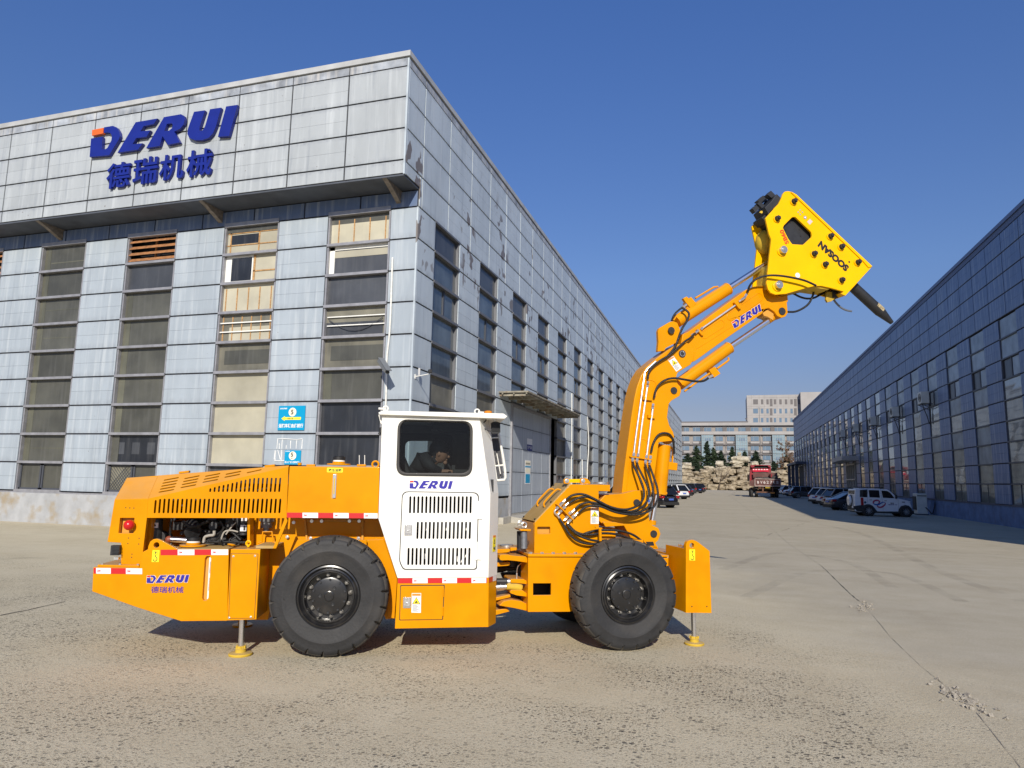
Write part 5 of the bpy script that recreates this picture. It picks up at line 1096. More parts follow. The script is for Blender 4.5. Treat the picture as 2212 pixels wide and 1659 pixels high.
fw=PR.off(CABW); hol=roundpoly(fw.px(cW,[(268,545),(985,548),(955,1110),(262,1110)]),.07,6)
P_('cab_far_side',INT,lambda m:addplate(m,fw,c3,[(150,127),(820,143),(880,655),(870,1212),(250,1215),(130,820)],.03,holes=[hol]))
fw2=PR.off(CABW-.01)
P_('far_window_frame',INTD,lambda m:m.plate(fw2,roundpoly(fw2.px(cW,[(150,403),(1110,430),(1096,1125),(120,1125)]),.06,5),.01,[roundpoly(fw2.px(cW,[(270,547),(983,550),(953,1112),(264,1112)]),.07,6)]))
P_('windscreen_post',INT,lambda m:addplate(m,PR,c3,[(815,143),(835,143),(895,650),(885,1200),(860,1200),(870,655)],.9,d=-.25),smooth=0)
P_('cab_floor',INTD,lambda m:(addplate(m,PR,c3,[(130,560),(870,560),(870,640),(110,640)],CABW-.12,d=-.06),addplate(m,PR,c3,[(150,640),(850,640),(850,1200),(240,1200),(140,830)],.04,d=-.5)),smooth=0)
P_('machinery_behind_vents',ENG,lambda m:[m.cyl(PR.off(.2).p3(c2,x,y),PR.off(.2).p3(c2,x+dx,y+dy),r,10) for x,y,dx,dy,r in ((1260,600,10,300,.02),(1340,560,-20,330,.03),(1440,560,40,320,.03),(1500,700,90,120,.015),(1600,560,-10,320,.03))])
P_('vent_pipe',M_white,lambda m:[m.cyl(PR.off(.12).p3(c2,x,y),PR.off(.12).p3(c2,x+dx,y+dy),r,8) for x,y,dx,dy,r in ((1550,870,70,-90,.008),(1290,570,8,60,.008),(1445,570,3,60,.008),(1290,800,-5,40,.012),(1590,570,5,60,.008),(1525,820,5,40,.008))])
# roof
P_('cab_roof',WP,lambda m:(addplate(m,PR,c3,[(103,116),(135,103),(935,122),(963,141),(945,158),(112,131)],CABW+.12,d=.05),),bev=.008)
P_('roof_gusset',WP,lambda m:addplate(m,PR,c3,[(105,130),(133,130),(128,195),(118,185)],.5,d=-.05),bev=.003)
P_('roof_lifting_ring',WP,lambda m:(m.torus(PR.off(.15).p3(c3,154,90),PR.n,.024,.009,18,8),m.tube([PR.off(.15).p3(c3,107,90),PR.off(.15).p3(c3,150,93)],.012,8)))
P_('roof_lifting_ring',WP,lambda m:(m.torus(PR.off(.25).p3(c3,760,110),PR.n,.024,.009,18,8),m.tube([PR.off(.25).p3(c3,765,115),PR.off(.25).p3(c3,805,117)],.011,8)))
P_('beacon',mat('amber_lens',(.75,.25,.01),.2),lambda m:(m.cyl(PR.off(.45).p3(c3,833,121),PR.off(.45).p3(c3,833,108),.042,20),m.cyl(PR.off(.45).p3(c3,833,108),PR.off(.45).p3(c3,833,106),.03,20)))
# window seal and pane
P_('window_seal',mat('rubber_window_seal',(.03,.028,.026),.5),lambda m:m.plate(PR,win_out,.045,[win_in],d=.018),bev=.012)
GL=bpy.data.materials.new('tinted_cab_glass'); GL.use_nodes=True; n_=GL.node_tree; P0_=n_.nodes['Principled BSDF']; P0_.inputs['Base Color'].default_value=(.02,.03,.035,1); P0_.inputs['Roughness'].default_value=.03
tr=n_.nodes.new('ShaderNodeBsdfTransparent'); tr.inputs[0].default_value=(.60,.66,.66,1); fr=n_.nodes.new('ShaderNodeFresnel'); fr.inputs[0].default_value=1.5; gl=n_.nodes.new('ShaderNodeBsdfGlossy'); gl.inputs['Roughness'].default_value=.02; ms=n_.nodes.new('ShaderNodeMixShader'); n_.links.new(fr.outputs[0],ms.inputs[0]); n_.links.new(tr.outputs[0],ms.inputs[1]); n_.links.new(gl.outputs[0],ms.inputs[2]); n_.links.new(ms.outputs[0],n_.nodes['Material Output'].inputs[0])
P_('window_pane',GL,lambda m:m.plate(PR,win_in,0,d=-.01),smooth=0)
P_('far_window_pane',GL,lambda m:m.plate(fw,hol,0,d=-.015),smooth=0)
# cab interior
PI_=PR.off(.6)
P_('steering_wheel',INTD,lambda m:m.torus(PI_.p3(cW,800,1085),PI_.n+Z*.9,.17,.012,28,8))
P_('seat',INTD,lambda m:(m.obox(PI_.p3(cW,330,1120),PR.e1*.03+Z*.0,PR.n*.2,Z*.20-PR.e1*.09),m.obox(PI_.p3(cW,560,1290),PR.e1*.2,PR.n*.2,Z*.05)),bev=.02)
P_('air_console',INTD,lambda m:(m.obox(PR.off(.8).p3(cW,1150,300),PR.e1*.26,PR.n*.2,Z*.05),m.tube(cat([PR.off(.5).p3(cW,*p) for p in ((840,365),(930,385),(1100,395),(1400,400))],4),.008,6)),bev=.01)
P_('dash_display',INTD,lambda m:(m.obox(PR.off(.5).p3(cW,1240,1085),PR.e1*.08,PR.n*.1,Z*.02),m.obox(PR.off(.5).p3(cW,1120,1060),PR.e1*.02,PR.n*.06,Z*.05)),bev=.006)
P_('cab_decal',BLU,lambda m:0 or m.box(0,0,0,0,0,0)) if False else None
derui(PR,c3,(311,622),(597,625),(314,567),halo=False)
P_('print_film',mat('clear_decal_film',(.84,.83,.80),.3),lambda m:addplate(m,PR,c3,[(308,562),(628,566),(628,630),(308,628)],.0006,d=.0008),smooth=0)
# slotted access door of the cab base
do=[(1127,347),(1683,355),(1667,913),(1134,914),(1106,856)]
dv=[]
for x0,x1,n__,y0,y1,dx in ((1182,1627,16,384,497,-2),(1237,1622,14,572,686,-3),(1169,1617,16,764,878,-2)):
    for i in range(n__): x=x0+(x1-x0)*i/(n__-1); dv.append(slotpx(PR,c2,(x+1,y0),(x+dx,y1),7.2))
P_('door_gap',M_black,lambda m:m.plate(PR,roundpoly(PR.px(c2,[(1121,341),(1690,349),(1674,920),(1129,921),(1099,860)]),[.06,.06,.03,.03,.03]),.002,[ventbig],d=.002),smooth=0)
dd=P_('access_door',WP,lambda m:m.plate(PR,roundpoly(PR.px(c2,do),[.06,.06,.03,.03,.03]),.008,dv,d=.010),bev=.0015)
latch(PR,c2,[(1140,591),(1197,591),(1194,667),(1138,667)],.010,dd)
for y0,y1,x in ((415,545,1680),(715,845,1671)):
    P_('hinge',WP,lambda m:(addplate(m,PR,c2,[(x-38,y0+8),(x+35,y0+12),(x+33,y1+2),(x-40,y1-4)],.006,d=.014,rad=.004),m.cyl(PR.p3(c2,x+3,y0-3)+PR.n*.016,PR.p3(c2,x-4,y1+3)+PR.n*.016,.009,12)),dd,bev=.002)
# decal on the corner post
m=MB(); addplate(m,PCb,c3,[(867,932),(885,930),(882,1038),(863,1040)],.001,d=.003); o=m.build('warning_label',YL,MACH,smooth=0)
m=MB(); addplate(m,PCb,c3,[(867,932),(885,930),(884.5,944),(866.5,946)],.0005,d=.0035); m.build('orange_header',ORD,o,smooth=0)
m=MB(); a=PCb.p2(c3,874,955); m.tube([PCb.w(a[0]-.018,a[1]-.045,.004),PCb.w(a[0],a[1],.004),PCb.w(a[0]+.018,a[1]-.045,.004),PCb.w(a[0]-.018,a[1]-.045,.004)],.0025,4); m.sphere(PCb.w(*PCb.p2(c3,869,1015),.004),.012,8,6); m.obox(PCb.w(*PCb.p2(c3,878,1015),.004),PCb.e1*.004,PCb.n*.001,PCb.e2*.02); m.build('black_symbol',M_ink,o,smooth=0)
# side lamp, cable, front guard
LP_=PR.off(.12)
P_('work_lamp',BK_,lambda m:(addplate(m,LP_,cW,[(1790,225),(1850,200),(1900,205),(1950,225),(1955,400),(1930,415),(1800,412)],.06,rad=.01),[addplate(m,LP_,cW,[(1805,232+16*k),(1945,234+16*k),(1945,240+16*k),(1805,238+16*k)],.012,d=.012) for k in range(10)]),bev=.002)
P_('lamp_bracket',M_steel,lambda m:(addplate(m,PR.off(.14),cW,[(1835,150),(1885,150),(1885,205),(1840,205)],.02),))
P_('lamp_cable',M_black,lambda m:(m.tube(cat([PR.off(.1).p3(cW,*p) for p in ((1660,132),(1700,135),(1695,185),(1645,240),(1625,300),(1690,340),(1770,375),(1795,385))],5),.006,6),))
GP=PR.off(.42)
def f(m):
    for pts,r in [([(1780,430),(1895,1245)],.006),([(1925,420),(1960,620),(2005,860),(2035,1060),(2045,1190),(2020,1235),(1895,1245)],.014),([(1850,990),(2000,975)],.010),([(1790,495),(1930,485)],.009),([(1890,770),(1955,1130)],.006)]: m.tube([GP.p3(cW,*p) for p in pts],r,8)
P_('windscreen_guard',WP,f)
def f(m):
    for a,b,w_ in (((1812,500),(1885,960),30),((1888,490),(1960,960),26),((1905,1010),(1930,1210),26),((1965,1010),(1992,1190),22)):
        n2=int((b[1]-a[1])/22)
        for i in range(n2):
            t=i/n2; x=a[0]+(b[0]-a[0])*t; y=a[1]+(b[1]-a[1])*t; addplate(m,GP,cW,[(x-w_,y),(x+w_,y-6),(x+w_,y+8),(x-w_,y+14)],.02,d=-.01-.005*(i%2))
P_('guard_strip',mat('dark_grey_louvre',(.10,.10,.11),.5,.3),f,bev=0)
P_('guard_backing',mat('mid_grey_backing',(.16,.16,.17),.6),lambda m:(addplate(m,GP,cW,[(1785,500),(1925,490),(1990,965),(1855,975)],.004,d=-.04),addplate(m,GP,cW,[(1870,1010),(1990,1000),(2015,1190),(1905,1220)],.004,d=-.04),addplate(m,GP,cW,[(1775,400),(1920,415),(1925,480),(1790,490)],.004,d=-.04)),smooth=0)
P_('mirror_arm',M_black,lambda m:m.tube([PR.off(.3).p3(c3,118,215),PR.off(.3).p3(c3,122,235),PR.off(.3).p3(c3,110,262)],.014,8))
# ---------------------------------------------------------------- articulation
def hp(name,pts,t,off,m_=OR,pl=None,c=cH,**k): return P_(name,m_,lambda m:addplate((m),(pl or PN),c,pts,t,d=-off),bev=.006,**k)
hp('hinge_plate',[(195,630),(208,590),(235,575),(345,574),(380,585),(672,610),(672,712),(480,682),(340,668),(240,672),(205,660)],.55,.40)
hp('hinge_plate',[(60,485),(372,476),(376,522),(330,540),(60,562)],.5,.52,pl=PR); hp('hinge_plate',[(376,455),(492,455),(490,500),(380,518)],.4,.62,pl=PR)
hp('hinge_plate',[(60,712),(370,703),(376,745),(340,760),(60,782)],.5,.52,pl=PR)
hp('ram_bracket',[(380,992),(400,975),(600,980),(668,1022),(668,1066),(480,1045),(385,1040)],.30,.42); hp('ram_bracket',[(376,1185),(400,1162),(580,1165),(668,1228),(668,1275),(480,1250),(378,1215)],.30,.42)
hp('hinge_plate',[(60,1300),(380,1232),(386,1282),(60,1360)],.5,.50,pl=PR); hp('hinge_plate',[(190,1420),(262,1350),(400,1320),(560,1345),(668,1400),(668,1512),(440,1462)],.5,.42); hp('hinge_plate',[(60,1500),(310,1470),(372,1518),(60,1600)],.5,.50,pl=PR)
pc=PR.off(.48)
P_('steering_ram_rod',M_chrome,lambda m:m.cyl(pc.p3(cH,-60,1118),pc.p3(cH,330,1104),.027,20)); P_('steering_ram_barrel',BK_,lambda m:m.cyl(pc.p3(cH,-60,1022),pc.p3(cH,330,1018),.033,20)); P_('ram_collar',M_steel,lambda m:m.cyl(pc.p3(cH,330,1018),pc.p3(cH,378,1016),.028,20))
P_('ram_eye',YD,lambda m:m.tube(cat([PN.off(.46).p3(cH,*p) for p in ((312,1104),(380,1100),(470,1105),(540,1120),(578,1130))],4),.036,14,rr=[.034,.034,.034,.035,.036,.038,.04,.041,.042,.042,.042,.041,.040,.038,.036,.03,.02]))
P_('pivot_pin',M_steel,lambda m:(m.cyl(PN.off(.75).p3(cH,315,450),PN.off(.75).p3(cH,315,410),.075,24),m.cyl(PN.off(.7).p3(cH,450,1352),PN.off(.7).p3(cH,450,1340),.055,24)))
P_('pivot_block',BK_,lambda m:(m.cyl(PN.off(.85).p3(cH,400,760),PN.off(.85).p3(cH,400,560),.10,20),m.cyl(PN.off(.9).p3(cH,470,1340),PN.off(.9).p3(cH,470,1240),.12,20)))
P_('rusty_collar',mat('rusty_collar',(.10,.05,.03),.7),lambda m:m.cyl(PN.off(.9).p3(cH,375,955),PN.off(.9).p3(cH,375,880),.09,20,r2=.11))
P_('grease_line',M_steel,lambda m:(m.tube(cat([PN.off(.5).p3(cH,*p) for p in ((485,975),(485,880),(500,780),(560,715))],4),.005,6),m.cyl(PN.off(.5).p3(cH,485,975),PN.off(.5).p3(cH,485,880),.009,8)))
P_('joint_hose',HOS,lambda m:[m.tube(cat([PN.off(o_).p3(cH,*p) for p in pp],5),.028,8) for o_,pp in ((.8,((-100,790),(150,790),(330,800),(480,790),(680,740))),(.9,((-100,820),(200,830),(400,780),(680,780))),(1.0,((-80,760),(200,770),(450,740),(680,800))))])
P_('joint_back_plate',ORd,lambda m:addplate(m,PN,cH,[(600,640),(690,640),(690,1520),(600,1500)],.5,d=-.85),bev=.004)  # dusty orange plate at the back of the joint
# lifting pins on the front frame
for dx,of in ((0,.42),(-62,.52)):
    P_('stored_pin',GREYP if dx==0 else BK_,lambda m:m.cyl(PN.off(of).p3(cH,604+dx,470),PN.off(of).p3(cH,604+dx,185),.036,20))
    P_('pin_eye',M_steel,lambda m:(m.torus(PN.off(of).p3(cH,608+dx,82-(22 if dx else 0)),PN.n,.026,.0075,20,8),m.cyl(PN.off(of).p3(cH,608+dx,125-(22 if dx else 0)),PN.off(of).p3(cH,608+dx,105-(22 if dx else 0)),.014,10)))
P_('pin_holder',OR,lambda m:addplate(m,PN,cH,[(548,150),(722,150),(720,186),(552,180),(520,150)],.22,d=-.36),bev=.003)
# ---------------------------------------------------------------- front frame
fhole=PN.off(.32).px(cH,[(757,1052),(1057,1052),(1055,1245),(757,1248)])
P_('front_frame',OR,lambda m:m.plate(PN,PN.off(.32).px(c4,[(300,826),(1335,833),(1332,1050),(1150,1060),(605,1230),(298,1232)]),.03,[fhole],d=-.32),bev=.005)
P_('front_frame_body',BK_,lambda m:addplate(m,PN.off(.32),c4,[(300,826),(1335,833),(1332,1050),(1150,1060),(605,1230),(298,1232)],.50,d=-.43,same=True),bev=.004)  # body coloured black so the frame hole looks deep in shade
P_('front_frame_edge',OR,lambda m:(addplate(m,PN,c4,[(300,826),(330,826),(330,1232),(298,1232)],.3,d=-.35),addplate(m,PN,c4,[(330,1150),(600,1150),(600,1230),(330,1232)],.3,d=-.35),addplate(m,PN,c4,[(560,826),(1335,833),(1332,1050),(1150,1060),(605,1230),(560,1230)],.25,d=-.36)),bev=.004)
P_('bolted_flange',OR,lambda m:addplate(m,PN,c4,[(300,803),(1330,812),(1330,826),(300,824)],1.0,d=-.30),bev=.004)
P_('flange_bolt',M_steel,lambda m:[m.cyl(PN.off(.335).p3(cH,x,565),PN.off(.335).p3(cH,x,532),.020,6) for x in (715,905,1090,1275,1460)]+[m.cyl(PN.off(.42+.11*i).p3(cH,690,565),PN.off(.42+.11*i).p3(cH,690,538),.016,6) for i in range(4)])
PU=PN.off(.40)
upo=[(347,572),(612,290),(905,292),(905,342),(822,345),(822,690),(1150,700),(1150,805),(345,803)]
P_('turret_housing',OR,lambda m:addplate(m,PN,c4,[(347,572),(612,290),(820,291),(822,690),(1150,700),(1150,805),(345,803)],.03,d=-.40,holes=[roundpoly(PU.px(c4,[(368,603),(463,603),(463,655),(368,655)]),.012)]),bev=.004)
P_('turret_body',OR,lambda m:addplate(m,PU,c4,[(352,577),(614,296),(812,296),(812,690),(1140,705),(1140,803),(352,803)],.50,d=-.07,same=True),bev=.004)
P_('housing_recess',ORd,lambda m:addplate(m,PN,c4,[(360,595),(470,595),(470,660),(360,660)],.02,d=-.455))
P_('turret_ear',OR,lambda m:addplate(m,PN,c4,[(815,291),(905,293),(905,342),(815,340)],.42,d=-.42),bev=.005)
a_=PU.p3(c4,350,570); b_=PU.p3(c4,614,289)
sd_=(b_-a_).normalized(); PSl=Pl(a_,PN.n*-1,sd_)
P_('inspection_cover',DUST,lambda m:m.obox((a_+b_)/2-PN.n*.27+sd_.cross(PN.n)*0+Vector((0,0,.006)),(b_-a_)/2,PN.n*.27,sd_.cross(PN.n).normalized()*.006),bev=.003)
up_=sd_.cross(PN.n*-1).normalized()
if up_.z<0: up_=-up_
P_('cover_bolt',M_ink,lambda m:[m.cyl(a_.lerp(b_,t)-PN.n*dd+up_*.012,a_.lerp(b_,t)-PN.n*dd+up_*.022,.010,6) for t in (.05,.5,.93) for dd in (.04,.50)])
def f(m):
    for dd,t0,t1 in ((.10,.36,.82),(.36,.36,.82)):
        p0=a_.lerp(b_,t0)-PN.n*dd; p1=a_.lerp(b_,t1)-PN.n*dd; m.tube(cat([p0+up_*.012,p0+up_*.05+sd_*.03,p0.lerp(p1,.5)+up_*.055,p1+up_*.05-sd_*.03,p1+up_*.012],5),.010,8)
P_('cover_handle',OR,f,each=1)
P_('hose_bracket_lug',OR,lambda m:(addplate(m,PN,cM,[(440,225),(440,165),(465,138),(505,135),(528,165),(528,228)],.04,d=-.44,rad=.01),addplate(m,PN,cM,[(712,228),(712,160),(735,135),(820,137),(878,205),(878,228)],.04,d=-.44,rad=.01)),bev=.003)
P_('cross_strap',YE,lambda m:addplate(m,PN,cM,[(520,150),(720,150),(720,212),(525,212)],.03,d=-.46),bev=.003); P_('lug_bolt',M_steel,lambda m:[bolt(m,PN.off(.44),cM,x,178,.016,0,.014) for x in (488,755)])
P_('slew_pin_top',M_steel,lambda m:m.cyl(PN.off(.62).p3(cM,1040,228),PN.off(.62).p3(cM,1040,200),.092,28))
warn(PN.off(.40),cM,[(885,622),(1012,622),(1016,893),(880,893)],.002)
# ---------------------------------------------------------------- swing post
pol=[(822,415),(868,366),(1000,358),(1090,335),(1178,335),(1195,560),(1215,592),(1262,612),(1278,655),(1262,700),(1240,722),(1262,768),(1165,768),(1150,700),(1060,690),(1000,585),(850,585),(822,560)]
P_('swing_post',OR,lambda m:addplate(m,PN.off(.5),c4,pol,.34,d=0),bev=.008)
P_('swing_post_lower_ear',OR,lambda m:(addplate(m,PN,cM,[(1090,880),(1110,860),(1290,865),(1450,905),(1440,925),(1130,945)],.30,d=-.45),addplate(m,PN,cM,[(1060,955),(1300,960),(1300,1180),(1060,1180)],.3,d=-.55)),bev=.006)
P_('slew_pin_lower',M_steel,lambda m:m.cyl(PN.off(.55).p3(cM,1205,885),PN.off(.55).p3(cM,1205,862),.062,26))
P_('pin_head',PINB,lambda m:(m.cyl(PN.off(.50).p3(c4,1224,655),PN.off(.50).p3(c4,1224,655)+PN.n*.012,pxm(PN,c4,1224,655,26),24),m.cyl(PN.off(.50).p3(c4,1098,425),PN.off(.50).p3(c4,1098,425)+PN.n*.02,pxm(PN,c4,1098,425,25),24)))
P_('front_deck_slot',M_black,lambda m:addplate(m,PN,cM,[(1795,1190),(1920,1190),(1940,1255),(1830,1258)],.002,d=-.497),smooth=0)
P_('front_deck',OR,lambda m:addplate(m,PN,cM,[(1830,1262),(1990,1262),(2005,1305),(1850,1300)],.35,d=-.50),bev=.004)
P_('front_deck_top',DUST,lambda m:addplate(m,PN,c4,[(1180,795),(1335,812),(1335,832),(1180,826)],.7,d=-.34),smooth=0)
# ---------------------------------------------------------------- boom
PB=PN.off(.60)
def k5(*pp): return [c5(*p) for p in pp]
def k6(*pp): return [c6(*p) for p in pp]
boomo=k6((225,1048),(330,972),(440,905),(545,888),(592,905),(625,950),(633,1010),(620,1080),(590,1130),(450,1215),(432,1262),(447,1340),(480,1375),(488,1425),(470,1475),(380,1528),(352,1560),(345,1600))+k5((560,560),(577,622),(610,680),(620,722),(600,752),(490,765),(462,1000),(425,1215),(300,1235),(180,1200),(200,1000),(232,760),(262,540),(285,400),(308,300),(340,212),(385,140),(440,92))
mb=MB(); mb.plate(PN,PB.px(ident,boomo),.30,d=-.60); boom=mb.build('boom',OR,MACH,bev=.012,label='lower curved boom')
# pressed-in edge line of the boom box: thin raised rib
P_('boom_rib',OR,lambda m:(m.tube(cat([PB.p3(c5,*p)+PN.n*.001 for p in ((215,1190),(238,1000),(268,760),(295,540),(318,400),(345,300),(378,225),(425,160),(500,105))],5),.0075,6),),boom)
P_('stiffener_ring',OR,lambda m:(m.tube(cat([PB.p3(c5,*p) for p in ((365,320),(375,270),(420,250),(462,275),(470,340),(455,400))],5),.006,6),m.tube(cat([PB.p3(c5,*p) for p in ((318,760),(345,738),(378,750),(388,790),(375,850))],5),.005,6)),boom)
P_('cylinder_lug',OR,lambda m:addplate(m,PN,c6,[(222,985),(232,880),(226,760),(240,725),(300,690),(360,655),(400,650),(440,668),(470,740),(480,800),(430,885),(310,948),(298,975)],.05,d=-.62,rad=.01),boom,bev=.005)
P_('cylinder_lug',OR,lambda m:addplate(m,PN,c6,[(222,985),(232,880),(226,760),(240,725),(300,690),(360,655),(400,650),(440,668),(470,740),(480,800),(430,885),(310,948),(298,975)],.05,d=-.83,rad=.01),boom,bev=.005)
def pins(pl,c,L_,m_=PINB,h=.012,par=None): P_('pin_head',m_,lambda m:[(m.cyl(pl.p3(c,x,y),pl.p3(c,x,y)+pl.n*h,pxm(pl,c,x,y,r),26),m.cyl(pl.p3(c,x,y),pl.p3(c,x,y)+pl.n*(h+.002),.004,8)) for x,y,r in L_],par)
pins(PB,c6,[(372,752,35),(492,1010,37),(400,1417,35)])
P_('boom_pin_ring',M_steel,lambda m:m.torus(PB.p3(c6,492,1010)+PN.n*.012,PN.n,.030,.004,22,6))
# upper arm
PA=PN.off(.645)
armo=[(500,792),(560,765),(1200,300),(1290,262),(1425,255),(1520,345),(1600,372),(1662,352),(1669,432),(1656,440),(1665,560),(1640,598),(1590,612),(1545,590),(1510,540),(1455,505),(1408,517),(1385,560),(1000,830),(640,1090),(560,1120),(500,1040),(480,900)]
arm=P_('arm',OR,lambda m:addplate(m,PN,c6,armo,.21,d=-.645),bev=.010,label='upper straight arm')
P_('arm_inner_edge',ORd,lambda m:addplate(m,PN,c6,[(1385,560),(1455,508),(1510,560),(1500,640),(1440,600),(1400,590)],.15,d=-.68),arm,bev=.004)
def f(m):
    for a,b,r in (((925,680),(740,800),38),((1345,385),(1030,600),40)):
        s_=slotpx(PA,c6,b,a,r,8); m.tube([PA.w(p[0],p[1],.000) for p in s_]+[PA.w(s_[0][0],s_[0][1],0)],.0045,6)
    m.tube(cat([PA.p3(c6,*p) for p in ((650,955),(760,890),(900,800),(1100,670),(1300,530),(1400,450))],3),.004,5)
P_('pressed_outline',OR,f,arm)
pins(PA,c6,[(1597,540,36)],par=arm)
derui(PA,c6,(1072,732),(1380,530),(1040,662),d=.004)
# decals along the tilted arm use the arm's own direction
def cylinder(name,pl,c,a,b,rpx,rod0,rod1,rr,lab):
    A,B=pl.p3(c,*a),pl.p3(c,*b); R=pxm(pl,c,*a,rpx); d=(B-A).normalized()
    o=P_(name,OR,lambda m:(m.cyl(A,B,R,32),m.cyl(B-d*.012,B+d*.004,R*1.04,32)),bev=.003,label=lab)
    P_('piston_rod',M_chrome,lambda m:m.cyl(pl.p3(c,*rod0),pl.p3(c,*rod1),pxm(pl,c,*a,rr),24),o)
    return o
PCy=PN.off(.74)
o1=cylinder('hydraulic_cylinder',PCy,c6,(430,655),(1000,290),64,(990,297),(1450,0),31,'upper cylinder above the arm')
o2=cylinder('hydraulic_cylinder',PCy,c6,(455,1350),(1015,940),62,(1005,945),(1478,625),30,'middle cylinder below the arm')
o3=cylinder('hydraulic_cylinder',PCy,c5,(530,790),(492,1195),53,(470,1190),(430,1420),20,'lift cylinder beside the lower boom')
P_('rod_eye',OR,lambda m:(m.cyl(PCy.p3(c6,1440,640),PCy.p3(c6,1500,600),.05,20),m.cyl(PN.off(.69).p3(c6,400,1417),PN.off(.79).p3(c6,400,1417),.062,24),m.cyl(PN.off(.69).p3(c6,395,740),PN.off(.79).p3(c6,395,740),.075,24)))
P_('rod_eye',OR,lambda m:(m.cyl(PCy.p3(c5,432,1412),PCy.p3(c5,428,1450),.05,20),m.cyl(PN.off(.69).p3(c5,555,730),PN.off(.79).p3(c5,555,730),.075,24)))
pins(PN.off(.62),c5,[(560,715,30)])
P_('cylinder_end_bolts',OR,lambda m:[m.obox(PCy.p3(c5,475+18*i,1198-4*i)+PN.n*.06,PN.e1*.01,PN.n*.01,Z*.012) for i in range(4)],o3,bev=.002)
# port blocks and pipes on the cylinders
P_('port_block',OR,lambda m:(addplate(m,PN,c6,[(535,440),(592,378),(655,452),(592,510)],.09,d=-.68),addplate(m,PN,c6,[(505,395),(545,375),(575,400),(535,440)],.05,d=-.70)),o1,bev=.004)
P_('port_block',OR,lambda m:addplate(m,PN,c6,[(792,1190),(858,1150),(920,1228),(850,1275)],.09,d=-.68),o2,bev=.004)
P_('port_block',OR,lambda m:addplate(m,PN,c5,[(572,925),(645,938),(640,1000),(562,990)],.09,d=-.68),o3,bev=.004)
P_('cylinder_pipe',OR,lambda m:(m.tube([PN.off(.72).p3(c6,*p) for p in ((640,395),(845,272),(890,268))],.012,8),m.tube([PN.off(.70).p3(c6,*p) for p in ((560,495),(440,580),(400,640))],.010,8)),o1)
P_('cylinder_pipe',OR,lambda m:(m.tube([PN.off(.72).p3(c6,*p) for p in ((880,1175),(985,1100),(1008,1080),(1005,1050))],.013,8),m.tube([PN.off(.70).p3(c6,*p) for p in ((800,1225),(650,1330),(520,1425))],.012,8)),o2)
P_('cylinder_pipe',OR,lambda m:m.tube([PN.off(.70).p3(c5,*p) for p in ((600,930),(605,840),(590,800))],.011,8),o3)
# steel pipes on the boom
PP=PN.off(.575)
def f(m):
    for pts in ([(280,860),(300,700),(345,380),(372,185),(400,150),(462,95)],[(318,865),(345,640),(375,430),(392,310)],[(387,880),(405,740),(428,560),(436,500)],[(430,560),(440,470)],[(268,920),(280,965)],[(305,925),(318,970)],[(375,940),(385,985)],[(408,945),(420,990)]):
        m.tube([PP.p3(c5,*p) for p in pts],.0115,10)
P_('steel_pipe',M_steel,f,each=1)
P_('steel_pipe',M_steel,lambda m:m.tube([PN.off(.62).p3(c6,*p) for p in ((705,735),(1080,475))],.0115,10)); P_('steel_pipe',M_steel,lambda m:m.tube([PN.off(.62).p3(c6,*p) for p in ((1120,435),(1195,385))],.0115,10))
def nut(m,pl,c,a,b,r): m.cyl(pl.p3(c,*a),pl.p3(c,*b),r,6)
def f(m):
    for x,y in ((281,868),(316,872),(387,886),(420,890),(272,908),(308,912),(379,924),(413,926)): nut(m,PP,c5,(x+1,y-14),(x-2,y+12),.017)
    for x,y in ((398,270),(394,300),(440,455),(437,480)): nut(m,PP,c5,(x+2,y-10),(x-1,y+10),.015)
    for a,b in (((1150,415),(1185,388)),((1190,380),(1205,350)),((640,780),(675,750)),((700,745),(720,722)),((595,810),(625,790)),((500,490),(540,465)),((780,1275),(830,1250))): nut(m,PN.off(.61),c6,a,b,.016)
    for a,b in (((375,575),(425,540)),((420,640),(465,605)),((350,610),(390,580)),((305,650),(345,615)),((355,705),(400,670)),((520,735),(565,700)),((575,790),(620,755)),((460,800),(510,770)),((505,865),(550,825)),((540,825),(590,790))): nut(m,PN.off(.36),cM,a,b,.017)
    for a,b in (((425,530),(465,490)),((465,590),(515,545)),((570,700),(620,650)),((620,765),(670,705)),((340,735),(380,700)),((440,840),(480,800)),((495,890),(520,860)),((325,740),(360,790))): m.cyl(PN.off(.36).p3(cM,*a),PN.off(.36).p3(cM,*b),.012,10)
    m.tube(cat([PN.off(.36).p3(cM,*p) for p in ((320,640),(285,680),(290,720),(325,750),(365,800))],4),.0095,8)
P_('pipe_fitting',M_steel,f,each=1)
P_('manifold_plate',OR,lambda m:(addplate(m,PN,c5,[(250,878),(435,905),(435,915),(250,888)],.05,d=-.565),addplate(m,PN,c5,[(362,382),(437,390),(435,420),(358,412)],.05,d=-.565),addplate(m,PN,c5,[(402,535),(460,540),(458,570),(400,562)],.05,d=-.565)),bev=.003)
P_('pipe_clamp',OR,lambda m:(addplate(m,PN,c6,[(655,740),(690,730),(738,800),(715,808)],.03,d=-.61),addplate(m,PN,c6,[(1070,440),(1105,420),(1158,495),(1130,515)],.04,d=-.60)),bev=.003)
P_('hose_manifold',OR,lambda m:addplate(m,PN,cM,[(318,568),(345,568),(605,825),(595,840)],.10,d=-.33),bev=.002)
P_('hose_stay',OR,lambda m:addplate(m,PN,cM,[(965,938),(1060,960),(1068,1180),(1030,1185),(1025,975),(965,965)],.03,d=-.29),bev=.003)
warn(PB,c6,[(330,1070),(395,1032),(490,1165),(428,1208)],.002)
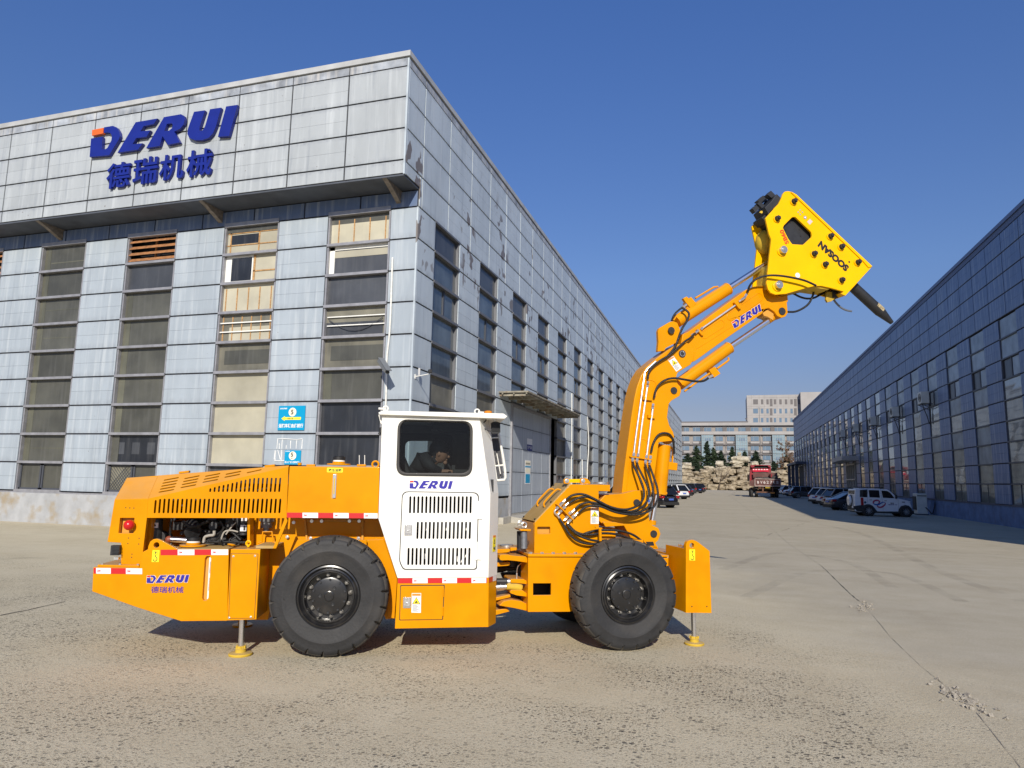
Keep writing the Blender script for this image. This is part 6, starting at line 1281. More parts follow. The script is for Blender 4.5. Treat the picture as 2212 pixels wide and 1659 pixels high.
# hoses
def hose(pl_c,pts,offs,r=.0125,name='hydraulic_hose'):
    n=len(pts); P=[PN.off(offs[0]+(offs[1]-offs[0])*(i/(n-1))-offs[2]*math.sin(PI*i/(n-1))).p3(pl_c,*p) for i,p in enumerate(pts)]
    path=cat(P,5); m=MB(); m.tube(path,r,10); o=m.build(name,HOS,MACH)
    L=0; m=MB(); 
    for a,b in zip(path,path[1:]):
        d=(b-a); l=d.length; k=0
        while L<l:
            p=a+d*(L/l); m.torus(p,d.normalized(),r*.98,r*.16,8,4); L+=.022
        L-=l
    m.build('spiral_guard',M_black,o,smooth=60)
hose(cM,[(475,495),(560,430),(680,400),(800,415),(920,468),(1040,530),(1180,600),(1330,645),(1480,655),(1620,612),(1715,540),(1765,430),(1755,300),(1710,170),(1645,30),(1600,-60),(1583,-130)],(.35,.56,.14))
hose(cM,[(525,550),(600,500),(720,452),(830,448),(950,495),(1080,565),(1250,640),(1400,680),(1550,690),(1700,640),(1800,540),(1845,420),(1825,270),(1750,110),(1680,-30),(1650,-120)],(.35,.56,.12))
hose(cM,[(625,650),(700,582),(820,540),(940,545),(1060,580),(1200,635),(1350,685),(1500,712),(1650,705),(1800,645),(1890,540),(1922,430),(1910,280),(1865,130),(1815,0),(1785,-90)],(.35,.56,.10))
hose(cM,[(680,712),(760,640),(860,598),(980,592),(1100,622),(1250,685),(1400,722),(1600,740),(1780,712),(1900,642),(1970,540),(1998,420),(1982,280),(1932,130),(1885,0),(1858,-80)],(.35,.56,.12))
hose(cM,[(365,805),(440,925),(520,1055),(620,1150),(740,1205),(880,1228),(1000,1215)],(.36,.34,.02))
hose(cM,[(480,885),(560,985),(680,1080),(830,1145),(1000,1178),(1150,1165)],(.36,.34,.03))
hose(cM,[(510,905),(620,1015),(740,1065),(900,1072),(1040,1052),(1250,1058),(1430,1100),(1600,1172)],(.36,.45,.05))
hose(cM,[(740,1075),(860,1030),(1000,1000),(1150,995),(1320,1002),(1480,1035),(1620,1095),(1740,1190),(1850,1290)],(.40,.45,.04))
hose(c6,[(1220,330),(1235,270),(1275,215),(1340,170),(1440,145),(1560,145),(1700,165),(1850,200),(1975,255)],(.62,.44,.06),.013); hose(c6,[(112,1290),(125,1220),(170,1150),(260,1080),(360,1020),(450,940),(530,870),(590,830),(635,785)],(.575,.60,.03),.013)
hose(c6,[(500,505),(540,530),(570,570),(550,640),(500,720),(465,800),(430,900),(385,975),(320,1050)],(.62,.58,.06),.013); hose(c6,[(183,1500),(200,1420),(240,1350),(310,1300),(400,1280),(520,1295),(640,1315),(730,1310),(790,1275)],(.575,.62,.05),.013)
hose(c5,[(424,850),(440,780),(475,715),(520,690),(575,700),(605,745),(612,800),(615,860)],(.575,.66,.05),.013); hose(c6,[(520,480),(440,540),(400,590),(375,650)],(.68,.70,.02),.011)
# ---------------------------------------------------------------- breaker
PK=PN.off(.52)
brk=k_=[(515,163),(560,172),(600,195),(1380,932),(1105,1232),(1062,1215),(1085,1190),(960,1155),(860,1133),(790,1133),(700,1155),(500,1213),(390,1222),(340,1205),(312,1165),(297,1100),(345,655),(322,600),(287,440),(300,425),(420,295),(448,240),(465,190),(485,168)]
khole=roundpoly(PK.px(c7,[(560,430),(592,428),(755,585),(762,628),(672,712),(560,706),(520,650),(465,540),(475,515)]),.015)
brp=P_('breaker_bracket',YE,lambda m:m.plate(PN,PK.px(c7,brk),.03,[khole],d=-.52),bev=.006,label='near side plate of the breaker bracket')
P_('breaker_bracket',YE,lambda m:addplate(m,PK,c7,brk,.03,d=-.30,same=True),bev=.006,label='far side plate of the breaker bracket')
P_('breaker_spine',YE,lambda m:(addplate(m,PK,c7,[(575,200),(600,197),(1365,925),(1350,940)],.27,d=-.03,same=True),addplate(m,PK,c7,[(1340,905),(1380,935),(1105,1232),(1070,1200),(1330,930)],.27,d=-.03,same=True)),bev=.003)
P_('bracket_rim',YE,lambda m:addplate(m,PN,c7,[(545,172),(600,195),(1380,932),(1340,945),(1290,885),(600,225)],.014,d=-.506),bev=.004)
P_('bracket_crosswall',YD,lambda m:(addplate(m,PK,c7,[(345,900),(360,900),(345,1150),(330,1150)],.27,d=-.03,same=True),addplate(m,PK,c7,[(500,1195),(790,1120),(960,1145),(950,1165),(790,1140),(500,1213)],.27,d=-.03,same=True)),bev=.003)
P_('breaker_body',BK_,lambda m:addplate(m,PN,c7,[(290,440),(420,310),(800,610),(1130,930),(1010,1080),(700,860),(480,640)],.24,d=-.585),bev=.012)
P_('body_face_screws',M_ink,lambda m:[m.cyl(PN.off(.585).p3(cK,x,y),PN.off(.585).p3(cK,x,y)+PN.n*.004,.012,10) for x,y in ((1000,710),(912,848),(1175,843),(1195,965))])
hd=[(342,545),(520,425),(600,360),(745,165),(812,228),(838,262),(815,330),(610,520),(540,600),(530,700)]
P_('breaker_head',BK_,lambda m:(addplate(m,PN,cK,[(520,425),(640,310),(745,165),(812,228),(838,262),(800,330),(610,520),(700,640),(640,640)],.26,d=-.55),addplate(m,PN,cK,[(455,620),(520,560),(620,640),(560,720)],.2,d=-.6)),bev=.008)
P_('breaker_head_bolt',BK_,lambda m:[addplate(m,PN,cK,q,.07,d=-dd,rad=.006) for q,dd in (([(560,180),(635,105),(715,185),(650,245)],.60),([(372,300),(490,195),(560,290),(470,350)],.75),([(278,445),(352,378),(420,440),(345,520)],.60),([(375,350),(430,310),(520,390),(470,440)],.6),([(515,200),(548,185),(600,240),(560,290)],.78))],bev=.004)
P_('head_plug',YD,lambda m:addplate(m,PN,cK,[(415,520),(440,490),(470,490),(480,515),(465,540)],.004,d=-.552))
P_('bracket_inner_web',YD,lambda m:(m.sphere(PN.off(.80).p3(cK,520,1090),.13,18,12,(1,1,1.25)),addplate(m,PN,cK,[(350,760),(450,665),(560,720),(600,860),(480,900)],.03,d=-.79)),bev=.003)
# chisel
T0,T1,T2=PN.off(.74).p3(c7,1150,1115),PN.off(.74).p3(c7,1455,1395),PN.off(.74).p3(c7,1575,1508); dt=(T1-T0).normalized(); rt=.068
P_('chisel',BK_,lambda m:m.cyl(T0,T1,rt,28))
def f(m):
    m.cyl(T1,T2-dt*.0,rt*.98,20,r2=.028)
P_('chisel_tip',BK_,f)
_u=dt.orthogonal().normalized(); _w=dt.cross(_u); _q=(PN.n*.8+Z*.6); PATCH=math.atan2(_q.dot(_w),_q.dot(_u))-.75
sp_=PN.off(.74-rt*.9)
P_('bare_steel_patch',mat('worn_bare_steel',(.45,.36,.20),.5,.3,noise=.6,nscale=30),lambda m:(m.lathe(T1-dt*.085,dt,[(-.03,rt+.0015),(.085,rt+.0015)],12,a0=PATCH,arc=1.5),),smooth=60)
def f(m):
    for x,y in ((573,267),(403,443),(946,622),(1058,730),(779,801),(891,910),(1225,888),(1059,1070)):
        p=PK.p3(c7,x-4,y+6); m.cyl(p,p+PN.n*.012,.050,26)
P_('nut_boss',YE,f,brp,bev=.002,each=1)
def f(m):
    for x,y in ((573,267),(403,443),(946,622),(1058,730),(779,801),(891,910),(1225,888),(1059,1070)):
        p=PK.p3(c7,x-4,y+6)+PN.n*.012; m.cyl(p,p+PN.n*.008,.036,24); m.cyl(p+PN.n*.008,p+PN.n*.038,.034,6); m.cyl(p+PN.n*.038,p+PN.n*.055,.019,14)
P_('bracket_nut',BK_,f,brp,bev=.002,each=3)
def f(m):
    for x,y in ((457,765),(412,1122)):
        p=PK.p3(c7,x-6,y+8); m.cyl(p+PN.n*.01,p+PN.n*.055,.048,28); m.cyl(p+PN.n*.055,p+PN.n*.060,.031,22); m.cyl(p+PN.n*.060,p+PN.n*.064,.016,14)
P_('bracket_pin',mat('bright_turned_steel',(.55,.53,.49),.3,.8,noise=.1),f,brp,bev=.002,each=3)
P_('pin_boss',YE,lambda m:[m.cyl(PK.p3(c7,x-8,y+14),PK.p3(c7,x-8,y+14)+PN.n*.012,.066,30) for x,y in ((457,765),(412,1122))],brp,bev=.003)
P_('badge',TW,lambda m:m.cyl(PK.p3(c7,613,1025),PK.p3(c7,613,1025)+PN.n*.003,.033,26),brp)
P_('drain_hole',M_ink,lambda m:m.cyl(PK.p3(c7,1140,888),PK.p3(c7,1140,888)+PN.n*.002,.013,16),brp)
def rtext(body,pl,c,a,b,hpx,m_,par,width_full=True,bold=.03,d=.002,shear=0):
    """text from pixel a (foot of first letter) to b along its foot line; height in px"""
    A=Vector(pl.p2(c,*a)); B=Vector(pl.p2(c,*b)); rot=math.atan2((B-A).y,(B-A).x); h=pxm(pl,c,*a,hpx)
    m=MB(); text_mesh(m,body,pl,A.x,A.y,h,width=(B-A).length,depth=.001,d=d,bold=bold,rot=rot,shear=shear); m.build('lettering_print',m_,par,smooth=0)
rtext('SOOSAN',PK,c7,(1142,936),(852,668),66,M_ink,brp,bold=.06)
rtext('SB60',PK,c7,(527,696),(464,554),42,RDD,brp,bold=.03)
def f(m):
    for x,y in ((640,358),(619,380),(662,380),(640,403)): p=PK.p3(c7,x,y); m.cyl(p,p+PN.n*.002,.011,14)
P_('round_sticker',mat('grey_sticker',(.30,.30,.28),.5),f,brp,each=1); P_('blue_sticker',mat('navy_sticker',(.05,.07,.25),.4),lambda m:m.cyl(PK.p3(c7,690,434),PK.p3(c7,690,434)+PN.n*.002,.023,8),brp); P_('sticker_centre',TW,lambda m:m.cyl(PK.p3(c7,690,434),PK.p3(c7,690,434)+PN.n*.003,.014,16),brp)
P_('white_sticker',mat('pink_white_sticker',(.72,.50,.50),.4),lambda m:addplate(m,PK,c7,[(740,447),(768,475),(738,508),(710,478)],.001,d=.002),brp,smooth=0)
# hoses under the breaker
hose(c7,[(515,1398),(590,1395),(670,1360),(730,1310),(765,1240),(778,1190),(778,1120)],(.70,.72,.0),.013,'breaker_hose'); hose(c7,[(570,1210),(640,1245),(710,1262),(780,1255),(840,1225),(900,1195)],(.80,.80,.0),.013,'breaker_hose')
P_('stub_pipe',mat('grey_stub_pipe',(.16,.18,.22),.4,.3),lambda m:m.tube(cat([PN.off(.74).p3(c7,*p) for p in ((970,1255),(1010,1310),(1060,1355),(1110,1380),(1165,1392))],4),.013,8))
P_('hose_elbow',BK_,lambda m:(m.cyl(PN.off(.60).p3(c7,880,1140),PN.off(.60).p3(c7,915,1175),.024,14),m.obox(PN.off(.72).p3(c7,960,1230),PN.e1*.04,PN.n*.08,Z*.05)),bev=.006); P_('hose_bracket',YD,lambda m:addplate(m,PN,c7,[(915,1190),(1000,1195),(1060,1210),(960,1290),(920,1300),(905,1270)],.03,d=-.66),bev=.003)
# ---------------------------------------------------------------- front stabiliser
so_=roundpoly(PN.px(c4,[(1462,1237),(1463,735),(1475,707),(1508,696),(1545,710),(1638,782),(1652,1239)]),[.0,.02,.02,.03,.03,.01,.0],4)
P_('stabiliser_housing',OR,lambda m:m.plate(PN,so_,.05,[circ(PN.p2(c4,1507,740),pxm(PN,c4,1507,740,17),18)],d=0),bev=.004,label='front stabiliser housing')
P_('stabiliser_housing_body',OR,lambda m:addplate(m,PN,c4,[(1462,1237),(1463,765),(1635,785),(1650,1237)],.42,d=-.05,same=True),bev=.004)
P_('stabiliser_housing_body',OR,lambda m:addplate(m,PN,c4,[(1462,1170),(1463,830),(1600,830),(1600,1170)],.6,d=-.45,same=True),bev=.004)
P_('housing_bolt',M_ink,lambda m:[m.cyl(PN.p3(c4,x,1190),PN.p3(c4,x,1190)+PN.n*.006,.006,8) for x in (1506,1616)])
hooklabel(PN,c4,[(1488,770),(1530,770),(1531,852),(1489,851)])
P_('tie_down',M_steel,lambda m:m.obox(PN.off(.2).p3(c4,1440,740),PN.e1*.03,PN.n*.05,Z*.012),bev=.004)
leg(PN,c4,(1518,1236),(1525,1498),.15,.026,.95)
# far side body masses of the front frame
P_('far_front_frame',ORd,lambda m:addplate(m,PN,c4,[(560,700),(1320,720),(1300,1050),(700,1150)],.25,d=-1.05,same=True),bev=.004)
# ---------------------------------------------------------------- the driver
def skin_fig(name,verts,edges,radii,m_,parent=None,root=0,sub=2):
    me=bpy.data.meshes.new(name); me.from_pydata([tuple(v) for v in verts],edges,[]); o=bpy.data.objects.new(name,me); COL.objects.link(o); me.materials.append(m_)
    md=o.modifiers.new('skin','SKIN'); md.use_smooth_shade=True
    lay=me.skin_vertices[0].data if me.skin_vertices else None
    if lay is None:
        bm_=__import__('bmesh').new(); bm_.from_mesh(me); bm_.verts.layers.skin.verify(); bm_.to_mesh(me); bm_.free(); lay=me.skin_vertices[0].data
    for i,r in enumerate(radii):
        lay[i].radius=(r,r) if not isinstance(r,tuple) else r; lay[i].use_root=(i==root)
    s_=o.modifiers.new('sub','SUBSURF'); s_.levels=sub; s_.render_levels=sub
    if parent: o.parent=parent
    return o
PD=PR.off(.58); base=PD.p3(cW,520,1290); base0=Vector((base.x,base.y,base.z))
def dp(x,y,o=0.): return PD.p3(cW,x,y)-PR.n*o-base0
M_skin=mat('skin',(.24,.125,.08),.6); M_hair=mat('black_hair',(.012,.011,.011),.5); M_jack=mat('dark_jacket',(.008,.009,.013),.8,noise=.3,nscale=12,bump=.4,bscale=20); M_trou=mat('dark_trousers',(.03,.03,.035),.8)
hc=dp(880,745); R_=.098
# verts: pelvis, waist, chest, neck base, neck, skull base, head; arms; legs
V=[dp(450,1230),dp(500,1100),dp(640,900),dp(760,840),dp(805,800),dp(845,760),
   dp(650,905,-.17),dp(720,1010,-.22),dp(860,1070,-.15),dp(900,1075,-.13),
   dp(650,905,.17),dp(720,1010,.22),dp(860,1070,.15),dp(900,1075,.13),
   dp(520,1290,-.1),dp(800,1270,-.12),dp(830,1480,-.12),dp(520,1290,.1),dp(800,1270,.12),dp(830,1480,.12),dp(700,850)]
Ed=[(0,1),(1,2),(2,20),(20,3),(3,4),(4,5),(20,6),(6,7),(7,8),(8,9),(20,10),(10,11),(11,12),(12,13),(0,14),(14,15),(15,16),(0,17),(17,18),(18,19)]
Ra=[.13,.125,.13,.075,.05,.055,.07,.052,.042,.036,.07,.052,.042,.036,.08,.075,.05,.08,.075,.05,.12]
drv=skin_fig('person',V,Ed,Ra,M_jack); drv.location=base0
tag(drv,'driver in a dark jacket leaning forward over the wheel inside the white cab','person')
ROOTLOC[drv.name]=Vector((0,0,0))
e1=PR.e1; nn=PR.n
def lm(fn,name,m_,sm=60):
    mb=MB(); fn(mb); o=mb.build(name,m_,drv,smooth=sm); return o
fd=(e1*.97-Z*.22).normalized(); hu=(Z*.97+e1*.22).normalized()
H_=lambda a,b,c_: hc+fd*a+hu*b+nn*c_
def headf(m):
    m.sphere((0,0,0),1,20,14); 
    # deform the unit sphere into a head in profile
    out=[]
    for v in m.v:
        x,y,z=v; a=x*.098; b=z*.118; c_=y*.075
        if b<-.03: a+= .012; c_*= .86+(.118+b)*1.2 ; a*= .9
        out.append(H_(a,b,c_))
    m.v=out
    m.sphere(H_(.103,-.022,0),.017,10,8,(1,1,1.3)); m.sphere(H_(.088,-.062,0),.014,10,6); m.sphere(H_(.085,-.095,0),.024,10,8); m.sphere(H_(-.005,-.02,.074),.02,10,8,(.9,.5,1.4)); m.sphere(H_(-.005,-.02,-.074),.02,10,8,(.9,.5,1.4))
    m.sphere(H_(.085,.018,.03),.011,8,6); m.sphere(H_(.085,.018,-.03),.011,8,6)
    m.tube([H_(-.02,-.08,0),H_(-.07,-.16,0)],.052,12)
lm(headf,'head',M_skin)
def hairf(m):
    m.sphere((0,0,0),1,22,14); out=[]
    for v in m.v:
        x,y,z=v; a=x*.108-.014; b=z*.108+.026; c_=y*.085
        if b<-.01 and a>-.03: a=-.03; 
        out.append(H_(a,b,c_))
    m.v=out
    r=random.Random(4)
    for k in range(60):
        t=r.uniform(.3,PI*.8); q=r.uniform(-1,1); p=H_(math.cos(t)*.10-.02,math.sin(t)*.10+.035,q*.06); d=(p-hc).normalized(); m.cyl(p-d*.01,p+d*r.uniform(.012,.03)-fd*.012,.006,4,r2=.001)
lm(hairf,'hair',M_hair)
lm(lambda m:m.lathe(hc-fd*.055-hu*.13,hu*.8-fd*.4,[(0,.075),(.05,.066),(.055,.06),(0,.06)],18),'collar',M_jack)
def hand(m,sg):
    w_=dp(905,1078,.13*sg); 
    m.obox(w_+e1*.035,e1*.04,nn*.035,(Z*.014+e1*.004))
    for k in range(4):
        q=w_+e1*(.07+.004*(1 if k in(1,2) else 0))+nn*(-.028+.0185*k); L_=[.075,.085,.08,.062][k]
        m.tube([q,q+e1*L_*.45+Z*.004,q+e1*L_*.75-Z*.018,q+e1*L_*.72-Z*.04],.0085,8,rr=[.0095,.009,.008,.006])
    q=w_+e1*.02-nn*sg*-.03; m.tube([q,q+e1*.03+nn*sg*.02-Z*.01,q+e1*.06+nn*sg*.012-Z*.022],.010,8,rr=[.011,.0095,.007])
for sg in (-1,1): lm(lambda m:hand(m,sg),'hand',M_skin)
# ================================================================== BACKGROUND BUILDING
YK=215.0; PK1=Pl((0,YK,0),(1,0,0),Z)
bb=empty('office_block',PK1.p3(cG,1100,1100)+Vector((0,8,0)),'pale grey office block with teal glass stair towers across the end of the yard','office building'); bb.location.z=0; ROOTLOC[bb.name]=Vector(bb.location)
M_ow=mat('pale_stone_cladding',(.34,.325,.315),.8,noise=.08,nscale=.5); M_od=mat('brown_grey_band',(.13,.12,.12),.7); M_og=mat('office_glass',(.13,.19,.26),.12,spec=.8); M_ob=mat('office_beige_wall',(.27,.245,.225),.8,noise=.06,nscale=.5); M_teal=mat('teal_glass',(.22,.30,.34),.12,spec=.8,noise=.15,nscale=.4); M_ol=mat('pale_mullion',(.42,.43,.44),.6)
def B_(name,m_,rects,t=.3,d=0.,c=cG,par=None,pl=PK1,each=0):
    mb=MB()
    for x0,y0,x1,y1 in rects:
        a=pl.p2(c,x0,(y0+y1)/2);b=pl.p2(c,x1,(y0+y1)/2); u=pl.p2(c,(x0+x1)/2,y0); v=pl.p2(c,(x0+x1)/2,y1); mb.plate(pl,[(a[0],v[1]),(b[0],v[1]),(b[0],u[1]),(a[0],u[1])],t,d=d)
    if name in('stair_window','drain_pipe','louvre'): return mb.parts(name,m_,par or bb,1,smooth=0)
    return mb.build(name,m_,par or bb,smooth=0)
a=PK1.p2(cG,60,100); b=PK1.p2(cG,2350,100); top=PK1.p2(cG,1100,45)[1]
mb=MB(); mb.box(a[0],b[0],YK,YK+16,0,top); mb.build('wall',M_ob,bb,smooth=0)
B_('dark_roof_band',M_od,[(60,18,1282,45)],3,-1.0); B_('white_band',M_ow,[(60,45,2350,92),(60,190,2350,241)],.3,.9); B_('floor_band',M_od,[(60,395,522,412),(722,398,1085,415),(1280,400,1682,418),(1890,405,2350,422),(60,545,522,562),(722,548,1085,565),(1280,552,1682,572),(1890,560,2350,575),(60,92,2350,99),(60,241,2350,248)],.3,.5)
bays=[(60,150),(205,315),(380,500),(748,866),(935,1055),(1325,1455),(1520,1648),(1915,2030),(2100,2220)]
for y0,y1 in ((268,345),(427,496),(583,655),(735,810)):
    for x0,x1 in bays:
        w_=B_('window',M_og,[(x0,y0,x1,y1)],.1,.12); B_('window_frame',M_ol,[(x0-3,y0-3,x1+3,y0+1),((x0+x1)/2-20,y0,(x0+x1)/2-17,y1),(x0+18,y0,x0+20,y1)],.05,.2,par=w_)
        if y0<700: B_('balcony_front',M_ow,[(x0-4,y1+8,x1+14,y1+42)],.2,.35)
    B_('louvre',M_od,[(x,y1+8,x+30,y1+42) for x in (198,478,725,1040,1292,1628,1892)],.2,.45)
for x0,x1 in ((228,312),(378,495),(560,678),(745,860),(930,1050),(1120,1240),(1325,1450),(1515,1640),(1712,1842),(1910,2040),(2110,2230)):
    w_=B_('window',M_og,[(x0,124,x1,190)],.1,.12); B_('window_frame',M_ol,[(x0-3,121,x1+3,125),((x0+x1)/2-20,124,(x0+x1)/2-17,190)],.05,.2,par=w_)
B_('louvre',M_od,[(495,99,548,190),(862,99,922,190),(1240,99,1315,190),(1645,99,1705,190),(198,99,222,190)],.2,.25)
for x0,x1 in ((525,716),(1085,1276),(1683,1886)):
    s_=B_('glass_stair_tower',M_teal,[(x0,248,x1,900)],.6,1.0); n_x=5
    B_('glass_mullion',M_ol,[(x0+(x1-x0)*i/n_x-1.5,248,x0+(x1-x0)*i/n_x+1.5,900) for i in range(n_x+1)]+[(x0,248+42*i,x1,250+42*i) for i in range(14)],.1,1.1,par=s_)
    B_('stair_window',M_og,[(x0+50,305+155*i,x0+145,345+155*i) for i in range(4)],.05,1.08,par=s_)
B_('drain_pipe',M_ow,[(x,248,x+5,700) for x in (915,1488,1478)],.1,.3)
PK2=Pl((0,YK+4,0),(1,0,0),Z)
tw=empty('office_tower',Vector(PK2.p3(cB,1700,300)),'taller pale tower block with small square windows rising behind the office block','office building'); tw.location.z=0; ROOTLOC[tw.name]=Vector(tw.location)
a=PK2.p2(cB,1228,300); b=PK2.p2(cB,1945,300); t1=PK2.p2(cB,1600,93)[1]; mb=MB(); mb.box(a[0],b[0]+14,YK+4.3,YK+18,0,t1); mb.build('wall',M_ow,tw,smooth=0)
B_('wall',M_ow,[(1228,93,1945,600)],.3,0,cB,tw,PK2)
b2=PK2.p2(cB,1998,200); c2_=PK2.p2(cB,2330,200); t2=PK2.p2(cB,2080,68)[1]; mb=MB(); mb.box(b2[0]-2.2,c2_[0],YK+1.8,YK+20,0,t2); mb.build('stair_block',M_ow,tw,smooth=0)
B_('panel_joint',M_ob,[(1228,y,1945,y+1.5) for y in (125,235,262,352,380,460)]+[(x,93,x+1.2,600) for x in (1290,1385,1450,1610,1690,1760,1850)],.02,.03,cB,tw,PK2)
for y0,y1 in ((150,212),(268,327),(385,441)):
    for x0,x1 in ((1305,1365),(1403,1433),(1472,1500),(1565,1595),(1635,1665),(1705,1735),(1775,1805),(1873,1903)):
        B_('window',M_od if y0==150 else M_og,[(x0,y0,x1,y1)],.1,.06,cB,tw,PK2)
    for x0,x1 in ((1517,1548),(1822,1855)): B_('louvre',M_od,[(x0,y0-5,x1,y1+24)],.1,.08,cB,tw,PK2)
B_('drain_pipe',M_ol,[(1386,240,1390,440)],.1,.3,cB,tw,PK2); B_('roof_fitting',M_od,[(1203,385,1228,392),(1210,400,1228,408)],1,0,cB,tw,PK2)
# ================================================================== ROCKERY
M_rock=mat('tan_limestone',(.36,.30,.21),.95,noise=.45,nscale=1.6,bump=1.,bscale=4.5,dirt=.75,dirtcol=(.17,.125,.075),dscale=1.4,island=.25)
M_rock2=mat('pale_limestone',(.47,.42,.32),.95,noise=.3,nscale=1.1,bump=.9,bscale=3.5,dirt=.5,dirtcol=(.22,.17,.11),dscale=1.3)
YRk=167.0
rk=empty('rockery_wall',(2,YRk+1,0),'tall wall of stacked tan boulders closing the far end of the yard','rockery')
from mathutils import noise as mnoise
def rock(cx,cy,w_,h_,seed,yo=0.,m_=None):
    pl=Pl((0,YRk+yo,0),(1,0,0),Z); c=pl.p3(cG,cx,cy); s=pxm(pl,cG,cx,cy,1)
    hx=w_*s/2; hz=h_*s/2; hy=min(hx,1.6)*.9+.5; N=6; vs=[]; fs=[]; idx={}
    r=random.Random(seed); sx,sz=r.uniform(-.25,.25),r.uniform(-.12,.12)
    def P(a,b,c_):
        k=(a,b,c_)
        if k in idx: return idx[k]
        v=Vector((a/N*2-1,b/N*2-1,c_/N*2-1)); q=v.copy(); l=max(abs(v.x),abs(v.y),abs(v.z)); rd=v.normalized()*l; q=v.lerp(rd*1.15,.38)
        o=Vector((seed*3.1,seed*1.7,seed)); nn_=mnoise.noise(q*1.1+o)*.30+mnoise.noise(q*2.6+o)*.16+mnoise.noise(Vector((q.x*1.5,q.y*1.5,q.z*6))+o)*.08
        q*=1+nn_; q.x+=q.z*sx; q.z+=q.x*sz
        idx[k]=len(vs); vs.append(Vector((c.x+q.x*hx,c.y+hy*.5+q.y*hy,c.z+q.z*hz))); return idx[k]
    for i in range(N):
        for j in range(N):
            for f in ((lambda a,b:(a,b,0)),(lambda a,b:(a,b,N)),(lambda a,b:(a,0,b)),(lambda a,b:(a,N,b)),(lambda a,b:(0,a,b)),(lambda a,b:(N,a,b))):
                fs.append([P(*f(i,j)),P(*f(i+1,j)),P(*f(i+1,j+1)),P(*f(i,j+1))])
    me=bpy.data.meshes.new('rock'); me.from_pydata([tuple(v-Vector((2,YRk+1,0))) for v in vs],[],fs); me.materials.append(m_ or M_rock)
    bm_=__import__('bmesh').new(); bm_.from_mesh(me); __import__('bmesh').ops.recalc_face_normals(bm_,faces=bm_.faces); bm_.to_mesh(me); bm_.free(); me.shade_smooth(); me.set_sharp_from_angle(angle=math.radians(28))
    o=bpy.data.objects.new('rock',me); COL.objects.link(o); o.parent=rk
RK=[(275,745,150,95,1),(285,790,180,50,1),(270,850,160,75,0),(290,905,200,80,0),(420,870,120,55,0),(575,855,210,110,0),(640,780,160,45,1),(490,920,150,55,0),(620,935,150,65,0),(700,925,90,75,0),(810,715,125,85,1),(830,780,170,55,1),(850,870,190,150,0),(960,830,90,120,0),(1010,850,140,100,0),(1110,620,130,60,1),(1150,650,270,105,1),(1135,560,60,60,1),(1030,688,110,40,1),(1110,742,180,75,1),(1185,845,170,105,0),(1030,960,150,80,0),(1180,920,150,55,0),(1240,810,130,80,0),(1390,715,110,70,1),(1310,760,70,100,0),(1230,970,180,80,0),(400,965,190,60,0),(560,990,200,60,0),(620,1030,190,55,0),(800,985,170,90,0),(900,975,110,75,0),(960,1000,70,70,0),(1080,1030,170,70,0),(1210,1030,150,70,0),(850,1045,120,55,0),(700,1095,150,100,0),(820,1100,150,90,0),(640,1100,90,80,0),(1000,1100,170,90,0),(900,1115,90,70,0),(1130,1085,120,60,0),(1240,1105,120,80,0),(1330,1050,160,120,0),(1420,950,180,120,0),(1500,830,160,100,0),(1600,900,190,120,0),(1560,1000,200,110,0),(1720,890,150,90,0),(1830,860,170,90,0),(1950,780,110,110,0),(1900,740,70,80,0),(1860,950,190,90,0),(1730,990,170,90,0),(2000,880,160,110,0),(1960,1000,180,90,0),(1800,1060,200,80,0),(1620,1080,200,90,0),(1960,1090,180,70,0),(470,1030,170,80,0),(330,1010,190,90,0),(520,1095,160,90,0),(380,1090,190,80,0),(240,980,130,110,0),(240,1080,150,90,0),(760,850,90,120,0),(1290,900,80,100,0),(2100,960,150,150,0)]
for i,(x,y,w_,h_,k) in enumerate(RK): rock(x,y,w_*1.04,h_*1.06,i+1,yo=(1.4 if y<800 else .6 if y<950 else 0)+.25*(i%3),m_=M_rock2 if k else M_rock)
mb=MB()
for x0,x1,y0 in ((190,1250,900),(1250,2150,860),(1000,1300,760)):
    pl=Pl((0,YRk+3.2,0),(1,0,0),Z); a=pl.p2(cG,x0,1100); b=pl.p2(cG,x1,y0); mb.box(a[0],b[0],YRk+2.2,YRk+6,0,b[1])
mb.build('earth_backing',mat('shadowed_earth',(.13,.10,.07),.95,noise=.3,nscale=1),rk,smooth=0)
m=MB(); p=gnd(*cG(1155,1150)); s=.028*p.y*.36
m.box(p.x-1.0,p.x+1.0,p.y-.4,p.y+.8,0,1.35); tag(m.build('rusty_box',mat('rusted_iron',(.10,.035,.025),.8,noise=.4,nscale=3),bev=.03),'small rusty brown metal box at the foot of the rockery','metal box')
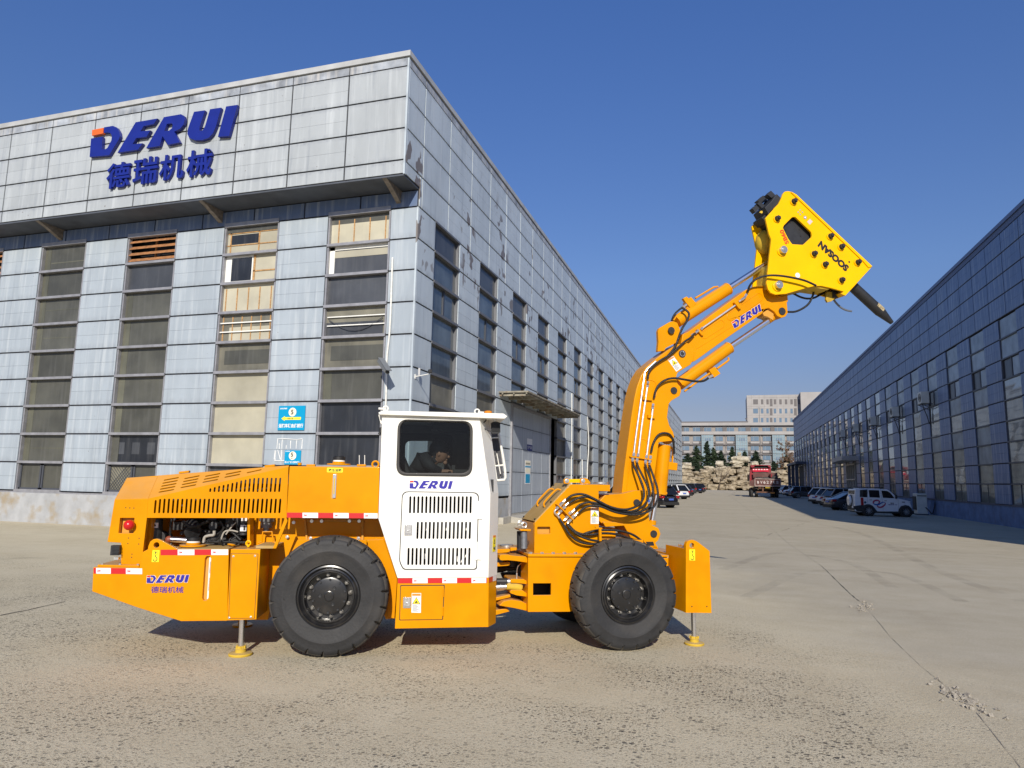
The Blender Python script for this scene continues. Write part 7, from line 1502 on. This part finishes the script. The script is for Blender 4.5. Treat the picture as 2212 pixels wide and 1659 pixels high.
# ================================================================== TREES
M_bark=mat('brown_bark',(.09,.065,.045),.9,noise=.3,nscale=8); LF=[mat('dark_conifer_needles',(.022,.042,.018),.8,noise=.5,nscale=1.3,island=.35),mat('green_conifer_needles',(.035,.06,.022),.8,noise=.5,nscale=1.3,island=.35),mat('autumn_leaves',(.17,.10,.055),.8,noise=.4,nscale=1,island=.4)]
def conifer(cx,ty,by,hw,yo,lf,label,seed,group='conifers behind the rockery',dens=1.):
    pl=Pl((0,YRk+yo,0),(1,0,0),Z); T=pl.p3(cG,cx,ty); s=pxm(pl,cG,cx,ty,1); H_=T.z; W2=hw*s*2.0; r=random.Random(seed); base=Vector((T.x,YRk+yo,0)); zb=pl.p3(cG,cx,by).z
    e=empty('conifer_tree',base,label,'tree',group)
    m=MB(); m.tube([base,base+Vector((.1,0,H_*.5)),base+Vector((0,0,H_*.98))],.2,8,rr=[.3,.18,.03]); m.build('trunk',M_bark,e)
    m=MB(); nb=int(120*dens)
    for k in range(nb):
        t=(k+r.random())/nb; z=zb*.75+(H_-zb*.75)*t; L=W2*(1-t)**.8*r.uniform(.35,1.3)+.15; a=r.uniform(0,2*PI); d=Vector((math.cos(a),math.sin(a),0)); st_=base+Vector((0,0,z)); up=r.uniform(-.05,.35)
        n2=max(7,int(L*24))
        for q in range(n2):
            f=((q+r.random())/n2)**.8; p=st_+d*L*f+Vector((0,0,L*(up*f-.35*f*f+.15*f**3)))+Vector((r.gauss(0,.11),r.gauss(0,.11),r.gauss(0,.10)))
            sz=r.uniform(.22,.48)*(1.15-.5*f); u_=Vector((r.gauss(0,1),r.gauss(0,1),r.gauss(0,.6))).normalized(); v_=u_.orthogonal().normalized()
            if r.random()<.5: v_=u_.cross(v_)
            m.add([p-u_*sz,p+v_*sz*.30,p+u_*sz,p-v_*sz*.30],[(0,1,2,3)])
    m.build('crown',lf,e,smooth=0)
for a in [(290,560,830,115,8,LF[0],'dark conifer squeezed beside the left hall, leftmost behind the rockery',1),(430,430,840,105,9,LF[1],'broad conifer second from the left behind the rockery',2),(600,355,820,72,10,LF[0],'tallest slender conifer in front of the first glass tower',3),(712,462,820,75,9,LF[1],'conifer just right of the tallest slender one',4),(832,512,800,85,10,LF[0],'sparse conifer above the square boulder',5),(1015,450,760,62,13,LF[1],'thin conifer left of the topmost boulder',6),(1225,520,760,58,13,LF[0],'small conifer just right of the topmost boulder',7),(1405,512,790,90,9,LF[0],'lone conifer above the red dump truck',8),(1700,685,880,62,5,LF[0],'dark round bush to the right of the red dump truck',9),(1905,590,860,95,8,LF[0],'dark conifer under the brown leaved tree by the blue hall',10),(370,640,850,95,7,LF[0],'low conifer between the two left ones behind the rockery',12)]: conifer(*a)
def bare(cx,ty,by,hw,yo,label,seed,leaf,group=None):
    pl=Pl((0,YRk+yo,0),(1,0,0),Z); T=pl.p3(cG,cx,ty); s=pxm(pl,cG,cx,ty,1); H_=T.z; W2=hw*s*2.0; r=random.Random(seed); base=Vector((T.x,YRk+yo,0))
    e=empty('bare_tree',base,label,'tree',group); m=MB(); lv=MB()
    def br(p,d,L,rad,dep):
        n=4; path=[p]; 
        for i in range(n): d=(d+Vector((r.gauss(0,.12),r.gauss(0,.12),r.gauss(.04,.08)))).normalized(); p=p+d*L/n; path.append(p)
        m.tube(path,rad,5 if dep else 7,rr=[rad*(1-.6*i/n) for i in range(n+1)])
        if dep<4:
            for k in range(3 if dep else 5):
                q=path[r.randint(1,n)]; nd=(d*.7+Vector((r.gauss(0,.6),r.gauss(0,.6),r.gauss(.25,.3)))).normalized(); br(q,nd,L*r.uniform(.5,.72),rad*.45,dep+1)
        if leaf and dep>=2:
            for k in range(14):
                q=path[r.randint(1,n)]+Vector((r.gauss(0,.15),r.gauss(0,.15),r.gauss(0,.15))); sz=r.uniform(.10,.24); u_=Vector((r.gauss(0,1),r.gauss(0,1),r.gauss(0,1))).normalized(); v_=u_.orthogonal().normalized(); lv.add([q-u_*sz,q+v_*sz*.6,q+u_*sz,q-v_*sz*.6],[(0,1,2,3)])
    br(base,Vector((0,0,1)),H_*.5,max(.06,H_*.018),0)
    m.build('branches',M_bark,e)
    if leaf: lv.build('crown',LF[2],e,smooth=0)
bare(1960,355,800,110,6,'brown leaved winter tree beside the blue hall',3,True); bare(795,560,1060,40,-1.5,'thin bare young tree in front of the rockery',8,False); bare(1620,600,800,60,9,'pale bare shrub between truck and glass tower',11,False)
cab_=MB(); pl=Pl((0,YK-12,0),(1,0,0),Z); cab_.tube([pl.p3(cG,x,y) for x,y in ((900,455),(1100,485),(1300,505),(1500,535),(1700,555),(1950,560))],.05,5); tag(cab_.build('overhead_cable',M_black),'thin cable sagging across in front of the office block','cable')
# ================================================================== VEHICLES
CARG=mat('car_glass',(.010,.011,.014),.08,spec=.35); M_tl=mat('tail_lamp_red',(.32,.01,.012),.2,coat=.5); M_hl=mat('lamp_clear',(.55,.56,.58),.15,coat=.5); M_plate=mat('blue_number_plate',(.06,.13,.50),.4); M_trim=mat('black_car_plastic',(.022,.022,.024),.6); M_alloy=mat('alloy_wheel',(.45,.46,.48),.3,.8); M_tyre=mat('car_tyre',(.02,.02,.021),.8)
def carpaint(n,c,r=.25): return mat(n,c,rough=r,coat=.8)
CP=dict(white=carpaint('white_car_paint',(.70,.71,.73)),black=carpaint('black_car_paint',(.010,.010,.013)),grey=carpaint('dark_grey_car_paint',(.045,.047,.052)),silver=carpaint('silver_car_paint',(.35,.37,.40)),char=carpaint('charcoal_car_paint',(.030,.028,.032)),beige=carpaint('champagne_car_paint',(.30,.27,.23)))
SHAPES=dict(
 suv=dict(L=4.0,W=1.62,H=1.44,belt=.90,hood=.86,nose=.70,st=[(-2.0,.50,.80),(-1.93,.84,.9),(-1.2,.88,1),(.55,.88,1),(.85,.86,1),(1.6,.78,.97),(1.88,.68,.9),(2.0,.52,.80)],gh=[(-1.93,-1.50),(.95,.30)],roofz=1.44,wb=(-1.22,1.25),wr=.31),
 sedan=dict(L=4.1,W=1.6,H=1.25,st=[(-2.05,.48,.82),(-1.98,.78,.92),(-1.4,.83,1),(.55,.80,1),(.9,.78,1),(1.7,.68,.96),(1.95,.58,.9),(2.05,.46,.8)],gh=[(-1.55,-.75),(.85,.10)],roofz=1.25,wb=(-1.2,1.3),wr=.29),
 van=dict(L=4.3,W=1.62,H=1.5,st=[(-2.15,.50,.86),(-2.1,.92,.96),(-1.2,.94,1),(.7,.92,1),(1.0,.88,1),(1.8,.76,.97),(2.05,.66,.9),(2.15,.5,.8)],gh=[(-2.1,-1.85),(1.25,.65)],roofz=1.5,wb=(-1.3,1.35),wr=.31))
def make_car(kind,col,label,x,y,rz,group,lid='white'):
    S=SHAPES[kind]; e=empty('parked_car',(x,y,0),label,'car',group,rz=rz); Wd=S['W']/2; zb=.22
    mb=MB(); rows=[]
    for (sx,zt,wf) in S['st']:
        w_=Wd*wf; rows.append([(sx,-w_*.86,zb),(sx,-w_,zb+.14),(sx,-w_*1.0,zt*.72),(sx,-w_*.93,zt*.97),(sx,-w_*.6,zt+.015),(sx,0,zt+.03),(sx,w_*.6,zt+.015),(sx,w_*.93,zt*.97),(sx,w_,zt*.72),(sx,w_,zb+.14),(sx,w_*.86,zb)])
    vs=[p for r in rows for p in r]; k=11; fs=[]
    for i in range(len(rows)-1):
        for j in range(k): fs.append((i*k+j,(i+1)*k+j,(i+1)*k+(j+1)%k,i*k+(j+1)%k))
    fs+= [tuple(range(k)),tuple(range((len(rows)-1)*k,len(rows)*k))[::-1]]
    mb.add(vs,fs); o=mb.build('body',CP[col],e,local=True,smooth=50); s_=o.modifiers.new('sub','SUBSURF'); s_.levels=1; s_.render_levels=2
    (xb0,xt0),(xb1,xt1)=S['gh']; zt=max(q[1] for q in S['st'])-.03; zr_=S['roofz']; wb_=Wd*.90; wt=Wd*.72
    def ghp(x,y,z): return (x,y,z)
    B=[(xb0,-wb_,zt),(xb0,wb_,zt),(xb1,wb_,zt-.02),(xb1,-wb_,zt-.02)]; T=[(xt0,-wt,zr_-.05),(xt0,wt,zr_-.05),(xt1,wt,zr_-.04),(xt1,-wt,zr_-.04)]
    mb=MB(); mb.add(B+T,[(0,1,5,4),(1,2,6,5),(2,3,7,6),(3,0,4,7),(4,5,6,7)]); mb.build('windows',CARG,e,local=True,smooth=0)
    mb=MB(); xm=(xt0+xt1)/2
    def L_(a,b,t): return tuple(a[i]+(b[i]-a[i])*t for i in range(3))
    rr=[(xt0-.06,-wt*.98,zr_-.055),(xt0-.06,wt*.98,zr_-.055),(xt1+.02,wt,zr_-.05),(xt1+.02,-wt,zr_-.05)]; rt_=[(xt0,-wt*.8,zr_),(xt0,wt*.8,zr_),(xt1-.1,wt*.8,zr_),(xt1-.1,-wt*.8,zr_)]; mb.add(rr+rt_,[(4,5,6,7),(0,1,5,4),(1,2,6,5),(2,3,7,6),(3,0,4,7),(3,2,1,0)])
    for a,b in ((B[0],T[0]),(B[1],T[1]),(B[2],T[2]),(B[3],T[3])): mb.bar(a,b,.09,.05)
    for s in (-1,1):
        for f in (.36,.66): mb.bar((xb0+(xb1-xb0)*f,s*(wb_+.0),zt),(xt0+(xt1-xt0)*f,s*(wt+.005),zr_-.05),.07,.03)
    mb.build('roof_and_pillars',CP[col],e,local=True,smooth=30)
    if kind!='sedan':
        for s in (-1,1): mb=MB(); mb.bar((xt0+.1,s*wt*.86,zr_+.035),(xt1-.1,s*wt*.86,zr_+.035),.035,.03); mb.build('roof_rail',M_trim if col!='black' else M_steel,e,local=True,smooth=0)
        mb=MB(); mb.box(xt0-.16,xt0+.02,-wt*.85,wt*.85,zr_-.07,zr_-.02); mb.build('spoiler',CP[col],e,local=True,bev=.01)
    mb=MB(); xe=-S['L']/2
    mb.box(xe-.02,S['L']/2+.02,-Wd*.90,Wd*.90,zb-.03,zb+.10); mb.box(xe-.035,xe+.2,-Wd*.84,Wd*.84,zb-.02,zb+.17); mb.build('lower_trim',M_trim,e,local=True,bev=.02)
    zl=S['st'][1][1]*.86
    for s in (-1,1):
        mb=MB(); mb.box(xe+.01,xe+.30,s*Wd*.88-.13,s*Wd*.88+.06 if s>0 else s*Wd*.88+.13,zl-.09,zl+.06) if s>0 else mb.box(xe+.01,xe+.30,s*Wd*.88-.06,s*Wd*.88+.13,zl-.09,zl+.06); mb.build('tail_lamp',M_tl,e,local=True,bev=.02)
        mb=MB(); xf=S['L']/2; mb.box(xf-.32,xf-.08,s*Wd*.74-.13,s*Wd*.74+.13,.56,.66); mb.build('headlight',M_hl,e,local=True,bev=.02)
        mb=MB(); mb.obox((xb1-.25,s*(Wd+.06),zt+.06),Vector((.05,0,0)),Vector((0,.08,0)),Vector((0,0,.06))); mb.build('mirror',CP[col],e,local=True,bev=.02)
        for f in (.38,.72): mb=MB(); xx=xb0+(xb1-xb0)*f; mb.box(xx-.08,xx+.08,s*Wd-.012,s*Wd+.02,zt-.12,zt-.09); mb.build('door_handle',M_trim if col!='black' else M_steel,e,local=True)
        for wx in S['wb']:
            mb=MB(); O_=Vector((wx,s*(Wd+.004),S['wr'])); ax=Vector((0,-s,0)); mb.cyl(O_+ax*.02,O_+ax*.26,S['wr']+.045,28); mb.build('wheel_arch',M_trim,e,local=True)
            mb=MB(); mb.lathe(O_-ax*.012,ax,[(.02,S['wr']*.66),(.0,S['wr']*.75),(.0,S['wr']*.92),(.03,S['wr']),(.2,S['wr']),(.2,.1)],28); t_=mb.build('wheel',M_tyre,e,local=True)
            mb=MB(); R1=S['wr']*.66
            mb.lathe(O_-ax*.012,ax,[(.005,R1),(.012,R1*.93),(.03,R1*.9)],28); mb.lathe(O_-ax*.012,ax,[(.0,0),(.0,R1*.2),(.03,R1*.2)],12)
            for q in range(5):
                a_=2*PI*q/5+wx
                for da in (-.13,.13): mb.bar(O_-ax*.008+Vector((math.cos(a_),0,math.sin(a_)))*R1*.15,O_-ax*.008+Vector((math.cos(a_+da),0,math.sin(a_+da)))*R1*.93,.022,.02,up=ax)
            mb.build('rim',M_alloy,t_,local=True,smooth=30)
    mb=MB(); zp=.56 if kind!='van' else .70; mb.box(xe-.025,xe+.05,-.20,.20,zp-.055,zp+.055); mb.build('number_plate',M_plate,e,local=True)
    mb=MB(); zq=zt-.02; mb.box(xe+.0,xe+.08,-.30,.30,zp+.09,zp+.105); mb.build('chrome_strip',M_steel,e,local=True)
    return e
LG='cars parked along the left hall'; RG='cars parked along the blue hall'
R_d=math.radians
make_car('suv','silver','silver car mostly hidden behind the boom cylinder and hoses',-6.0,42.6,R_d(140),LG)
make_car('suv','black','nearest black car with lit red tail lamp beside the boom',-5.0,47.6,R_d(140),LG)
make_car('suv','white','only white car in the left row, behind the nearest black one',-5.5,72.3,R_d(138),LG)
make_car('suv','char','charcoal car hugging the white one in the left row',-5.6,80.5,R_d(138),LG)
make_car('van','grey','tall dark grey people carrier in the middle of the left row',-5.9,98.5,R_d(130),LG)
make_car('suv','black','black car with chrome tail pipes after the grey people carrier',-5.3,113.5,R_d(130),LG)
make_car('suv','char','last dark car of the left row, nearest the rockery',-5.2,124.0,R_d(128),LG)
make_car('sedan','char','low charcoal saloon directly behind the white jeep',8.5,52.6,R_d(16),RG)
make_car('suv','beige','champagne car wedged between charcoal saloon and white cars',9.0,58.6,R_d(20),RG)
make_car('suv','white','nearer of two white cars side by side in the right row',9.0,63.2,R_d(35),RG)
make_car('suv','white','farther of two white cars side by side in the right row',8.9,68.0,R_d(38),RG)
make_car('suv','grey','dark grey car with bright wheels beside the dump truck',9.3,92.0,R_d(8),RG)
make_car('sedan','silver','silver saloon partly hidden by the dark grey car, near the truck',9.6,105.5,R_d(14),RG)
make_car('suv','white','white car with roof rails beyond the silver saloon',9.8,115.5,R_d(12),RG)
make_car('suv','white','last white car of the right row, just showing behind the truck',9.2,125,R_d(14),RG)
# white jeep
WJ=CP['white']; jx,jy,ja=8.75,44.25,R_d(6)
J=empty('jeep',(jx,jy,0),'white boxy off-road vehicle with rear spare wheel and ribbon logo on its doors','car',rz=ja)
def J_(name,m_,fn,par=None,bev=0,smooth=35):
    mb=MB(); fn(mb); return mb.build(name,m_,par or J,local=True,bev=bev,smooth=smooth)
def jp(x,y): # cJ pixel -> (x,z) in the jeep side plane
    pl=Pl((jx+math.sin(ja)*.72,jy-math.cos(ja)*.72,0),(math.cos(ja),math.sin(ja),0),Z); return pl.p2(cJ,x,y)
PJl=Pl((0,-.72,0),(1,0,0),Z)
jb=[jp(*q) for q in ((240,330),(960,330),(1010,345),(1060,380),(1210,520),(1240,548),(1300,560),(1470,600),(1520,640),(1560,760),(1570,860),(340,860),(230,840),(228,500))]
wins=[[jp(*q) for q in w_] for w_ in (((548,350),(790,356),(812,528),(570,518)),((845,362),(990,375),(1060,425),(1155,542),(885,532)),((425,362),(495,366),(505,514),(418,512)))]
def f(m):
    m.plate(PJl,jb,1.44); 
J_('body',WJ,f,bev=.03)
J_('window',CARG,lambda m:[m.plate(PJl,roundpoly(w_,.03),.004,d=.006) for w_ in wins]) 
J_('window',CARG,lambda m:[m.plate(Pl((0,.72,0),(1,0,0),Z),roundpoly(w_,.03),.004,d=-.002+.0) for w_ in wins] and None)
J_('black_pillar',M_trim,lambda m:m.plate(PJl,[jp(*q) for q in ((345,350),(520,335),(518,518),(400,514),(345,514))],.003,d=.003))
J_('wheel_arch_trim',M_trim,lambda m:(m.plate(PJl,[jp(*q) for q in ((335,705),(440,700),(500,680),(570,680),(640,715),(700,780),(745,845),(1240,850),(1255,790),(1300,725),(1400,700),(1480,715),(1545,770),(1575,860),(1570,890),(1290,885),(680,880),(280,840),(220,780),(220,720))],.05,d=.03)),bev=.01)
J_('lower_body',M_trim,lambda m:m.box(jp(240,0)[0],jp(1560,0)[0],-.70,.70,.18,.36))
for px_ in (550,1418):
    cx=jp(px_,860)[0]
    for s in (-1,1):
        J_('wheel_well',M_trim,lambda m:m.cyl((cx,s*.735,.30),(cx,s*.5,.30),.335,26))
        t_=J_('wheel',M_tyre,lambda m:m.lathe((cx,s*.80,.30),(0,-s,0),[(.02,.18),(.0,.2),(.0,.26),(.03,.30),(.2,.30),(.2,.1)],28))
        def f(m):
            m.lathe((cx,s*.80,.30),(0,-s,0),[(.01,.18),(.03,.17)],24); m.cyl((cx,s*.80,.30),(cx,s*.78,.30),.035,10)
            for q in range(10): a_=2*PI*q/10; m.bar((cx,s*.795,.30),(cx+math.cos(a_)*.17,s*.795,.30+math.sin(a_)*.17),.028,.012,up=(0,1,0))
        J_('rim',M_alloy,f,t_)
x0=jp(240,500)[0]
J_('spare_wheel',WJ,lambda m:m.lathe((x0-.02,.05,jp(230,600)[1]),(-1,0,0),[(.0,.30),(.14,.30),(.17,.27),(.17,.0)],28)); J_('spare_tyre',M_tyre,lambda m:m.lathe((x0,.05,jp(230,600)[1]),(-1,0,0),[(.0,.32),(.08,.32),(.08,.29)],28))
J_('rear_window',CARG,lambda m:m.box(x0-.012,x0+.01,-.58,.58,jp(0,490)[1],jp(0,360)[1])); J_('tail_lamp',M_tl,lambda m:(m.box(jp(335,0)[0],jp(400,0)[0],-.735,-.66,jp(0,695)[1],jp(0,515)[1])),bev=.008); J_('tail_lamp',M_tl,lambda m:(m.box(x0-.01,x0+.05,.60,.72,jp(0,695)[1],jp(0,515)[1])),bev=.008)
J_('rear_bumper',M_trim,lambda m:m.box(x0-.10,x0+.1,-.70,.70,.30,jp(0,715)[1]),bev=.02); J_('number_plate',TW,lambda m:m.box(x0-.115,x0-.10,-.62,-.36,.42,.54))
J_('roof_rack',M_trim,lambda m:(m.bar((jp(330,0)[0],-.55,1.60),(jp(900,0)[0],-.55,1.60),.035),m.bar((jp(330,0)[0],.55,1.60),(jp(900,0)[0],.55,1.60),.035),[m.bar((jp(x_,0)[0],-.55,1.57),(jp(x_,0)[0],.55,1.57),.03) for x_ in (360,540,720,880)]))
J_('roof_panel',WJ,lambda m:m.box(jp(320,0)[0],jp(830,0)[0],-.5,.5,jb[0][1],jb[0][1]+.06),bev=.02)
J_('door_line',M_trim,lambda m:[m.tube([PJl.w(*jp(*a),.004),PJl.w(*jp(*b),.004)],.004,4) for a,b in (((525,350),(520,600)),((520,600),(535,670)),((820,345),(875,620)),((875,620),(890,830)),((1235,560),(1248,700)),((1240,850),(1248,700)))])
J_('door_handle',M_trim,lambda m:[m.obox(PJl.w(*jp(x_,y_),.01),Vector((.06,0,0)),Vector((0,.01,0)),Vector((0,0,.013))) for x_,y_ in ((595,580),(945,600))])
J_('side_mirror',M_trim,lambda m:m.obox(PJl.w(*jp(1182,505),.06),Vector((.05,0,0)),Vector((0,.06,0)),Vector((0,0,.11))),bev=.02); J_('headlight',M_hl,lambda m:m.obox(PJl.w(*jp(1500,625),-.03),Vector((.05,0,-.01)),Vector((0,.05,0)),Vector((0,0,.03))),bev=.01)
J_('side_vent',M_trim,lambda m:m.obox(PJl.w(*jp(1360,632),.004),Vector((.08,0,0)),Vector((0,.004,0)),Vector((0,0,.02))))
J_('fuel_cap',mat('teal_disc',(.02,.08,.12),.5),lambda m:m.cyl(PJl.w(*jp(470,637),.0),PJl.w(*jp(470,637),.01),.065,18))
def rib(m,pts,w_,a,b):
    pp=cat([Vector((*jp(*p),0)) for p in pts],6); n_=len(pp); L=[];Rr=[]
    for i,p in enumerate(pp):
        d=(pp[min(i+1,n_-1)]-pp[max(0,i-1)]).normalized(); s_=Vector((-d.y,d.x,0)); q=w_*(.35+.65*math.sin(PI*(i/(n_-1))**.8)) ; L.append(p+s_*q); Rr.append(p-s_*q)
    m.add([PJl.w(v.x,v.y,a) for v in L+Rr],[(i,i+1,n_+i+1,n_+i) for i in range(n_-1)])
J_('ribbon_red',mat('ribbon_magenta',(.32,.03,.08),.4),lambda m:(rib(m,[(690,690),(660,650),(680,605),(750,590),(800,615),(790,650),(760,670)],.045,.005,0),rib(m,[(740,690),(770,740),(830,752),(890,725),(935,680),(935,640)],.045,.005,0)),smooth=0)
J_('ribbon_blue',mat('ribbon_blue',(.02,.10,.36),.4),lambda m:(rib(m,[(660,655),(700,685),(770,690),(830,660),(880,635),(930,640)],.04,.007,0)),smooth=0)
def f(m): a=jp(1010,700); b=jp(1010,678); w_=jp(1150,700)[0]-a[0]; text_mesh(m,'自卸矿车',PJl,a[0],a[1],b[1]-a[1],width=jp(1215,700)[0]-a[0],depth=.002,d=.005,bold=.03)
J_('blue_lettering',M_blue,f,smooth=0); J_('dark_lettering',M_ink,lambda m:(m.plate(PJl,[jp(*q) for q in ((1060,645),(1090,645),(1090,668),(1060,668))],.001,d=.005),m.plate(PJl,[jp(*q) for q in ((1100,647),(1135,647),(1135,668),(1100,668))],.001,d=.005)),smooth=0)
# ---------------------------------------------------------------- dump truck
YT=90.0; PT0=Pl((0,YT,0),(1,0,0),Z); tk=empty('dump_truck',Vector((4.4,YT+3,0)),'red dump truck seen from behind with registration painted on its tailgate','truck')
def T_(name,m_,q,t,off=0,bev=.03,holes=(),par=None,lab=None):
    mb=MB(); pl=PT0.off(off); mb.plate(pl,pl.px(cG,q),t,[pl.px(cG,h) for h in holes]); return mb.build(name,m_,par or tk,bev=bev,label=lab)
TRr=mat('faded_red_truck_paint',(.26,.014,.022),.4,noise=.15,nscale=1,coat=.3); TRd=mat('dusty_maroon_bed',(.11,.045,.04),.8,noise=.35,nscale=1.5,dirt=.6,dirtcol=(.16,.12,.10),dscale=1); TDk=mat('truck_chassis_black',(.02,.019,.018),.8,noise=.3,nscale=3); TRs=mat('rusty_chassis',(.13,.06,.035),.8,noise=.3,nscale=3); TLd=mat('dark_load',(.06,.055,.05),.95,noise=.4,nscale=2,bump=.8,bscale=6)
tg=T_('tailgate',TRd,[(1392,962),(1818,976),(1816,1085),(1390,1082)],.18)
for q in ([(1385,955),(1822,970),(1820,980),(1388,968)],[(1388,1074),(1818,1078),(1818,1090),(1388,1088)],[(1384,955),(1398,956),(1398,1088),(1386,1087)],[(1806,972),(1822,972),(1820,1090),(1806,1090)]): T_('tailgate_rim',mat('worn_rim_metal',(.35,.27,.24),.7,noise=.3,nscale=3) if not bpy.data.materials.get('worn_rim_metal') else bpy.data.materials['worn_rim_metal'],q,.2,-.08,par=tg,bev=.01)
def f():
    pl=PT0.off(-.02)
    for ch,x in zip('鲁V627K挂',(1425,1480,1530,1582,1640,1690,1742)):
        m=MB(); a=pl.p2(cG,x,1044 if ch!='挂' else 1048); b=pl.p2(cG,x,996); w_=pl.p2(cG,x+36,1040)[0]-a[0]; text_mesh(m,ch,pl,a[0],a[1],b[1]-a[1],width=w_,depth=.004,d=.003,bold=.025); m.build('registration_letter',mat('faded_white_print',(.50,.44,.42),.7) if not bpy.data.materials.get('faded_white_print') else bpy.data.materials['faded_white_print'],tg,smooth=0)
f()
T_('bed_side',TRd,[(1300,1000),(1390,965),(1390,1085),(1302,1078)],.12,.1); 
mb=MB(); xa=PT0.p2(cG,1392,1000)[0]; xb=PT0.p2(cG,1816,1000)[0]; za=PT0.p2(cG,1500,1085)[1]; zb_=PT0.p2(cG,1500,968)[1]
mb.box(xa,xa+.1,YT+.2,YT+5.6,za,zb_+.2); mb.box(xb-.1,xb,YT+.2,YT+5.6,za,zb_+.2); mb.box(xa+.1,xb-.1,YT+.18,YT+5.6,za,za+.15); mb.box(xa,xb,YT+5.6,YT+5.7,za,zb_+.9); mb.build('dump_bed',TRd,tk,bev=.02)
mb=MB(); r_=random.Random(9)
for k in range(70):
    c_=Vector((r_.uniform(xa+.4,xb-.5),YT+r_.uniform(1.5,5),za+r_.uniform(.4,1.0))); s_=r_.uniform(.2,.45); mb.sphere(c_,s_,7,5,(1,1,r_.uniform(.5,.9)))
mb.build('load',TLd,tk,smooth=20)
T_('cab',TRr,[(1312,742),(1330,735),(1635,738),(1650,750),(1660,880),(1640,1000),(1305,1000),(1308,860)],2.2,6.2,bev=.08)
T_('cab_air_deflector',TRr,[(1318,742),(1330,735),(1630,738),(1645,780),(1615,772),(1600,748),(1385,748),(1380,775),(1345,780),(1325,775)],.6,5.7); T_('cab_rear_panel',mat('bright_red_panel',(.62,.012,.05),.35),[(1348,800),(1618,800),(1612,850),(1550,845),(1400,848),(1352,845)],.2,5.9)
T_('cab_dark_panel',TDk,[(1385,752),(1600,752),(1605,795),(1365,795)],.1,6.05); T_('white_dashes',M_wink,[(1360,806),(1380,806),(1380,818),(1360,818)],.05,5.85,bev=0)
for x in (1400,1445,1490,1535,1578): T_('white_dashes',M_wink,[(x,806),(x+26,806),(x+26,818),(x,818)],.05,5.85,bev=0)
T_('side_frame',TRr,[(1308,860),(1325,860),(1325,955),(1308,955)],4,2.0); T_('side_frame',TRr,[(1655,880),(1672,880),(1672,962),(1655,960)],4,2.0)
T_('wing_mirror',TDk,[(1266,890),(1300,890),(1298,1000),(1268,1000)],.2,6.5)
T_('chassis',TDk,[(1400,1095),(1790,1095),(1790,1130),(1400,1130)],7,.3); T_('rear_axle',TDk,[(1330,1150),(1780,1150),(1780,1190),(1330,1190)],.4,1.2)
T_('underrun_bar',TRs,[(1418,1168),(1720,1178),(1720,1202),(1418,1192)],.12,.1,lab='rusty underrun bar'); T_('underrun_bar',TRs,[(1448,1105),(1500,1105),(1500,1125),(1448,1125)],.12,.1); T_('bar_post',TRs,[(1510,1095),(1535,1095),(1535,1170),(1510,1170)],.15,.15); T_('bar_post',TRs,[(1672,1095),(1692,1095),(1692,1175),(1672,1175)],.15,.15)
T_('underrun_light',mat('amber_marker',(.55,.22,.03),.5),[(1640,1182),(1718,1184),(1716,1206),(1640,1204)],.05,-.02,bev=.01); pl_=T_('number_plate',mat('yellow_number_plate',(.55,.38,.02),.5),[(1565,1094),(1642,1096),(1642,1118),(1565,1116)],.04,.05,bev=0)
def f(m): pl=PT0.off(.04); a=pl.p2(cG,1570,1112); b=pl.p2(cG,1570,1101); text_mesh(m,'V627K',pl,a[0],a[1],b[1]-a[1],width=pl.p2(cG,1636,1112)[0]-a[0],depth=.002,d=.003,bold=.02)
mb=MB(); f(mb); mb.build('plate_print',M_ink,pl_,smooth=0)
wx=[PT0.p2(cG,x,1200)[0] for x in (1345,1425,1690,1765)]
for x_ in wx:
    for yy in (1.3,2.5): mb=MB(); mb.lathe((x_-.16,YT+yy,.52),(1,0,0),[(0,.25),(0,.46),(.04,.52),(.28,.52),(.32,.46),(.32,.25)],28); mb.build('wheel',M_tyre,tk)
for x_ in (wx[0],wx[3]): mb=MB(); mb.lathe((x_-.16,YT+6.8,.52),(1,0,0),[(0,.25),(0,.46),(.04,.52),(.28,.52),(.32,.46),(.32,.25)],28); mb.build('wheel',M_tyre,tk)
T_('rope',M_wink,[(1410,930),(1425,930),(1470,945),(1550,915),(1560,920),(1555,935),(1470,955),(1420,950)],.05,-.1,bev=0) if False else None
